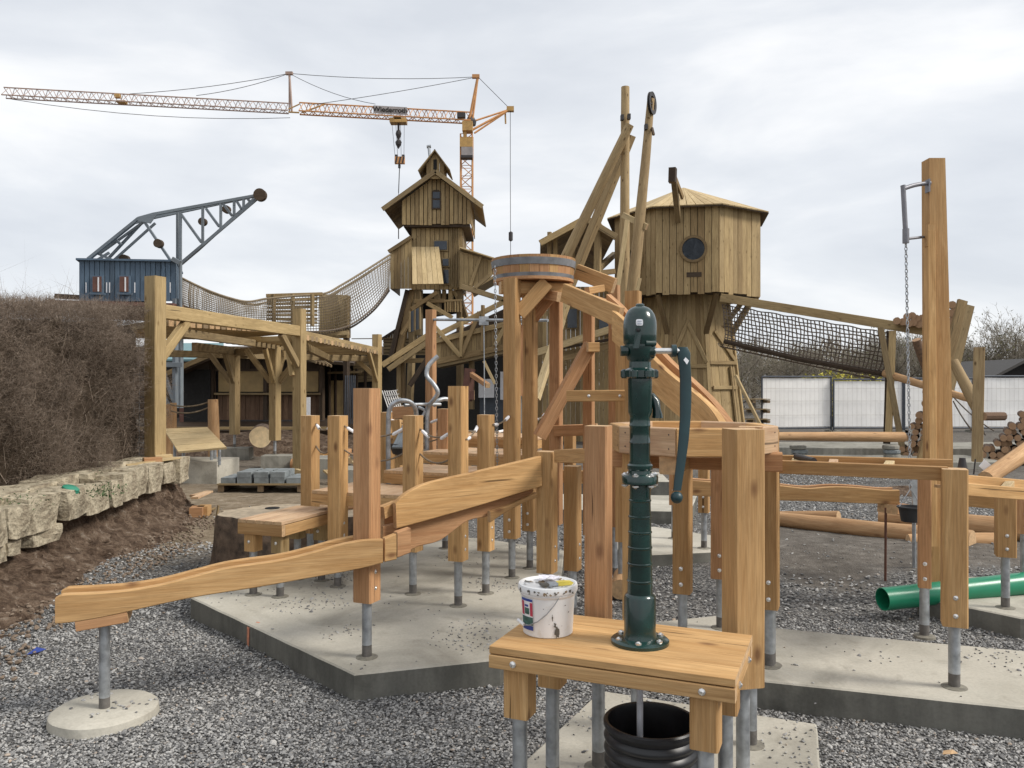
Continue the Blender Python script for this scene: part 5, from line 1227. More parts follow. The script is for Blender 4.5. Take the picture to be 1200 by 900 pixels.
# right pile: foot at px 1140, rising to the right
pile('large triangular pile of round log ends at the right edge', YP, lambda k: ((1140 + k * 7.2 - 600) / F * YP, (1262 - 600) / F * YP), -.13, 12, .072)
pile('tall narrow pile of log ends showing behind the mast', YP + .6, lambda k: ((1067 + k * 2.6 + (k % 2) * 2 - 600) / F * YP, (1128 - k * 3.2 - 600) / F * YP), -.2, 15, .075)

# ================================================================== SITE FENCE
YF = 29
def fpanel(x0, y0, x1, y1, zt, lab):
    fp = thing('fence_panel', lab, 'fence panel', ((x0 + x1) / 2, (y0 + y1) / 2, -.15), 'white sheeted site fence panels'); d = (Vector((x1, y1, 0)) - Vector((x0, y0, 0))).normalized(); nrm = Vector((d.y, -d.x, 0))
    a0, a1 = Vector((x0, y0, -.05)), Vector((x1, y1, -.05)); b0, b1 = Vector((x0, y0, zt)), Vector((x1, y1, zt))
    for p, q in ((a0, b0), (a1, b1), (b0, b1), (a0 + Vector((0, 0, .08)), a1 + Vector((0, 0, .08)))):
        loc_build(MB().tube([p, q], .03, 6), 'frame_tube', M_['fence'], fp, True)
    off = nrm * -.03; mb = MB(); nx_, nz_ = 14, 6; vs = []
    for j in range(nz_ + 1):
        for i in range(nx_ + 1):
            p = a0.lerp(a1, i / nx_); p.z = .08 + (zt - .14) * j / nz_; vs.append(p + off + nrm * .025 * noise.noise(Vector((i * .8, j * .7, x0))))
    mb.add(vs, [(j * (nx_ + 1) + i, j * (nx_ + 1) + i + 1, (j + 1) * (nx_ + 1) + i + 1, (j + 1) * (nx_ + 1) + i) for i in range(nx_) for j in range(nz_)]); loc_build(mb, 'tarpaulin', M_['sheet'], fp, True)
    mb = MB(); L = (a1 - a0).length; n = int(L / .16)
    for i in range(1, n):
        p = a0.lerp(a1, i / n) + nrm * .015; mb.bar(p + Vector((0, 0, .1)), Vector((p.x, p.y, zt)), .003, 3)
    for z in (.5, 1.0, 1.45): mb.bar(Vector((x0, y0, z)) + nrm * .02, Vector((x1, y1, z)) + nrm * .02, .005, 3)
    o = loc_build(mb, 'wire_mesh', M_['grille'], fp); o['kind'] = 'stuff'
    for p in (a0, a1): MB().box((0, 0, .06), (.25, .6, .14)).build('foot_block', M_['conc_old'], fp, False, Matrix.Translation((p.x, p.y, -.18)))
xs = [(893, 28.6, 1.86), (974, 29.0, 1.9), (977, 28.9, 1.76), (1058, 29, 1.76), (1060, 29, 1.80), (1140, 29, 1.84), (1141, 29.0, 1.88), (1225, 29, 1.88), (1226, 29, 1.86), (1310, 28.6, 1.86)]
names = ('first white sheeted fence panel, next to the round tower', 'second white fence panel with the blossom shrub behind it', 'white fence panel seen behind the mast and chain', 'white fence panel right of the mast behind the lone post', 'last white fence panel reaching out at the right edge')
for i in range(5):
    p, q = xs[2 * i], xs[2 * i + 1]; fpanel((p[0] - 600) / F * p[1], p[1], (q[0] - 600) / F * q[1], q[1], p[2], names[i])
# pallets stacked between tower and fence
for k, lab in enumerate(('lowest wooden pallet between the round tower and the fence', 'second wooden pallet of the stack by the fence', 'third pallet of the stack by the fence', 'topmost pallet of the stack by the fence')):
    c = PX(880, 28.5, -.12 + k * .35); t = thing('pallet', lab, 'pallet', c, 'pallets stacked by the tower')
    for i in range(5): beam('plank', t, c + Vector((-.55, -.36 + i * .18, .14)), c + Vector((.55, -.36 + i * .18, .14)), .12, .025, 'plank_old')
    for i in range(3): beam('runner', t, c + Vector((-.5 + i * .5, -.4, .06)), c + Vector((-.5 + i * .5, .4, .06)), .1, .1, 'plank_old')
# dark gabled roof beyond the fence
gh = thing('dark_gabled_house', 'dark gabled roof house showing above the fence at the right edge', 'house', PX(1200, 36, -.15))
ap = P(1204, 420, 36)
for s in (-1, 1):
    e_ = ap + Vector((s * 2.2, 0, -1.15)); quad_thick('roof', gh, [ap, e_, e_ + Vector((0, 6, 0)), ap + Vector((0, 6, 0))][::s], .12, simple('slate', (.06, .055, .05), .7))
quad_thick('wall', gh, [ap + Vector((-1.9, .3, -1.1)), ap + Vector((-1.9, .3, -3.0)), ap + Vector((1.9, .3, -3.0)), ap + Vector((1.9, .3, -1.1)), ap + Vector((0, .3, -.1))], .1, 'void')

# ================================================================== RIGHT NET BRIDGE
nb = thing('net_bridge', 'sloping rope net bridge running from the round tower down to the log platform', 'net bridge', P(960, 440, 21))
A0, A1 = P(846, 349, 21.8), P(1088, 393, 18.6)
beam('top_beam', nb, A0, P(1086, 388, 18.6), .2, .22, 'plank')
B0, B1 = P(849, 400, 21.4), P(1034, 438, 18.9)
loc_build(MB().tube([B0, B0.lerp(B1, .5) - Vector((0, 0, .06)), B1], .065, 8), 'bottom_pole', M_['dark'], nb, True)
g = []
for i in range(43):
    t = i / 42; top_ = P(846, 357, 21.8).lerp(P(1040, 390, 18.9), t); bot = B0.lerp(B1, t) - Vector((0, 0, .06 * 4 * t * (1 - t)))
    g.append([top_.lerp(bot, j / 10) + Vector((.012 * math.sin(i * 1.7 + j), -.12 * math.sin(math.pi * j / 10), .012 * math.sin(j * 2.1 + i))) for j in range(11)])
net('net', nb, g, .0185, 'netdark')  # darker rope colour carries the shade on this net
net('floor_net', nb, [[B0.lerp(B1, i / 50) + Vector((.02 * j, .22 * j, -.12 * math.sin(math.pi * j / 5))) for j in range(6)] for i in range(0, 51, 2)], .012, 'netdark')
pk = [P(858, 392, 21.6), P(875, 365, 21.5)]; beam('brace', nb, P(848, 384, 21.6), P(868, 356, 21.6), .12, .12, 'plank_old')
# end supports of the bridge
es = thing('bridge_trestle', 'crossed timber trestle legs at the low end of the net bridge', 'trestle', PX(1045, 18.6, GZ))
beam('leg', es, P(1041, 516, 18.5), P(1046, 388, 18.6), .15, .14, 'plank'); beam('leg', es, P(1060, 540, 18.3), P(1032, 384, 18.7), .13, .13, 'plank_old')
beam('leg', es, P(1039, 520, 18.9), P(1043, 388, 18.9), .15, .15, 'dark')
tag(log('round_log', None, P(1036, 437, 18.8), P(1140, 469, 16.5), .09, .075, 'log', end='end'), 'reddish peeled pole sloping from the net bridge down past the mast', 'pole')
tag(log('round_log', None, P(1074, 398, 17.0), P(1088, 440, 17.2), .09, .08, 'logside', end='logend'), 'dark short pole leaning behind the left side of the mast', 'pole')
tag(log('round_log', None, P(1117, 423, 16), P(1146, 478, 15.6), .09, .12, 'logpole'), 'bare grey forked trunk leaning right of the mast', 'pole')
for (a, b, m, lab) in ((P(1100, 470, 17.2), P(1128, 352, 17.4), 'plank', 'broad greenish slanted plank leg right behind the mast'), (P(1108, 470, 17.6), P(1136, 358, 17.8), 'plank_old', 'outer slanted plank leg whose top leans right of the mast')):
    t = thing('slanted_plank', lab, 'plank', a); beam('plank', t, P(1080, 540, 17.2) if m == 'plank' else P(1092, 540, 17.6), b, .08, .2, m, Vector((1, 0, 0)))
p_ = beam('round_post', None, P(1145, 541, 14), P(1147.5, 407, 14), .16, .16, 'logpole', VB); tag(p_, 'lone upright reddish post right of the mast before the fence', 'post')
# logs on top of the platform
lp = thing('log_stack', 'small heap of log ends lying on the high beam behind the chain', 'log stack', P(1075, 384, 18.5))
for px, py in ((1051, 376), (1058, 377), (1063, 371), (1065, 379), (1069, 370), (1070, 378), (1074, 373), (1077, 380), (1080, 373), (1083, 381), (1084, 371)):
    logdisc('log', lp, P(px, py, 18.3), .085, .9, (.5, 1, .06))
lp2 = thing('log_stack', 'upright heap of log ends between the mast and the slanted planks', 'log stack', P(1118, 384, 18.5))
for px, py in ((1116, 357), (1119, 363), (1114, 367), (1118, 372), (1113, 377), (1117, 382), (1121, 368)): logdisc('log', lp2, P(px, py, 18.3), .085, .9, (.54, 1, .06))
# guy wires and a small wheel near the posts
t = thing('guy_net', 'fan of thin dark ropes tied behind the lone post', 'ropes', P(1130, 480, 15))
for a, b in (((1117, 470), (1143, 508)), ((1117, 470), (1146, 513)), ((1118, 466), (1165, 505)), ((1150, 495), (1155, 510))): loc_build(MB().tube(sag(P(*a, 15), P(*b, 15), .05, 6), .012, 5), 'rope', M_['netdark'], t)
tag(logdisc('log_stub', None, P(1153, 488, 13.9), .075, .4, (1, .2, 0)), 'short sawn peg sticking out of the lone right post', 'peg')

# ================================================================== ROUND (OCTAGONAL) TOWER
YO = 24.0; OC = Vector(((804 - 600) / F * YO, YO))
ot = thing('round_tower', 'eight sided plank tower with pale pitched roof and round porthole window', 'tower', (OC.x, OC.y, GZ))
ru, z0, z1 = 2.2, 4.10, 6.44
ang = [R(-90 + 11 + 45 * i) for i in range(8)]
def oc(a, r, z): return Vector((OC.x + math.cos(a) * r, OC.y + math.sin(a) * r, z))
for i in range(8):
    a, b = ang[i - 1], ang[i]
    mid = (a + b) / 2 if b > a else (a + b + 2 * math.pi) / 2
    vis = math.sin(mid) < .35
    plank_wall(ot, oc(a, ru, z0), oc(b, ru, z0), oc(b, ru, z1), oc(a, ru, z1), 9 if vis else 4, 'plank_light' if math.cos(mid) > .75 else 'plank', .035, .07, .02, ragged=.07)  # right-facing walls get paler planks to paint in the sunlit side
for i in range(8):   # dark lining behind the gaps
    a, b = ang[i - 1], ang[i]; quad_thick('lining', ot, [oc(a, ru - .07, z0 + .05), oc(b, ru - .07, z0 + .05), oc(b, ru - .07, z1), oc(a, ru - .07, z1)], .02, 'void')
quad_thick('upper_floor', ot, [oc(a, ru - .1, z0 + .12) for a in ang], .1, 'dark')
apx = Vector((OC.x - .08, OC.y, 7.42))
for i in range(8):
    a, b = ang[i - 1], ang[i]; mid = (a + b) / 2 if b > a else (a + b + 2 * math.pi) / 2; n = 8 if math.sin(mid) < .5 else 4
    e0_, e1_ = oc(a, ru + .24, z1 - .02), oc(b, ru + .24, z1 - .02)
    for k in range(n):
        p, q = e0_.lerp(e1_, (k + .04) / n), e0_.lerp(e1_, (k + .96) / n)
        plank4('roof_board', ot, p, q, q.lerp(apx, .985), p.lerp(apx, .985), .03, 'plank_light')
    quad_thick('roof_lining', ot, [e0_ - Vector((0, 0, .04)), e1_ - Vector((0, 0, .04)), apx - Vector((0, 0, .05))], .03, 'dark')
# porthole
fm = (ang[-1] + ang[0]) / 2 if ang[0] > ang[-1] else (ang[-1] + ang[0] - 2 * math.pi) / 2
fa = R(-90 + 11 - 22.5); apo = ru * math.cos(R(22.5)); wn = Vector((math.cos(fa), math.sin(fa), 0)); wt = Vector((-wn.y, wn.x, 0))
wc = oc(fa, apo + .012, H - (292 - 450) / F * 22.0) + wt * .17
Mw = Matrix(((wt.x, 0, wn.x, wc.x), (wt.y, 0, wn.y, wc.y), (0, 1, 0, wc.z), (0, 0, 0, 1)))
wf = MB().lathe([(.30, .0), (.30, .05), (.37, .05), (.37, .0)], 32).build('porthole', M_['plank_old'], ot, True, Mw)
MB().lathe([(.305, .012), (.001, .012)], 32).build('pane', M_['glass'], wf, False, Mw)
c = oc(fa, apo, H - (322 - 450) / F * 22.0) + wt * .19; ss = beam('vent_slot', ot, c - wt * .2, c + wt * .2, .05, .13, 'dark')
# second porthole on the left face
fa2 = R(-90 + 11 - 67.5); wn = Vector((math.cos(fa2), math.sin(fa2), 0)); wt2 = Vector((-wn.y, wn.x, 0)); wc2 = oc(fa2, apo + .012, 5.1)
Mw2 = Matrix(((wt2.x, 0, wn.x, wc2.x), (wt2.y, 0, wn.y, wc2.y), (0, 1, 0, wc2.z), (0, 0, 0, 1)))
wf = MB().lathe([(.30, .0), (.30, .05), (.37, .05), (.37, .0)], 24).build('porthole', M_['plank_old'], ot, True, Mw2); MB().lathe([(.305, .012), (.001, .012)], 24).build('pane', M_['glass'], wf, False, Mw2)
# hoist beam
hb = beam('hoist_beam', ot, P(795, 258, 22.0), P(789, 203, 20.8), .14, .22, 'plank_old'); beam('hoist_block', hb, P(788, 214, 20.6), P(788.5, 197, 20.6), .18, .2, 'dark')
beam('hoist_cheek', hb, P(800, 232, 21.4), P(790, 205, 20.9), .06, .12, 'plank')
# tapering base
rb0, rb1, zb = 1.78, 1.22, 4.3
for i in range(8):
    a, b = ang[i - 1], ang[i]; mid = (a + b) / 2 if b > a else (a + b + 2 * math.pi) / 2; vis = math.sin(mid) < .3
    m = 'plank_light' if math.cos(mid) > .75 else 'plank'  # paler material on right-facing panels puts sunlight into the colour
    plank_wall(ot, oc(a, rb0 - .07, .45), oc(b, rb0 - .07, .45), oc(b, rb1, zb), oc(a, rb1, zb), 8 if vis else 3, m, .03, .03, .01)
    quad_thick('concrete_plinth', ot, [oc(a, rb0, GZ - .1), oc(b, rb0, GZ - .1), oc(b, rb0 - .07, .45), oc(a, rb0 - .07, .45)], .3, 'conc_old')
    beam('corner_trim', ot, oc(a, rb0 - .05, .45), oc(a, rb1 + .03, zb), .1, .05, 'plank', Vector((math.cos(a), math.sin(a), 0)))
    beam('strut', ot, oc(a, rb1 - .1 + .25, 3.0), oc(a, ru - .15, 4.08), .12, .12, 'plank_old')
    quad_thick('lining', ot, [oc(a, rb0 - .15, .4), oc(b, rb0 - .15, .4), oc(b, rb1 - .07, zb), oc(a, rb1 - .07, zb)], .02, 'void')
# door framing on the near face of the base
def bface(t, z, i=0, off=.05):
    a, b = ang[i - 1], ang[i]; r = rb0 - .07 + (rb1 - rb0 + .07) * (z - .45) / (zb - .45); p = oc(a, r, z).lerp(oc(b, r, z), t); mm = R(-90 + 11 - 22.5 + 45 * i); return p + Vector((math.cos(mm), math.sin(mm), 0)) * off
for (t0, z_0), (t1, z_1) in (((.02, 2.1), (.98, 2.1)), ((.1, 2.2), (.55, 3.4)), ((.98, 2.2), (.55, 3.3))): beam('framing', ot, bface(t0, z_0), bface(t1, z_1), .05, .1, 'plank')
for (t0, z_0), (t1, z_1) in (((.03, 2.2), (.97, 2.2)), ((.97, 2.25), (.3, 3.1)), ((.1, 1.5), (.9, 1.5)), ((.75, .5), (.75, 2.1))): beam('framing', ot, bface(t0, z_0, 1), bface(t1, z_1, 1), .05, .1, 'plank')
tag(beam('leaning_batten', None, P(862, 440, 20), P(893, 502, 19.5), .07, .07, 'plank_light'), 'thin pale batten leaning outside the foot of the round tower', 'batten')

# ================================================================== LOG POLE CRANE IN FRONT OF THE TOWER
pcn = thing('pole_frame', 'tall frame of bare round poles lashed together in front of the round tower', 'pole frame', PX(732, 19, GZ))
log('pole', pcn, PX(733, 19, GZ), P(732, 102, 19), .13, .10, 'logpole', wob=.004, end='end_dark')
log('pole', pcn, P(655, 318, 19.5), P(738, 146, 18.7), .13, .105, 'logpole', wob=.004); beam('squared_pole', pcn, P(664, 345, 20.6), P(739, 158, 19.3), .2, .2, 'logpole')
log('pole', pcn, P(741, 345, 18.2), P(763, 116, 18.2), .14, .085, 'logpole', wob=.004)
beam('cut_face', pcn, P(722, 349, 17.9), P(735, 258, 17.9), .05, .10, 'plank_light', Vector((1, 0, 0))); beam('cut_face', pcn, P(746, 345, 17.8), P(750, 326, 17.8), .05, .07, 'plank_light', Vector((1, 0, 0)))
beam('cross_plank', pcn, P(730, 252, 18.6), P(758, 266, 18.1), .06, .13, 'plank_light')
w_h = MB().lathe([(.22, -.02), (.25, -.03), (.25, -.01), (.225, 0), (.25, .01), (.25, .03), (.22, .02), (.16, .02), (.16, -.02)], 26).build('pulley_wheel', M_['iron'], pcn, True, Matrix.Translation(P(764, 121, 18.1)) @ Matrix.Rotation(R(90), 4, 'Y') @ Matrix.Rotation(R(28), 4, 'X'))
for an in range(5): MB().bar((0, 0, 0), (math.cos(an * 1.257) * .2, math.sin(an * 1.257) * .2, 0), .012, 4).build('spoke', M_['iron'], w_h, False, W[w_h.name])
beam('fork', pcn, P(760, 138, 18.1), P(762, 118, 18.1), .06, .06, 'plank_old'); beam('cleat', pcn, P(764, 150, 18.1), P(766, 158, 18.0), .05, .05, 'dark')
for p in (P(729, 138, 18.8), P(757, 149, 18.1), P(737, 137, 18.8)): loc_build(MB().box(p, (.07, .12, .12)), 'clamp', M_['iron'], pcn)
# slanted props lower down
beam('prop', pcn, P(628, 468, 17.5), P(658, 375, 18.5), .17, .12, 'plank_light'); beam('prop', pcn, P(657, 378, 18.6), P(668, 345, 19.0), .15, .12, 'plank'); beam('prop_collar', pcn, P(644, 373, 18.3), P(658, 373, 18.3), .12, .12, 'plank')

# ================================================================== HUT WITH OPEN ROOF BETWEEN THE TOWERS
hu = thing('open_roof_hut', 'plank hut with high open gabled roof between the two towers', 'hut', PX(680, 25, GZ))
An, Af = P(686, 252, 21), None
zr = An.z
def hut(px, py, Y): return P(px, py, Y)
Ln, Rn = P(633, 281, 21), P(722, 274, 21); dY = 9.0; back = Vector((.3, dY, 0))
for a, b in ((Ln, An), (An, Rn)):
    for k in range(14):
        t0, t1 = k / 14, (k + .96) / 14; plank4('roof_board', hu, a + back * t0, a + back * t1, b + back * t1, b + back * t0, -.03, 'plank_old')
beam('rafter', hu, Ln - Vector((0, 0, .09)), An - Vector((0, 0, .09)), .1, .16, 'plank'); beam('rafter', hu, An - Vector((0, 0, .09)), Rn - Vector((0, 0, .09)), .1, .16, 'plank_old')
for px in (651, 644, 671): beam('stud', hu, P(px, 352, 21.6), P(px, 272 if px != 671 else 262, 21.6), .1, .1, 'plank')
beam('stud', hu, P(700, 320, 21.3), P(701, 262, 21.3), .17, .15, 'plank'); beam('plate', hu, P(676, 323, 21.2), P(720, 318, 21.6), .12, .14, 'plank'); beam('brace', hu, P(700, 282, 21.3), P(693, 272, 21.3), .08, .1, 'plank')
beam('tie', hu, P(700, 316, 21.5), P(720, 298, 26), .15, .16, 'plank_old')
wbl, wbr, wtl, wtr = P(630, 528, 24.6), P(752, 528, 24.6), P(630, 336, 24.6), P(752, 336, 24.6)
plank_wall(hu, wbl, wbr, wtr, wtl, 22, 'plank', .03, .05, .02)
for (x0, x1, y0, y1) in ((665, 676, 362, 384), (702, 714, 372, 392)):
    f_ = quad_thick('window', hu, [P(x0 - 2, y1 + 2, 24.5), P(x1 + 2, y1 + 2, 24.5), P(x1 + 2, y0 - 2, 24.5), P(x0 - 2, y0 - 2, 24.5)], .05, 'plank_old')
    quad_thick('pane', f_, [P(x0, y1, 24.44), P(x1, y1, 24.44), P(x1, y0, 24.44), P(x0, y0, 24.44)], .02, 'glass')
beam('rail', hu, P(627, 414, 23.6), P(722, 384, 22.8), .12, .2, 'plank_light'); beam('rail', hu, P(640, 420, 23.8), P(730, 402, 23.6), .12, .2, 'plank'); beam('gutter', hu, P(640, 411, 23.7), P(726, 396, 23.5), .1, .08, 'dark')
for px in (655, 646): beam('stud', hu, P(px, 526, 23.6), P(px, 424, 23.6), .17, .15, 'plank')
beam('brace', hu, P(660, 452, 23.6), P(690, 422, 23.6), .12, .2, 'plank'); beam('plate', hu, P(640, 424, 23.5), P(690, 414, 23.5), .14, .16, 'plank')

# ================================================================== MAIN GABLED TOWER
YT = 28.0
mt = thing('gabled_tower', 'tall wooden play tower with gabled cabin and small ridge turret on top', 'tower', PX(510, 29, GZ))
def T_(px, py, d=0): 
    """survey point on the tower front (plane Y=28), then d metres further back"""
    p = P(px, py, YT); return p + Vector((0, d, 0))
# upper cabin
fz = T_(0, 262).z; L0, R0 = T_(471, 262), T_(552, 262); tl, trr = T_(471, 201), T_(552, 201)
apx_ = 511.5; ztop = T_(0, 203).z; zsideL = T_(0, 236).z
hfull = ztop - fz
def gable(t):
    x = 471 + 81 * t; y = 206 + abs(x - 511) * .745
    return (262 - y) / (262 - 203)
plank_wall(mt, L0, R0, Vector((R0.x, R0.y, ztop)), Vector((L0.x, L0.y, ztop)), 16, 'plank', .03, .16, .03, top=gable, ragged=.06)
L1, R1 = T_(471, 262, 3.0), T_(552, 262, 3.0); zs = T_(0, 237).z
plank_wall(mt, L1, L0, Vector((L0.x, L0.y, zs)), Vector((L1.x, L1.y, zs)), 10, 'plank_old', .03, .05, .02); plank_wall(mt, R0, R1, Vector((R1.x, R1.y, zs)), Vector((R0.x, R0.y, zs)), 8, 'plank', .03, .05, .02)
quad_thick('cabin_floor', mt, [L0 + Vector((.05, .05, .02)), R0 + Vector((-.05, .05, .02)), R1 + Vector((-.05, 0, .02)), L1 + Vector((.05, 0, .02))], .12, 'dark')
quad_thick('lining', mt, [T_(473, 262, .06), T_(550, 262, .06), T_(550, 236, .06), T_(511.5, 208, .06), T_(473, 236, .06)], .03, 'void')
ap0 = T_(511.5, 202, -.35); eL, eR = T_(450, 246, -.35), T_(566, 243, -.35); bk_ = Vector((0, 3.8, 0))
def roof_side(parent, e, a, back, n, mat, flip, th=.035, name='roof_board'):
    for k in range(n):
        t0, t1 = k / n, (k + .95) / n; q = (e + back * t0, e + back * t1, a + back * t1, a + back * t0)
        if flip: q = (q[1], q[0], q[3], q[2])
        plank4(name, parent, *q, th, mat)
roof_side(mt, eL, ap0, bk_, 12, 'plank_old', True); roof_side(mt, eR, ap0, bk_, 12, 'plank_old', False)
beam('barge_board', mt, eL - Vector((0, .03, .06)), ap0 - Vector((0, .03, .06)), .04, .15, 'plank_old'); beam('barge_board', mt, ap0 - Vector((0, .03, .06)), eR - Vector((0, .03, .06)), .04, .15, 'plank_old')
wv = quad_thick('window', mt, [T_(506, 245.5, -.06), T_(517, 245.5, -.06), T_(517, 226, -.06), T_(514.5, 223, -.06), T_(508.5, 223, -.06), T_(506, 226, -.06)], .05, 'dark')
quad_thick('pane', wv, [T_(507.5, 244, -.075), T_(515.5, 244, -.075), T_(515.5, 235, -.075), T_(507.5, 235, -.075)], .01, 'glass'); quad_thick('pane', wv, [T_(507.5, 233, -.075), T_(515.5, 233, -.075), T_(515.5, 225.5, -.075), T_(507.5, 225.5, -.075)], .01, 'glass')
# ridge turret
cu = [T_(501, 212, -.3), T_(521, 212, -.3)]
plank_wall(mt, cu[0], cu[1], T_(521, 182, -.3), T_(501, 182, -.3), 4, 'plank', .03, .04, .01, top=lambda t: 1 - abs(t - .5) * .9)
plank_wall(mt, T_(501, 212, .9), cu[0], T_(501, 193, -.3), T_(501, 193, .9), 4, 'plank_old'); plank_wall(mt, cu[1], T_(521, 212, .9), T_(521, 193, .9), T_(521, 193, -.3), 4, 'plank_old')
ta, tl_, tr_ = T_(511, 179.5, -.5), T_(491.5, 204, -.5), T_(528.5, 203, -.5); roof_side(mt, tl_, ta, Vector((0, 1.4, 0)), 6, 'plank_old', True); roof_side(mt, tr_, ta, Vector((0, 1.4, 0)), 6, 'plank_old', False)
quad_thick('turret_shade', mt, [T_(509, 202, -.34), T_(513, 202, -.34), T_(513, 190, -.34), T_(509, 190, -.34)], .02, 'void')  # near-black sheet paints the turret opening's shade
loc_build(MB().tube([T_(503, 192, .6), T_(500.5, 167, .6)], .05, 8), 'flue_pipe', M_['galv'], mt, True); loc_build(MB().tube([T_(498, 166, .6), T_(503, 165.5, .6)], .06, 8), 'flue_cap', M_['galv'], mt, True)
# body below the cabin
b0, b1 = T_(481, 338, .35), T_(541, 338, .35)
plank_wall(mt, b0, b1, T_(541, 262, .35), T_(481, 262, .35), 11, 'plank', .03, .10, .02); quad_thick('lining', mt, [T_(482, 338, .42), T_(540, 338, .42), T_(540, 262, .42), T_(482, 262, .42)], .03, 'void')
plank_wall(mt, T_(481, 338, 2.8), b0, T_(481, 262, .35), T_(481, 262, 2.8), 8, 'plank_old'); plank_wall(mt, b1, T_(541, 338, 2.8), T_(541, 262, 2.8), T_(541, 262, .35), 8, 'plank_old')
for (x0, x1, y0, y1) in ((508, 523, 281, 291), (518, 525, 302, 310), (519, 525, 315, 331)):
    f_ = quad_thick('window', mt, [T_(x0 - 1.5, y1 + 1.5, .28), T_(x1 + 1.5, y1 + 1.5, .28), T_(x1 + 1.5, y0 - 1.5, .28), T_(x0 - 1.5, y0 - 1.5, .28)], .06, 'plank_old'); quad_thick('pane', f_, [T_(x0, y1, .25), T_(x1, y1, .25), T_(x1, y0, .25), T_(x0, y0, .25)], .02, 'glass')
for k in range(5): beam('batten', mt, T_(529 + k * 2, 336, .25), T_(529 + k * 2, 263, .25), .03, .04, 'brown' if 0 else 'plank_old', VB)
# left lean-to
plank_wall(mt, T_(457, 338, .1), T_(482, 338, .1), T_(482, 278, .1), T_(457, 278, .1), 6, 'plank', .03, .05, .02, top=lambda t: .73 + .27 * t)
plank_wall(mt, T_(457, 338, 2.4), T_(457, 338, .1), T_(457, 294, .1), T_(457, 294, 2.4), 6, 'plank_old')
beam('verge', mt, T_(455, 295, 0), T_(482, 277.5, 0), .05, .12, 'plank_old'); quad_thick('lean_to_roof', mt, [T_(455, 294, 0), T_(482, 277, 0), T_(482, 277, 2.5), T_(455, 294, 2.5)], .06, 'dark')
# outward sloping pale panel
for k in range(6):
    t0, t1 = k / 6, (k + .94) / 6; bl0, br0 = T_(487.5, 337, -1.0), T_(523, 336.5, -1.0); tl0, tr0 = T_(481.5, 288, .2), T_(514, 288, .2)
    plank4('panel_board', mt, bl0.lerp(br0, t0), bl0.lerp(br0, t1), tl0.lerp(tr0, t1), tl0.lerp(tr0, t0), .04, 'plank_light')
# right lean-to
poly = [(537, 338), (551, 337), (578, 321), (585, 306), (541, 292), (537, 292)]
for k in range(8):
    x0, x1 = 538 + k * 5.6, 538 + (k + .94) * 5.6
    def yt(x): return 294 + (x - 541) * .3
    def yb(x): return 338 if x < 551 else 338 - (x - 551) * .63
    plank4('plank', mt, T_(x0, yb(x0), .2), T_(x1, yb(x1), .2), T_(x1, yt(x1), .2), T_(x0, yt(x0), .2), .03, 'plank')
quad_thick('lining', mt, [T_(538, 336, .3), T_(551, 336, .3), T_(577, 320, .3), T_(584, 308, .3), T_(541, 296, .3), T_(538, 296, .3)], .03, 'dark')
for k in range(8):
    t0, t1 = k / 8, (k + .95) / 8; p, q = T_(539, 291, -.1), T_(588, 306.5, -.1); plank4('roof_board', mt, p + Vector((0, 2.4 * t1, 0)), p + Vector((0, 2.4 * t0, 0)), q + Vector((0, 2.4 * t0, 0)), q + Vector((0, 2.4 * t1, 0)), -.04, 'plank_light')
quad_thick('lean_to_floor', mt, [T_(551, 338, .2), T_(580, 321, .2), T_(580, 321, 2.2), T_(551, 338, 2.2)], .08, 'plank_old')
beam('brace_trim', mt, T_(551, 334, .12), T_(563, 300, .12), .05, .1, 'plank')
# tower legs, platform and balusters
for a, b, w_, m in (((464, 420), (482, 338), .2, 'plank'), ((456, 418), (476, 338), .16, 'dark'), ((489, 392), (489, 338), .22, 'plank_old'), ((478, 470), (484, 338), .2, 'plank_old'), ((546, 372), (535, 338), .14, 'plank_old'), ((512, 368), (511, 338), .2, 'plank_old'), ((519, 352), (519, 338), .12, 'plank'), ((527, 362), (527, 338), .14, 'plank'), ((538, 470), (538, 338), .2, 'plank_old'), ((541, 360), (531, 338), .12, 'brown' if 0 else 'plank')):
    beam('leg', mt, T_(*a, .5), T_(*b, .5), w_, w_, m, VB)
beam('beam', mt, T_(484, 352, .4), T_(520, 351, .4), .14, .14, 'plank'); quad_thick('landing_shade', mt, [T_(485, 370, 1.5), T_(538, 362, 1.5), T_(538, 338, 1.5), T_(485, 338, 1.5)], .1, 'void')  # near-black upright sheet paints the shade under the cabin
for k in range(7): beam('baluster', mt, T_(521 + k * 3, 365, .2), T_(521 + k * 3, 352, .2), .05, .05, 'plank', VB)
beam('handrail', mt, T_(520, 352, .2), T_(541, 351, .2), .07, .07, 'plank')
for a, b in (((482, 362), (512, 342)), ((500, 355), (530, 372)), ((487, 365), (470, 392))): beam('brace', mt, T_(*a, .1), T_(*b, .1), .08, .14, 'plank')

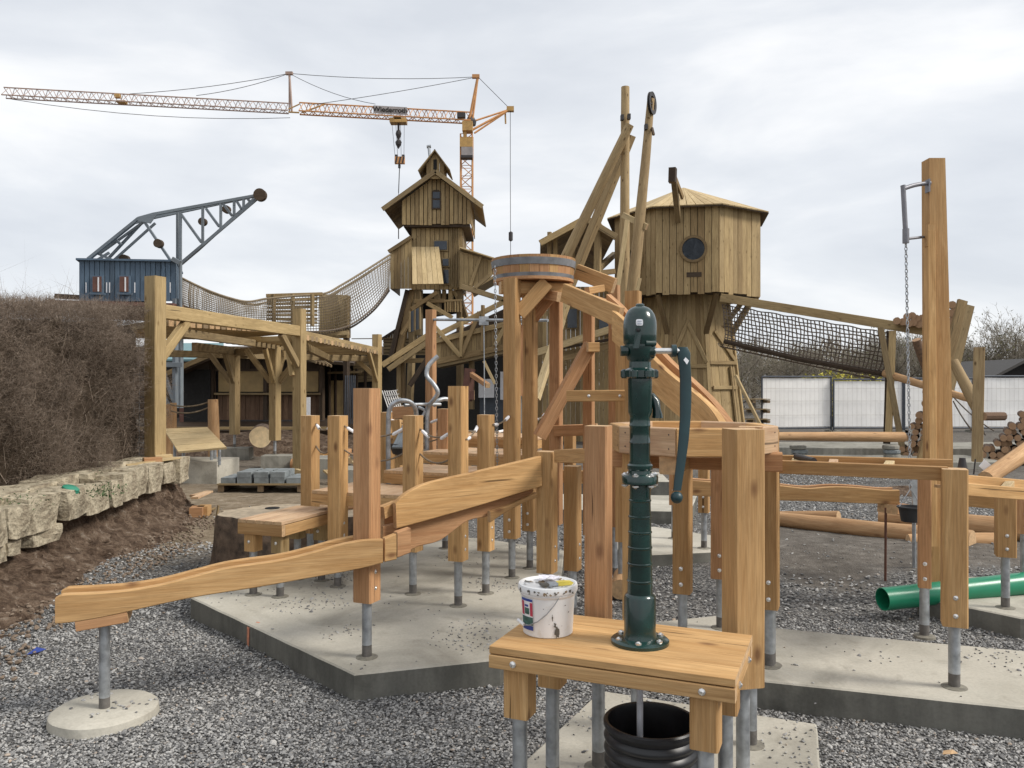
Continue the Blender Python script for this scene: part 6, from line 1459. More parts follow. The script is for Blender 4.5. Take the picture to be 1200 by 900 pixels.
# ---- covered walkway climbing to the right
ww = thing('ramp_walkway', 'long trussed plank walkway climbing from the lower left up to the hut', 'walkway', PX(540, 25.5, GZ)); YW = 25.2
def W2(px, py, d=0): return P(px, py, YW) + Vector((0, d, 0))
for (a, b, h_, m) in (((448, 428), (503, 392), .17, 'plank'), ((455, 433), (503, 400), .16, 'plank_old'), ((500, 402), (600, 378), .16, 'plank'), ((506, 396), (606, 346), .16, 'plank'), ((512, 424), (640, 396), .18, 'plank'), ((600, 378), (700, 352), .15, 'plank'), ((541, 336), (606, 356), .16, 'plank_old'), ((575, 322), (556, 338), .1, 'plank_old')):
    beam('rail', ww, W2(*a), W2(*b), .12, h_, m)
beam('rail', ww, W2(512, 424, 1.6), W2(640, 396, 1.6), .12, .18, 'dark'); quad_thick('walkway_floor', ww, [W2(512, 427), W2(640, 400), W2(640, 400, 1.7), W2(512, 427, 1.7)], .1, 'plank_old')
for k in range(22):
    x0, x1 = 511 + k * 5.9, 511 + (k + .94) * 5.9; plank4('plank', ww, W2(x0, 424 - (x0 - 512) * .22, .08), W2(x1, 424 - (x1 - 512) * .22, .08), W2(x1, 399.5 - (x1 - 510) * .235, .08), W2(x0, 399.5 - (x0 - 510) * .235, .08), .03, 'plank')
for k in range(18):
    x0, x1 = 449 + k * 3, 449 + (k + .92) * 3; 
for a, b in (((510, 383), (540, 418)), ((540, 418), (562, 366)), ((541, 418), (541, 372)), ((566, 412), (566, 358)), ((580, 405), (600, 368)), ((593, 350), (593, 330))): beam('truss_member', ww, W2(*a, -.1), W2(*b, -.1), .08, .13, 'plank')
quad_thick('dark_backing', ww, [W2(508, 418, 1.5), W2(600, 392, 1.5), W2(600, 352, 1.5), W2(508, 395, 1.5)], .03, 'dark')  # solid dark sheet behind the truss
for a, b in (((470, 470), (470, 424)), ((466, 505), (466, 424)), ((507, 520), (507, 424)), ((552, 480), (552, 414)), ((515, 428), (524, 418))): beam('support_post', ww, W2(*a, .4), W2(*b, .4), .14, .14, 'plank_old', VB)
beam('lintel', ww, W2(460, 422.5, .3), W2(506, 422, .3), .1, .14, 'plank')
# barred window bay
fb = quad_thick('bay_window', ww, [P(480, 390, 26), P(492, 385, 26), P(492, 360, 26), P(480, 366, 26)], .05, 'glass')
for x in (480, 486, 492): beam('bar', fb, P(x, 389 - (x - 480) * .3, 25.9), P(x, 365 - (x - 480) * .4, 25.9), .05, .05, 'plank_old', VB)
beam('brace', ww, P(501, 420, 25), P(480, 452, 25), .1, .15, 'dark')

# ================================================================== LOG CABIN BEHIND
cbn = thing('slatted_cabin', 'brown cabin of horizontal slats with low gable behind the walkway', 'cabin', PX(480, 31, GZ)); YC = 31
def C2(px, py, d=0): return P(px, py, YC) + Vector((0, d, 0))
for k in range(26):
    y0 = 398 + k * 4; xl, xr = 449, 548
    beam('slat', cbn, C2(xl, y0 + 1.7), C2(xr, y0 + 1.7), .05, .10, 'brown' if 0 else 'plank_old')
quad_thick('wall', cbn, [C2(449, 502, .1), C2(600, 502, .1), C2(600, 396, .1), C2(449, 396, .1)], .05, 'dark')
for k in range(16):
    x0, x1 = 449 + k * 2.9, 449 + (k + .93) * 2.9; f = lambda x: 396 - max(0, (x - 449)) * .62
    plank4('gable_plank', cbn, C2(x0, 397, -.05), C2(x1, 397, -.05), C2(x1, f(x1), -.05), C2(x0, f(x0), -.05), .03, 'plank_old')
beam('verge', cbn, C2(447, 398, -.1), C2(482, 376, -.1), .05, .1, 'dark')
for (x0, x1) in ((455, 500), (520, 548)): quad_thick('doorway_shade', cbn, [C2(x0, 502, -.1), C2(x1, 502, -.1), C2(x1, 430, -.1), C2(x0, 430, -.1)], .04, 'void')  # near-black sheets stand in for the unlit doorways
# lower dark lean-to between pergola and cabin
qf = thing('dark_lean_to', 'dark open lean-to shed with horizontal boards left of the cabin', 'shed', PX(425, 29, GZ))
for k in range(8): beam('board', qf, P(414, 420 + k * 3.8, 29), P(447, 418 + k * 3.8, 29), .04, .105, 'plank_old')
quad_thick('shade_sheet', qf, [P(380, 504, 29.3), P(600, 504, 29.3), P(600, 416, 29.3), P(380, 416, 29.3)], .05, 'void')  # near-black sheet paints the shade behind the lean-to boards
for k, px in enumerate((386, 393, 410, 418, 428)): beam('post', qf, P(px, 500, 28.8), P(px, 432, 28.8), .08, .08, 'dark', VB)
beam('lintel', qf, P(384, 437, 28.7), P(424, 436, 28.7), .06, .08, 'plank_old')
quad_thick('brown_door', qf, [P(386, 498, 28.9), P(402, 498, 28.9), P(402, 446, 28.9), P(386, 446, 28.9)], .05, 'tan')
beam('thin_rail', qf, P(412, 397, 29), P(470, 396.5, 29), .03, .03, 'plank_old')
for k in range(6): loc_build(MB().tube([P(404 + k * 2.2, 497, 26), P(405 + k * 2.2, 440, 26)], .02, 6), 'dark_tube', M_['fence'], qf, True)
# clutter under the walkway: ladders, sheets
for i, (a, b, w_, h_, m, lab, cat) in enumerate(((P(452, 482, 15), P(462, 462, 15), .02, .30, 'galv', '', ''),)):
    t = thing('wire_panels', 'bundle of leaning light grey wire mesh panels behind the bent pipes', 'mesh panels', P(463, 485, 15)); mb = MB()
    for k in range(7): mb.bar(P(448 + k * 2.6, 458, 15.2), P(459 + k * 2.6, 490, 14.8), .012, 4)
    for k in range(7): mb.bar(P(450 + k * 1.7, 459 + k * 4.6, 15.1), P(466 + k * 1.7, 457 + k * 4.6, 15.1), .010, 4)
    o = loc_build(mb, 'mesh', M_['grille'], t); o['kind'] = 'stuff'
t = thing('grey_van', 'dark parked trailer and sheets glimpsed under the walkway', 'trailer', P(585, 480, 27))
MB().box((0, 0, 0), (1.3, 1.5, 1.1)).build('body', simple('dark_blue_body', (.06, .075, .095), .5), t, False, Matrix.Translation(P(586, 474, 27))); MB().box((0, 0, 0), (.5, .1, .6)).build('panel', M_['paper'], t, False, Matrix.Translation(P(570, 455, 26)))
MB().box((0, 0, 0), (.15, .1, .9)).build('panel', M_['paper'], t, False, Matrix.Translation(P(589, 452, 26)))
tag(beam('leaning_batten', None, P(580, 450, 22), P(567, 423, 22), .08, .08, 'plank_light'), 'short pale slanting batten under the plank walkway', 'batten')
t = thing('red_brown_plough', 'dark red machine part standing under the walkway', 'machine part', P(550, 470, 22))
beam('beam', t, P(547, 470, 22), P(551, 432, 22), .2, .3, 'brown'); beam('arm', t, P(550, 437, 22), P(572, 452, 21), .12, .12, 'larch_red'); beam('foot', t, P(545, 463, 22), P(556, 463, 22), .2, .25, 'brown')

# ================================================================== CONSTRUCTION CRANE
cn = thing('tower_crane', 'tall orange construction crane with long lattice jib behind the wooden tower', 'construction crane', (-3.35, 60, GZ))
mx_, my_ = -3.35, 60.0; hw = .43; zt = 20.0
def lattice(name, a, b, hw_, hz, n, r, parent, mat='crane', tri=False):
    """square (or triangular) lattice girder from a to b"""
    a, b = Vector(a), Vector(b); x = (b - a).normalized(); up = Vector((0, 0, 1)) if abs(x.z) < .9 else Vector((0, 1, 0)); y = up.cross(x).normalized(); z = x.cross(y)
    L = (b - a).length
    if tri: cs = [(-hw_, 0), (hw_, 0), (0, hz)]
    else: cs = [(-hw_, -hz), (hw_, -hz), (hw_, hz), (-hw_, hz)]
    C = lambda k, t: a + x * (L * t) + y * cs[k][0] + z * cs[k][1]
    mb = MB()
    for k in range(len(cs)): mb.bar(C(k, 0), C(k, 1), r, 5)
    o = loc_build(mb, name, M_[mat], parent)
    mb = MB(); kk = len(cs)
    for k in range(kk):
        k2 = (k + 1) % kk
        for i in range(n):
            t0, t1 = i / n, (i + 1) / n
            p, q = (C(k, t0), C(k2, t1)) if (i % 2) else (C(k2, t0), C(k, t1))
            if tri: mid = (t0 + t1) / 2; mb.bar(C(k, t0), C(k2, mid), r * .55, 3); mb.bar(C(k2, mid), C(k, t1), r * .55, 3)
            else: mb.bar(p, q, r * .6, 3); mb.bar(C(k, t1), C(k2, t1), r * .5, 3)
    d = loc_build(mb, 'lacing', M_[mat], o); return o
lattice('mast_lattice', (mx_, my_, GZ), (mx_, my_, zt), hw, hw, 26, .06, cn)
jr, je = Vector((-3.1, 60.0, 21.0)), Vector((-34.3, 54.7, 21.0)); jf = jr.lerp(je, .40); jf0, jf1 = jr.lerp(je, .388), jr.lerp(je, .412)
M_['crane_pale'] = simple('faded_jib_paint', (.36, .25, .2), .6, 0, .2, 2)
lattice('inner_jib', jr, jf0, .42, .72, 19, .055, cn, 'crane', True); lattice('outer_jib', jf1, je, .36, .62, 27, .045, cn, 'crane_pale', True)
loc_build(MB().bar(jf0, jf1, .06, 5).bar(jf0 + Vector((0, 0, .6)), jf1 + Vector((0, 0, .2)), .05, 5).bar(jf0 + Vector((1.8, .3, .72)), jf0 + Vector((.2, 0, 0)), .06, 5), 'fold_joint', M_['crane_yellow'], cn)
tipv = P(560, 90, 60.1); strv = P(339, 86, 57.9)
loc_build(MB().bar(P(549, 146, 60), tipv, .11, 6).bar(P(553, 147, 60), tipv, .08, 6), 'a_frame', M_['crane'], cn); loc_build(MB().bar(P(342, 131, 57.9), strv, .09, 6).bar(P(339, 131, 57.9), strv, .06, 6), 'jib_strut', M_['crane_pale'], cn)
ctr = P(598, 128, 61.5)
loc_build(MB().bar(P(552, 153, 60), ctr, .09, 5).bar(P(549, 144, 60), ctr, .07, 5).bar(P(556, 156, 60.2), ctr, .07, 5), 'counter_arm', M_['crane'], cn); loc_build(MB().box(ctr, (.55, .4, .35)), 'pulley_head', M_['crane_yellow'], cn)
loc_build(MB().box(tipv + Vector((-.15, 0, .02)), (.55, .3, .25)), 'apex_head', M_['crane'], cn); loc_build(MB().box(strv, (.5, .25, .2)), 'strut_head', M_['crane_pale'], cn)
mb = MB()
for a, b, d in ((tipv, strv, .25), (tipv, P(363, 123, 58), .1), (strv, P(152, 110, 56.3), .2), (strv, P(230, 112, 56.9), .2), (strv, P(440, 122, 58.8), .3), (tipv, ctr, 0), (P(12, 116, 54.8), P(340, 138, 57.9), .5)): mb.tube(sag(a, b, d, 8), .022, 4)
loc_build(mb, 'pendant_lines', M_['iron'], cn)
loc_build(MB().tube([ctr, P(598, 200, 61.5), P(598.5, 330, 61.5)], .03, 4), 'tension_cable', M_['iron'], cn); loc_build(MB().lathe([(.01, -.4), (.16, -.3), (.16, .3), (.01, .4)], 8, P(598.5, 277, 61.5)), 'cable_weight', M_['iron'], cn)
loc_build(MB().tube([P(592, 132, 61.5), P(592.5, 145, 61.5)], .07, 5), 'hanging_hook', M_['crane_yellow'], cn)
loc_build(MB().box(P(548, 149, 59.6), (.75, .8, .7)).box(P(545, 156, 59.6), (.25, .4, .7)), 'slewing_head', M_['crane_yellow'], cn); loc_build(MB().lathe([(.35, 0), (.4, .3), (.12, .8), (.01, .85)], 8, P(552, 147, 60.2)), 'turret_cone', M_['iron'], cn)
loc_build(MB().box(P(546.5, 168, 59.2), (.92, .7, .68)), 'motor_box', M_['crane_yellow'], cn); loc_build(MB().box(P(547.5, 178.5, 59.2), (.82, .72, .6)), 'control_box', M_['crane_grey'], cn); loc_build(MB().box(P(547, 184.5, 59.2), (.85, .7, .2)), 'box_shelf', M_['iron'], cn)
# trolley and hook block
def jp(px, dz=0):
    k = (px - 600) / F; t = (jr.x - k * jr.y) / (k * (je.y - jr.y) - (je.x - jr.x)); return jr.lerp(je, t) + Vector((0, 0, dz))
tp = jp(467, -.25); loc_build(MB().box(tp, (1.2, .8, .32)).box(tp + Vector((0, 0, .15)), (.5, .8, .2)), 'trolley', M_['crane_yellow'], cn)
loc_build(MB().lathe([(.02, -2.0), (.2, -1.7), (.24, -1.5), (.08, -1.3), (.2, -1.0), (.22, -.85), (.08, -.6), (.08, 0)], 8, tp), 'upper_hook', M_['iron'], cn)
hbk = P(468.5, 188, tp.y)
mb = MB()
for dx in (-.35, -.15, .1, .3): mb.bar(tp + Vector((dx * 1.4, 0, 0)), Vector((hbk.x + dx, hbk.y, hbk.z + .3)), .016, 3)
loc_build(mb, 'hoist_ropes', M_['iron'], cn)
hbo = loc_build(MB().box(hbk, (.72, .3, .5)), 'hook_block', M_['crane'], cn)
for sx in (-1, 1): loc_build(MB().box(hbk + Vector((sx * .26, 0, .3)), (.18, .25, .2)), 'sheave', M_['iron'], hbo)
for sx in (-.2, .06, .3): quad_thick('hazard_stripe', hbo, [hbk + Vector((sx - .14, -.155, -.24)), hbk + Vector((sx - .03, -.155, -.24)), hbk + Vector((sx + .08, -.155, .24)), hbk + Vector((sx - .03, -.155, .24))], -.01, 'iron')
loc_build(MB().tube([hbk, P(468, 200, tp.y), P(467, 226, tp.y)], .035, 5).tube([P(468, 193, tp.y), P(468, 197, tp.y)], .1, 6).tube([P(467, 265, tp.y), P(467, 280, tp.y)], .04, 5), 'load_rope', M_['iron'], cn)
loc_build(MB().tube([P(467, 226, tp.y), P(467, 270, tp.y)], .02, 5), 'load_rope', M_['iron'], cn)
# sign board on the jib
s0, s1 = jp(439), jp(478); jd = (s1 - s0).normalized(); sgn = quad_thick('sign_board', cn, [s0 + Vector((0, -.48, .1)), s1 + Vector((0, -.48, .1)), s1 + Vector((0, -.48, .66)), s0 + Vector((0, -.48, .66))], .03, M_['crane_grey'])
tx = bpy.data.curves.new('lettering', 'FONT'); tx.body = 'Wiederroth'; tx.size = .56; tx.align_x = 'CENTER'; tx.align_y = 'CENTER'; tx.extrude = .004; tx.offset = .012; tx.materials.append(M_['void'])
smid = (s0 + s1) / 2 + Vector((0, -.53, .38)); _to = bpy.data.objects.new('lettering_curve', tx); _lm = bpy.data.meshes.new_from_object(_to); bpy.data.objects.remove(_to); put(bpy.data.objects.new('lettering', _lm), sgn, Matrix.Translation(smid) @ Matrix.Rotation(math.atan2(jd.y, jd.x), 4, 'Z') @ Matrix.Rotation(R(90), 4, 'X') @ Matrix.Scale(.9, 4))
loc_build(MB().box(jp(541, .3) + Vector((0, -.4, 0)), (.6, .4, .35)), 'winch', M_['iron'], cn)
loc_build(MB().box(jp(138, .45), (.35, .3, .25)).box(jp(143, .05), (.6, .4, .15)), 'jib_pulley', M_['crane_yellow'], cn)

# ================================================================== BLUE CRANE HOUSE
YB = 22.0
bh = thing('blue_crane_house', 'blue plank play crane cabin with grey lattice arm above the hedge', 'play crane', PX(150, 23, GZ))
def B2(px, py, d=0): return P(px, py, YB) + Vector((0, d, 0))
zt_, zb_ = B2(0, 304).z, B2(0, 353).z
plank_wall(bh, B2(93, 353), B2(206, 353), B2(206, 305.5), B2(93, 303.5), 19, 'blue', .03, .13, .01)
quad_thick('lining', bh, [B2(94, 352, .05), B2(205, 352, .05), B2(205, 306, .05), B2(94, 304, .05)], .02, 'void')
bkx = Vector((-.82, 2.4, 0))
plank_wall(bh, B2(206, 355), B2(206, 355) + bkx, B2(206, 305.5) + bkx, B2(206, 305.5), 7, 'blue', .03, .1, .01)
plank_wall(bh, B2(93, 353) + bkx, B2(93, 353), B2(93, 304), B2(93, 304) + bkx, 7, 'blue', .03, .1, .01)
quad_thick('roof', bh, [B2(91, 303, -.1), B2(208, 305, -.1), B2(208, 305) + bkx, B2(91, 303) + bkx][::1], .05, 'blue'); quad_thick('floor', bh, [B2(60, 352.5, -.3), B2(208, 356.5, -.3), B2(208, 356.5, 3), B2(60, 352.5, 3)], .1, 'brown')
quad_thick('skirt', bh, [B2(96, 372, .1), B2(212, 378, .1), B2(212, 357, .1), B2(96, 350, .1)], .1, 'brownwood'); beam('edge_beam', bh, B2(60, 346, .2), B2(176, 352.5, .2), .1, .13, 'dark')
for x0 in (110.5, 142): 
    f_ = quad_thick('window', bh, [B2(x0 - 1.5, 344.5, -.07), B2(x0 + 11.5, 344.5, -.07), B2(x0 + 11.5, 323.5, -.07), B2(x0 - 1.5, 323.5, -.07)], .06, 'blue')
    quad_thick('pane', f_, [B2(x0, 342.5, -.09), B2(x0 + 10, 342.5, -.09), B2(x0 + 10, 324.5, -.09), B2(x0, 324.5, -.09)], .02, 'brown')
    quad_thick('painted_daylight_strip', f_, [B2(x0 + 6, 342, -.1), B2(x0 + 7.5, 342, -.1), B2(x0 + 7.5, 325.5, -.1), B2(x0 + 6, 325.5, -.1)], .01, 'paper'); beam('sill', f_, B2(x0 - 3, 344.7, -.1), B2(x0 + 15, 345.2, -.1), .05, .05, 'blue')  # white strip paints in daylight seen through the window
for x in (100.5, 124.5, 128, 157.5, 199): quad_thick('painted_light_strip', bh, [B2(x, 343, -.012), B2(x + 1.2, 343, -.012), B2(x + 1.2, 331, -.012), B2(x, 331, -.012)], .006, 'paper')  # white strips on the boards paint light showing between planks
quad_thick('dark_hatch', bh, [B2(172, 347, -.05), B2(190, 347.5, -.05), B2(190, 326, -.05), B2(172, 325.5, -.05)], .04, 'blue')
def J(px, py, d=0): return P(px, py, YB + .8 + d)
jb = lambda n, a, b, d=0, r=.042: loc_build(MB().bar(J(*a, d), J(*b, d), r, 4), n, M_['bluesteel'], bh)
for d, ox, oy in ((0, 0, 0), (.9, -4.5, 5)):
    o = lambda p: (p[0] + ox, p[1] + (oy if p[0] < 290 else 1))
    for a, b in (((162, 256), (180, 251)), ((180, 251), (304, 228.5)), ((211.5, 309), (237.6, 287)), ((237.6, 287), (304, 230.5)), ((162, 256), (103, 303.5))): jb('chord', o(a) if d else a, o(b) if d else b, d, .055)
for a, b, d in (((208, 249), (208, 306), .3), ((211.5, 248), (211.5, 308), 0), ((237.6, 241), (237.6, 286.5), 0), ((258.7, 238), (258.7, 267.5), 0), ((274.4, 235), (274.4, 252.5), 0), ((285.5, 232.8), (285.5, 246), 0), ((211.5, 250), (236, 284), 0), ((241.5, 244.5), (256.8, 265.6), 0), ((261.5, 239), (272, 253), 0), ((277, 235), (283, 245), 0), ((290, 232.5), (294, 238), 0),
                ((170, 261), (201, 307), 0), ((169, 258), (126, 304), .3), ((182, 261.5), (134, 304.5), .5), ((174, 256), (117, 297), .2), ((112, 296), (130, 304), .1), ((128, 296), (115, 304), .1), ((136, 281), (142, 287), .1)): jb('lattice_bar', a, b, d, .045)
quad_thick('gusset', bh, [J(160, 258, -.05), J(176, 262, -.05), J(184, 251, -.05), J(162, 255, -.05)], .03, 'bluesteel')
for (px, py, r, d) in ((305, 228.6, 7.2, -.1), (186, 285.5, 5, -.1), (237.7, 260, 4.6, .4), (265.5, 245.5, 4.6, .4), (146, 304.5, 6, .5)):
    rr_ = r / F * 23; MB().lathe([(.02, -.08), (rr_, -.08), (rr_, -.03), (rr_ * .82, 0), (rr_, .03), (rr_, .08), (.02, .08)], 24).build('pulley_disc', M_['dark'], bh, True, Matrix.Translation(J(px, py, d)) @ Matrix.Rotation(R(90), 4, 'X'))
beam('bracket', bh, B2(204, 304, -.1), B2(213, 309, -.1), .12, .12, 'bluesteel')
for px, d in ((205.5, .0), (211.5, .8), (119, 1), (60, 1)): beam('steel_post', bh, P(px, 478, YB + d), P(px, 350, YB + d), .12, .12, 'bluesteel', VB)
beam('steel_post', bh, P(211.5, 360, YB - .02), P(211.5, 304, YB - .02), .07, .07, 'bluesteel', VB)
beam('cross_beam', bh, P(186, 427.5, YB - .1), P(214, 427.5, YB - .1), .1, .13, 'bluesteel'); beam('brace', bh, P(190, 432, YB), P(204, 470, YB), .1, .1, 'bluesteel'); beam('brace', bh, P(188, 455, YB), P(203, 485, YB), .08, .08, 'bluesteel')

# ================================================================== LEFT NET BRIDGE
ln = thing('hanging_net_bridge', 'long sagging rope net bridge between the blue crane cabin and gabled tower', 'net bridge', PX(340, 23, 4))
tops = [(213, 326, 22.3), (225, 332, 22.4), (245, 341, 22.6), (268, 349, 22.8), (290, 353.5, 23.1), (313, 350, 23.5), (345, 347, 24), (380, 344, 24.6), (400, 334, 25.2), (425, 319, 26), (458, 298, 27)]
bots = [(213, 362, 22.3), (225, 366, 22.4), (245, 373, 22.6), (268, 378, 22.8), (290, 381, 23.1), (313, 384, 23.5), (345, 388, 24), (380, 388, 24.6), (410, 381, 25.4), (437, 361, 26.3), (456, 337, 27)]
Ct, Cb = curve([P(*q) for q in tops], 110), curve([P(*q) for q in bots], 110)
for off, r in ((Vector((0, 0, 0)), .0095), (Vector((-.12, .85, .0)), .0075)):
    g = [[a.lerp(b, j / 14) + off + Vector((0, -.1 * math.sin(math.pi * j / 14), 0)) for j in range(15)] for a, b in zip(Ct, Cb)]
    net('net', ln, g, r, 'net'); loc_build(MB().tube([a + off for a in Ct], .035, 6), 'top_rope', M_['net'], ln, True); loc_build(MB().tube([b + off for b in Cb], .03, 6), 'bottom_rope', M_['netdark'], ln, True)
net('floor_net', ln, [[b + Vector((-.03 * j, .21 * j, -.07 * math.sin(math.pi * j / 4))) for j in range(5)] for b in Cb], .012, 'netdark')
wp = thing('lookout_platform', 'slatted timber lookout platform halfway along the hanging net bridge', 'platform', PX(360, 24.3, GZ))
for k in range(8): beam('slat', wp, P(313, 347.5 + k * 4.4, 24.3), P(372, 346 + k * 4.6, 24.6), .04, .075, 'plank_light' if k % 2 else 'plank')
for px in (321, 343, 366): beam('post', wp, P(px, 382, 24.2), P(px, 345, 24.2), .08, .12, 'plank_old', VB)
plank_wall(wp, P(374, 398, 25.8), P(409, 396, 25.8), P(409, 346, 25.8), P(374, 344.5, 25.8), 7, 'plank_light', .03, .04, .01)
beam('top_rail', wp, P(312, 346.5, 24.2), P(378, 344.5, 24.4), .1, .1, 'plank'); beam('skirt_board', wp, P(365, 391.5, 25.2), P(409, 390, 25.2), .05, .13, 'plank_light')
plank_wall(wp, P(407, 396, 25.5), P(411, 396, 27), P(411, 347, 27), P(407, 347, 25.5), 4, 'plank_old')
for px in (352, 406): beam('post', wp, P(px, 500, 26.2), P(px, 392, 26.2), .16, .16, 'dark', VB)

# ================================================================== PERGOLA
pg = thing('pergola', 'large treated timber pergola with tall square posts and slatted roof', 'pergola', (-4.2, 14, GZ))
A_, B_, C_ = (-4.62, 10.5), (-3.88, 14.8), (-3.73, 22.4)
beam('post', pg, (*A_, .3), (*A_, 2.99), .19, .19, 'pine', VB); beam('post', pg, (*B_, GZ), (*B_, 2.97), .19, .17, 'pine', VB); beam('post', pg, (*C_, GZ), (*C_, 2.97), .2, .2, 'pine', VB)
AB = (Vector((*B_, 0)) - Vector((*A_, 0))).normalized(); BC = (Vector((*C_, 0)) - Vector((*B_, 0))).normalized()
A3, B3, C3 = Vector((*A_, 0)), Vector((*B_, 0)), Vector((*C_, 0)); up = Vector((0, 0, 1))
beam('top_beam', pg, A3 + AB * .09 + up * 2.55, B3 - AB * .02 + up * 2.56, .12, .185, 'pine'); beam('top_beam', pg, B3 + BC * .1 + up * 2.5, C3 - BC * .1 + up * 2.52, .12, .16, 'plank')
beam('brace', pg, A3 + AB * .08 + up * 1.93, A3 + AB * .72 + up * 2.46, .09, .12, 'pine'); beam('brace', pg, A3 + AB * .08 + up * 1.80 + Vector((-.2, .3, 0)), A3 + AB * .85 + up * 2.38 + Vector((-.3, .4, 0)), .08, .11, 'pine')
beam('brace', pg, B3 - AB * .1 + up * 1.95, B3 - AB * .75 + up * 2.47, .09, .12, 'plank_old'); beam('brace', pg, B3 - Vector((.1, .05, 0)) + up * 1.75, P(336, 391, 14.9), .09, .13, 'pine')
beam('brace', pg, C3 - BC * .1 + up * 1.7, C3 - BC * 1.2 + up * 2.45, .09, .12, 'pine'); beam('brace', pg, C3 + Vector((-.1, 0, 1.85)), C3 + Vector((-.75, .1, 2.45)), .09, .12, 'plank')
# back rows
D_ = [(-4.97, 17.0), (-6.5, 19.0)]
for i, (x, y) in enumerate(D_):
    p_ = beam('post', pg, (x, y, .42 if i < 2 else GZ), (x, y, 2.38), .18, .18, 'pine' if i == 0 else 'plank', VB)
    if i < 2: steel_foot(p_, x, y, .45, .12, .03)
    for s in ((-1, 1) if i == 0 else (-1,)):
        beam('brace', pg, (x, y + s * .1, 1.65), (x, y + s * .7, 2.32), .08, .11, 'pine' if i == 0 else 'plank_old'); beam('brace', pg, (x + s * .1, y, 1.65), (x + s * .6, y, 2.32), .08, .11, 'plank_old')
for x, y in D_[:2]:
    tag(MB().box((0, 0, -.05), (.62, .5, .30)).build('concrete_block', M_['conc_old'], None, False, Matrix.Translation((x + .1, y - .1, .02)) @ Matrix.Rotation(.1, 4, 'Z')), 'grey concrete footing block under the ' + ('nearer' if y < 18 else 'farther left') + ' back post of the pergola', 'concrete block')
beam('purlin', pg, (-4.98, 12.2, 2.37), (-4.97, 17.6, 2.39), .10, .13, 'plank_old'); beam('purlin', pg, (-6.5, 16.6, 2.36), (-6.5, 20.4, 2.38), .12, .18, 'plank_old')
beam('purlin', pg, (-3.95, 14.9, 2.36), (-5.2, 23.4, 2.3), .1, .16, 'plank_old'); beam('purlin', pg, (-4.97, 17.0, 2.34), (-6.5, 19, 2.34), .1, .16, 'plank_old'); beam('purlin', pg, (-8, 18.5, 2.3), (-3.9, 22.6, 2.3), .1, .16, 'plank_old')
sdv = Vector((-.62, .78, 0))
for k in range(26):
    s = Vector((-4.86, 11.3 + k * .262, 2.46 + .012 * k)); beam('roof_slat', pg, s, s + sdv * 4.6 + Vector((0, 0, .05)), .07, .10, 'pine' if k % 3 else 'plank')
for k in range(24):
    t = k / 23; s = Vector((-3.80 + .02 * k * .3, 15.1 + k * .315, 2.46)); beam('roof_slat', pg, s, s + Vector((-.9, .44, 0)).normalized() * (2.2 - .4 * t), .07, .10, 'plank' if k % 3 else 'pine')
# wire grid behind the hedge end
t = thing('steel_mesh', 'dark square steel mesh seen through the right end of the hedge', 'wire mesh', (-5.1, 10.9, .5)); mb = MB()
for k in range(18): mb.bar((-5.9 + k * .07, 10.7, .6), (-5.9 + k * .07, 10.7, 1.9), .004, 3); mb.bar((-5.9, 10.7, .6 + k * .075), (-4.7, 10.7, .6 + k * .075), .004, 3)
o = loc_build(mb, 'mesh', M_['galv'], t); o['kind'] = 'stuff'
# rope fence posts
rf = None
for i, (px, py, Y, r, lab) in enumerate(((195, 474, 16, .10, 'thick round rope post beside the big pergola post'), (203, 472, 16.6, .075, 'slimmer second round rope post from the pergola post'), (250, 468, 16.2, .12, 'stout round rope post at the right end of the rope fence'))):
    b = PX(px + (1 if i == 2 else 0), Y, GZ); tag(log('rope_post', None, b, P(px, py, Y), r, r * .85, 'log', wob=.01), lab, 'post')
rf = thing('hand_ropes', 'two sagging pale ropes strung between the round posts', 'ropes', P(220, 480, 16.3))
for a, b, s in (((196, 473, 16), (247, 470, 16.2), .08), ((196, 480, 16), (247, 476, 16.2), .1)): loc_build(MB().tube(sag(P(*a), P(*b), s), .016, 5), 'rope', M_['net'], rf, True)
# pale plywood ramp on concrete
rm = thing('tilted_board', 'pale tilted wooden board table on short steel legs above a concrete block', 'board', PX(228, 14.6, .3))
q = [P(191.5, 502, 15.4), P(243, 500.5, 15.4), P(265.5, 524, 13.9), P(209, 529, 13.9)]
for k in range(4):
    t0, t1 = k / 4, (k + .97) / 4; quad_thick('plank', rm, [q[3].lerp(q[0], t0), q[2].lerp(q[1], t0), q[2].lerp(q[1], t1), q[3].lerp(q[0], t1)], .035, 'plank_light')
for px, Y in ((248, 14.6), (257, 14.3), (252, 14.9), (205, 15), (215, 14.8)): loc_build(MB().tube([P(px, 545, Y), P(px, 522 if px > 230 else 515, Y)], .03, 8), 'leg', M_['galv'], rm, True)
tag(MB().box((0, 0, 0), (.95, .95, .40)).build('concrete_block', M_['conc'], None, False, Matrix.Translation((-5.62, 14.75, .03)) @ Matrix.Rotation(-.08, 4, 'Z')), 'pale concrete block carrying the tilted board table', 'concrete block')
tag(MB().box((0, 0, 0), (.62, .8, .38)).build('concrete_block', M_['conc_old'], None, False, Matrix.Translation(PX(372, 15.4, .02))), 'grey concrete block behind the paver pallet on the right', 'concrete block')
tag(MB().box((0, 0, 0), (.7, .7, .3)).build('concrete_block', M_['conc_old'], None, False, Matrix.Translation(PX(425, 14.2, -.02))), 'low concrete block between the tall climbing posts', 'concrete block')
# cut log disc
tag(log('log_disc', None, P(305, 512, 18.4), P(308, 508, 19.3), .25, .25, 'bark', n=24, wob=0, end='discface'), 'cut log standing with its pale round face towards the pavers', 'log')
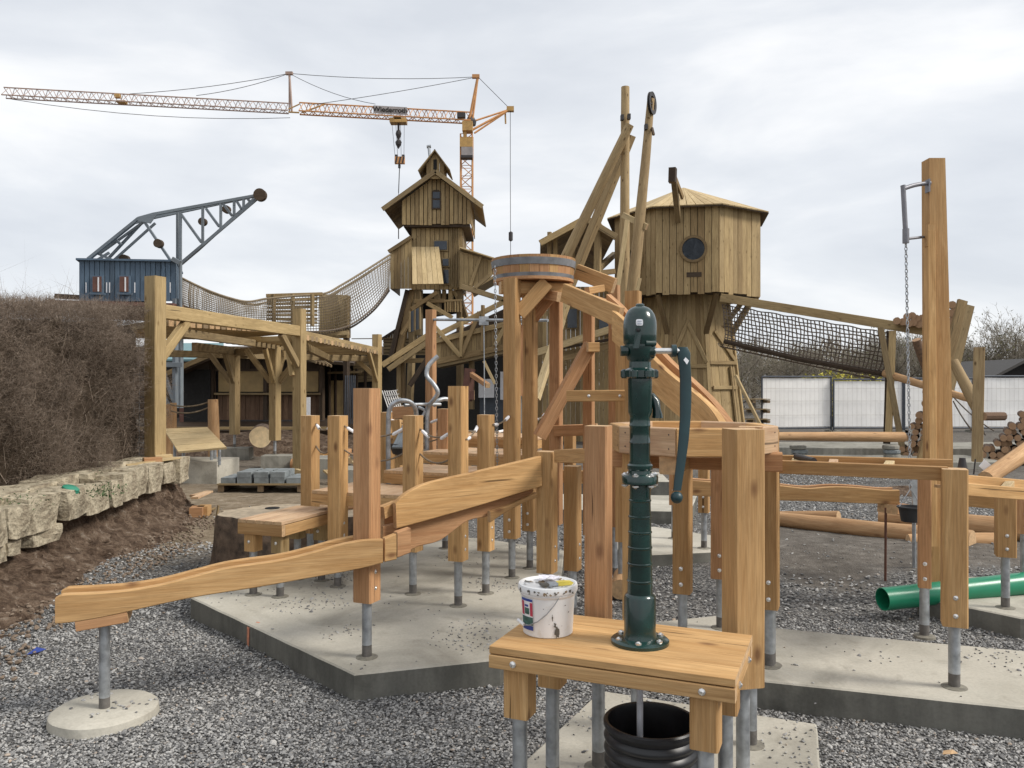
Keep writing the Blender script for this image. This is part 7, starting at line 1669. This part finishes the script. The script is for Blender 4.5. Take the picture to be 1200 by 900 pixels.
# pallet with pavers
pl = thing('paver_pallet', 'low wooden pallet carrying the grey concrete pavers', 'pallet', PX(300, 13.4, GZ))
c0 = PX(263, 13.1, GZ)
for i in range(5): beam('plank', pl, c0 + Vector((-.1, i * .18, .13)), c0 + Vector((1.3, i * .18, .13)), .12, .025, 'plank_old')
for i in range(3): beam('runner', pl, c0 + Vector((-.05 + i * .64, -.02, .06)), c0 + Vector((-.05 + i * .64, .75, .06)), .1, .1, 'dark')
k = 0
for lay in range(2):
    for i in range(5):
        for j in range(2):
            if lay == 1 and (i in (0, 4)): continue
            k += 1; nm = ('first', 'second', 'third', 'fourth', 'fifth')[i]
            lab = f'grey concrete paver, {nm} from the left in the {("front","back")[j]} row, {("bottom","top")[lay]} layer on the pallet'
            tag(MB().box((0, 0, 0), (.23, .3, .088)).build('paver', M_['stone_paver'], None, False, Matrix.Translation(c0 + Vector((.06 + i * .265 + random.uniform(-.01, .01), .14 + j * .33, .19 + lay * .092))) @ Matrix.Rotation(random.uniform(-.04, .04), 4, 'Z')), lab, 'paver', 'grey pavers on the pallet')
# timber offcuts and small debris heap beside the bank
for (px, py, Y, a, s, m, lab) in ((231, 590, 10.6, .2, (.16, .22, .13), 'larch_red', 'left one of two square timber ends beside the clay bank'), (239, 588, 10.7, .1, (.14, .2, .13), 'larch', 'right one of two square timber ends beside the clay bank')):
    p = P(px, py, Y); p.z = GZ + .08; tag(MB().box((0, 0, 0), s).build('timber_end', [M_[m]], None, False, Matrix.Translation(p) @ Matrix.Rotation(a, 4, 'Z')), lab, 'timber')
for a, b, lab in (((226, 583, 11), (246, 576, 11.4), 'thin board resting on the timber ends by the bank'), ((228, 586, 10.8), (243, 579, 11.3), 'second thin board crossing on the timber ends by the bank')): p, q_ = P(*a), P(*b); p.z = .08; q_.z = .09; tag(beam('thin_board', None, p, q_, .1, .025, 'larch_deck'), lab, 'board')
tag(beam('stake', None, P(254, 606, 9.7), P(256, 592, 9.7), .02, .02, 'plank_old'), 'little wooden marker stake left of the tree stump', 'stake')
tag(log('round_log', None, P(205, 611, 10.3), P(252, 596, 11.2), .03, .02, 'plank_old'), 'thin grey branch lying at the foot of the clay bank', 'branch')
# scraps of wood heaped beyond
hp_n = 0
for i in range(26):
    px = random.uniform(352, 445); Y = random.uniform(13.5, 20); c = PX(px, Y, GZ + random.uniform(.03, .22)); a = random.uniform(0, 3.1); L = random.uniform(.3, .9)
    mm = random.choice(('larch_red', 'plank', 'larch', 'plank_old', 'plank_light')); lab = {'larch_red': 'reddish', 'plank': 'olive brown', 'larch': 'orange', 'plank_old': 'grey brown', 'plank_light': 'pale yellow'}[mm]; lab = ('short ' if L < .5 else 'middling ' if L < .7 else 'long ') + lab + ' scrap timber ' + ('left of the pergola post' if px < 378 else 'between two climbing posts' if px < 410 else 'behind the tallest reddish post') + (' near the pavers' if Y < 16 else ' by the shed')
    tag(beam('scrap_timber', None, c, c + Vector((math.cos(a) * L, math.sin(a) * L * .6, random.uniform(-.05, .15))), random.uniform(.06, .14), random.uniform(.03, .1), mm), lab, 'scrap timber', 'scrap timber lying on the site')
for i in range(5):
    c = PX(350 + i * 8 + random.uniform(-2, 2), random.uniform(16, 19), GZ + .1); tag(MB().lathe([(.12, -.15), (.13, 0), (.12, .15)], 12).build('log_offcut', M_['larch_red'], None, True, Matrix.Translation(c) @ Matrix.Rotation(R(90), 4, 'Y') @ Matrix.Rotation(random.random(), 4, 'X')), ('leftmost', 'second', 'middle', 'fourth', 'rightmost')[i] + ' round log offcut in the scrap heap behind the climbing posts', 'log offcut', 'round offcuts in the scrap heap')

# ================================================================== SHED UNDER THE PERGOLA
sh = thing('wooden_shed', 'old dark plank shed with tan hatch boards and porch behind the pergola', 'shed', PX(310, 28, GZ)); YS = 28
def S2(px, py, d=0): return P(px, py, YS) + Vector((0, d, 0))
plank_wall(sh, S2(255, 492), S2(376, 492), S2(376, 463), S2(255, 463), 22, 'brownwood', .03, .05, .03)
plank_wall(sh, S2(255, 433), S2(376, 433), S2(376, 412), S2(255, 412), 22, 'dark', .03, .05, .03)
quad_thick('lining', sh, [S2(252, 492, .06), S2(378, 492, .06), S2(378, 410, .06), S2(252, 410, .06)], .04, 'void')
for x0, x1 in ((256, 311), (315, 373)): quad_thick('hatch_board', sh, [S2(x0, 459, .0), S2(x1, 459, .0), S2(x1, 434, .0), S2(x0, 434, .0)], .03, 'tan')
beam('counter', sh, S2(254, 461.5, -.15), S2(377, 461.5, -.15), .25, .07, 'plank_old'); beam('lintel', sh, S2(252, 433.5, -.05), S2(378, 433.5, -.05), .06, .09, 'dark')
for px in (250, 313, 378): beam('post', sh, S2(px, 492, -.1), S2(px, 412, -.1), .16, .14, 'dark', VB)
quad_thick('roof', sh, [S2(205, 441, -.9), S2(262, 417, -.9), S2(262, 417, 4), S2(205, 441, 4)], .1, 'dark'); quad_thick('roof', sh, [S2(262, 414, -.8), S2(420, 426, -.8), S2(400, 405, 4), S2(262, 405, 4)], .1, 'dark')
for i in range(5): beam('rafter_end', sh, S2(366 + i * 6, 418 + i * 1.2, -1.9), S2(392 + i * 4, 427 + i * 1.0, -2.6), .05, .07, 'plank_old')
beam('verge', sh, S2(206, 440, -1.0), S2(262, 416, -1.0), .08, .16, 'plank_old')
quad_thick('porch', sh, [S2(180, 500, -2.5), S2(440, 500, -2.5), S2(440, 491, 1), S2(180, 491, 1)], .35, 'dark'); beam('porch_edge', sh, S2(205, 497, -2.6), S2(410, 497, -2.6), .12, .09, 'plank_old')
quad_thick('entrance_shade', sh, [S2(218, 496, -.2), S2(249, 496, -.2), S2(249, 433, -.2), S2(218, 433, -.2)], .05, 'void'); quad_thick('door_jamb', sh, [S2(213, 496, -.2), S2(218, 496, -.2), S2(218, 436, -.2), S2(213, 436, -.2)], .08, 'brown')  # near-black panel stands in for the dim doorway
th_ = thing('teal_roofed_house', 'house with teal sheet roof and red brown wall behind the shed', 'house', PX(215, 33, GZ))
quad_thick('roof', th_, [P(180, 421, 31), P(262, 421, 31), P(262, 402, 35), P(180, 402, 35)], .08, 'teal'); quad_thick('wall', th_, [P(180, 512, 31.5), P(262, 512, 31.5), P(262, 421, 31.5), P(180, 421, 31.5)], .1, 'brown')
quad_thick('front_shade', th_, [P(184, 505, 31.3), P(214, 505, 31.3), P(214, 430, 31.3), P(184, 430, 31.3)], .05, 'void'); quad_thick('awning', th_, [P(213, 436, 30.5), P(237, 436, 30.5), P(226, 430, 31.2), P(214, 430, 31.2)], .04, 'teal')  # near-black panel paints the shade of the house front
for x0, x1 in ((343, 347), (356, 363.5)):
    t = thing('notice_board', 'narrow white upright board left of the pergola post' if x0 < 350 else 'wider white notice board with grey print right of the pergola post', 'notice board', PX(x0, 24, GZ))
    quad_thick('panel', t, [P(x0, 487, 24), P(x1, 487, 24), P(x1, 465.5, 24), P(x0, 465.5, 24)], .03, 'paper')
    beam('leg', t, P((x0 + x1) / 2, 515, 24.1), P((x0 + x1) / 2, 488, 24.1), .04, .04, 'galv' if 0 else 'bluesteel', VB)
# long dark barn closing the view between the hedge and the shed
bn = thing('dark_barn', 'long low dark barn closing the view behind the pergola', 'barn', PX(120, 40, GZ))
quad_thick('wall', bn, [(-26, 40, GZ), (-4.5, 40, GZ), (-4.5, 40, 2.6), (-26, 40, 2.6)], .2, 'dark'); quad_thick('roof', bn, [(-26.3, 39.4, 2.5), (-4.2, 39.4, 2.5), (-4.2, 43, 3.6), (-26.3, 43, 3.6)], .12, 'dark')
# soil heaps
for (c, s, m, lab) in (((-6.6, 21, -.15), (3.4, 1.6, .55), 'dirt', ''), ((-3.0, 23, -.2), (3.0, 1.4, .5), 'dirt', ''), ((6.5, 13, -.2), (1.2, .6, .18), 'dirt', '')):
    mb = MB(); n = 26; vs = []
    for i in range(n):
        for j in range(n):
            u, v = i / (n - 1) * 2 - 1, j / (n - 1) * 2 - 1; h = max(0, 1 - u * u - v * v) ** .8 * s[2]; h += .12 * s[2] * 2 * noise.noise(Vector((u * 4 + c[0], v * 4, 0))) * (h > 0)
            vs.append((c[0] + u * s[0], c[1] + v * s[1], c[2] - .04 + h))
    mb.add(vs, [(i * n + j, (i + 1) * n + j, (i + 1) * n + j + 1, i * n + j + 1) for i in range(n - 1) for j in range(n - 1)]); tag(mb.build('soil_mound', M_['dirt'], None, True), kind='structure')
# small litter in the gravel
p = PZ(31, 770, GZ); tag(MB().add([(0, 0, 0), (.07, .01, .012), (.1, .05, .02), (.03, .06, .03)], [(0, 1, 2, 3)]).build('litter', M_['navy'], None, False, Matrix.Translation(p + Vector((0, 0, .015)))), 'crumpled dark blue scrap lying in the gravel at far left', 'litter')
p = PZ(1112, 889, GZ); tag(MB().add([(-.03, 0, .0), (0, -.015, .008), (.045, 0, .004), (.03, .025, .012), (-.01, .03, .004)], [(0, 1, 2, 3, 4)]).build('dry_leaf', M_['end'], None, False, Matrix.Translation(p + Vector((0, 0, .02)))), 'small tan dry leaf on the gravel at bottom right', 'leaf')
p = PZ(727, 690, GZ) + Vector((0, .3, 0)); tag(log('wood_chunk', None, PX(727, 6.5, -.05), PX(731, 6.9, -.04), .085, .09, 'log', wob=0), 'short pale log chunk lying between the basin posts', 'log chunk')

a_, b_ = Vector((-2.41, 6.08, 0)), Vector((-.87, 4.47, 0)); d_ = (b_ - a_).normalized(); nn_ = Vector((d_.y, -d_.x, 0)); 
if nn_.y > 0: nn_ = -nn_
p = a_ + d_ * ((b_ - a_).length * .42) + nn_ * .004
tag(MB().add([p + Vector((0, 0, -.14)), p + d_ * .03 + Vector((0, 0, -.15)), p + d_ * .035 + Vector((0, 0, -.02)), p + Vector((0, 0, -.018)), p + d_ * .03 - nn_ * .08 + Vector((0, 0, .003)), p - nn_ * .07 + Vector((0, 0, .003))], [(0, 1, 2, 3), (3, 2, 4, 5)]).build('paint_mark', simple('orange_marker_paint', (.62, .25, .15), .8, 0, .3, 60)), 'orange survey paint mark on the left edge of the main slab', 'paint mark')
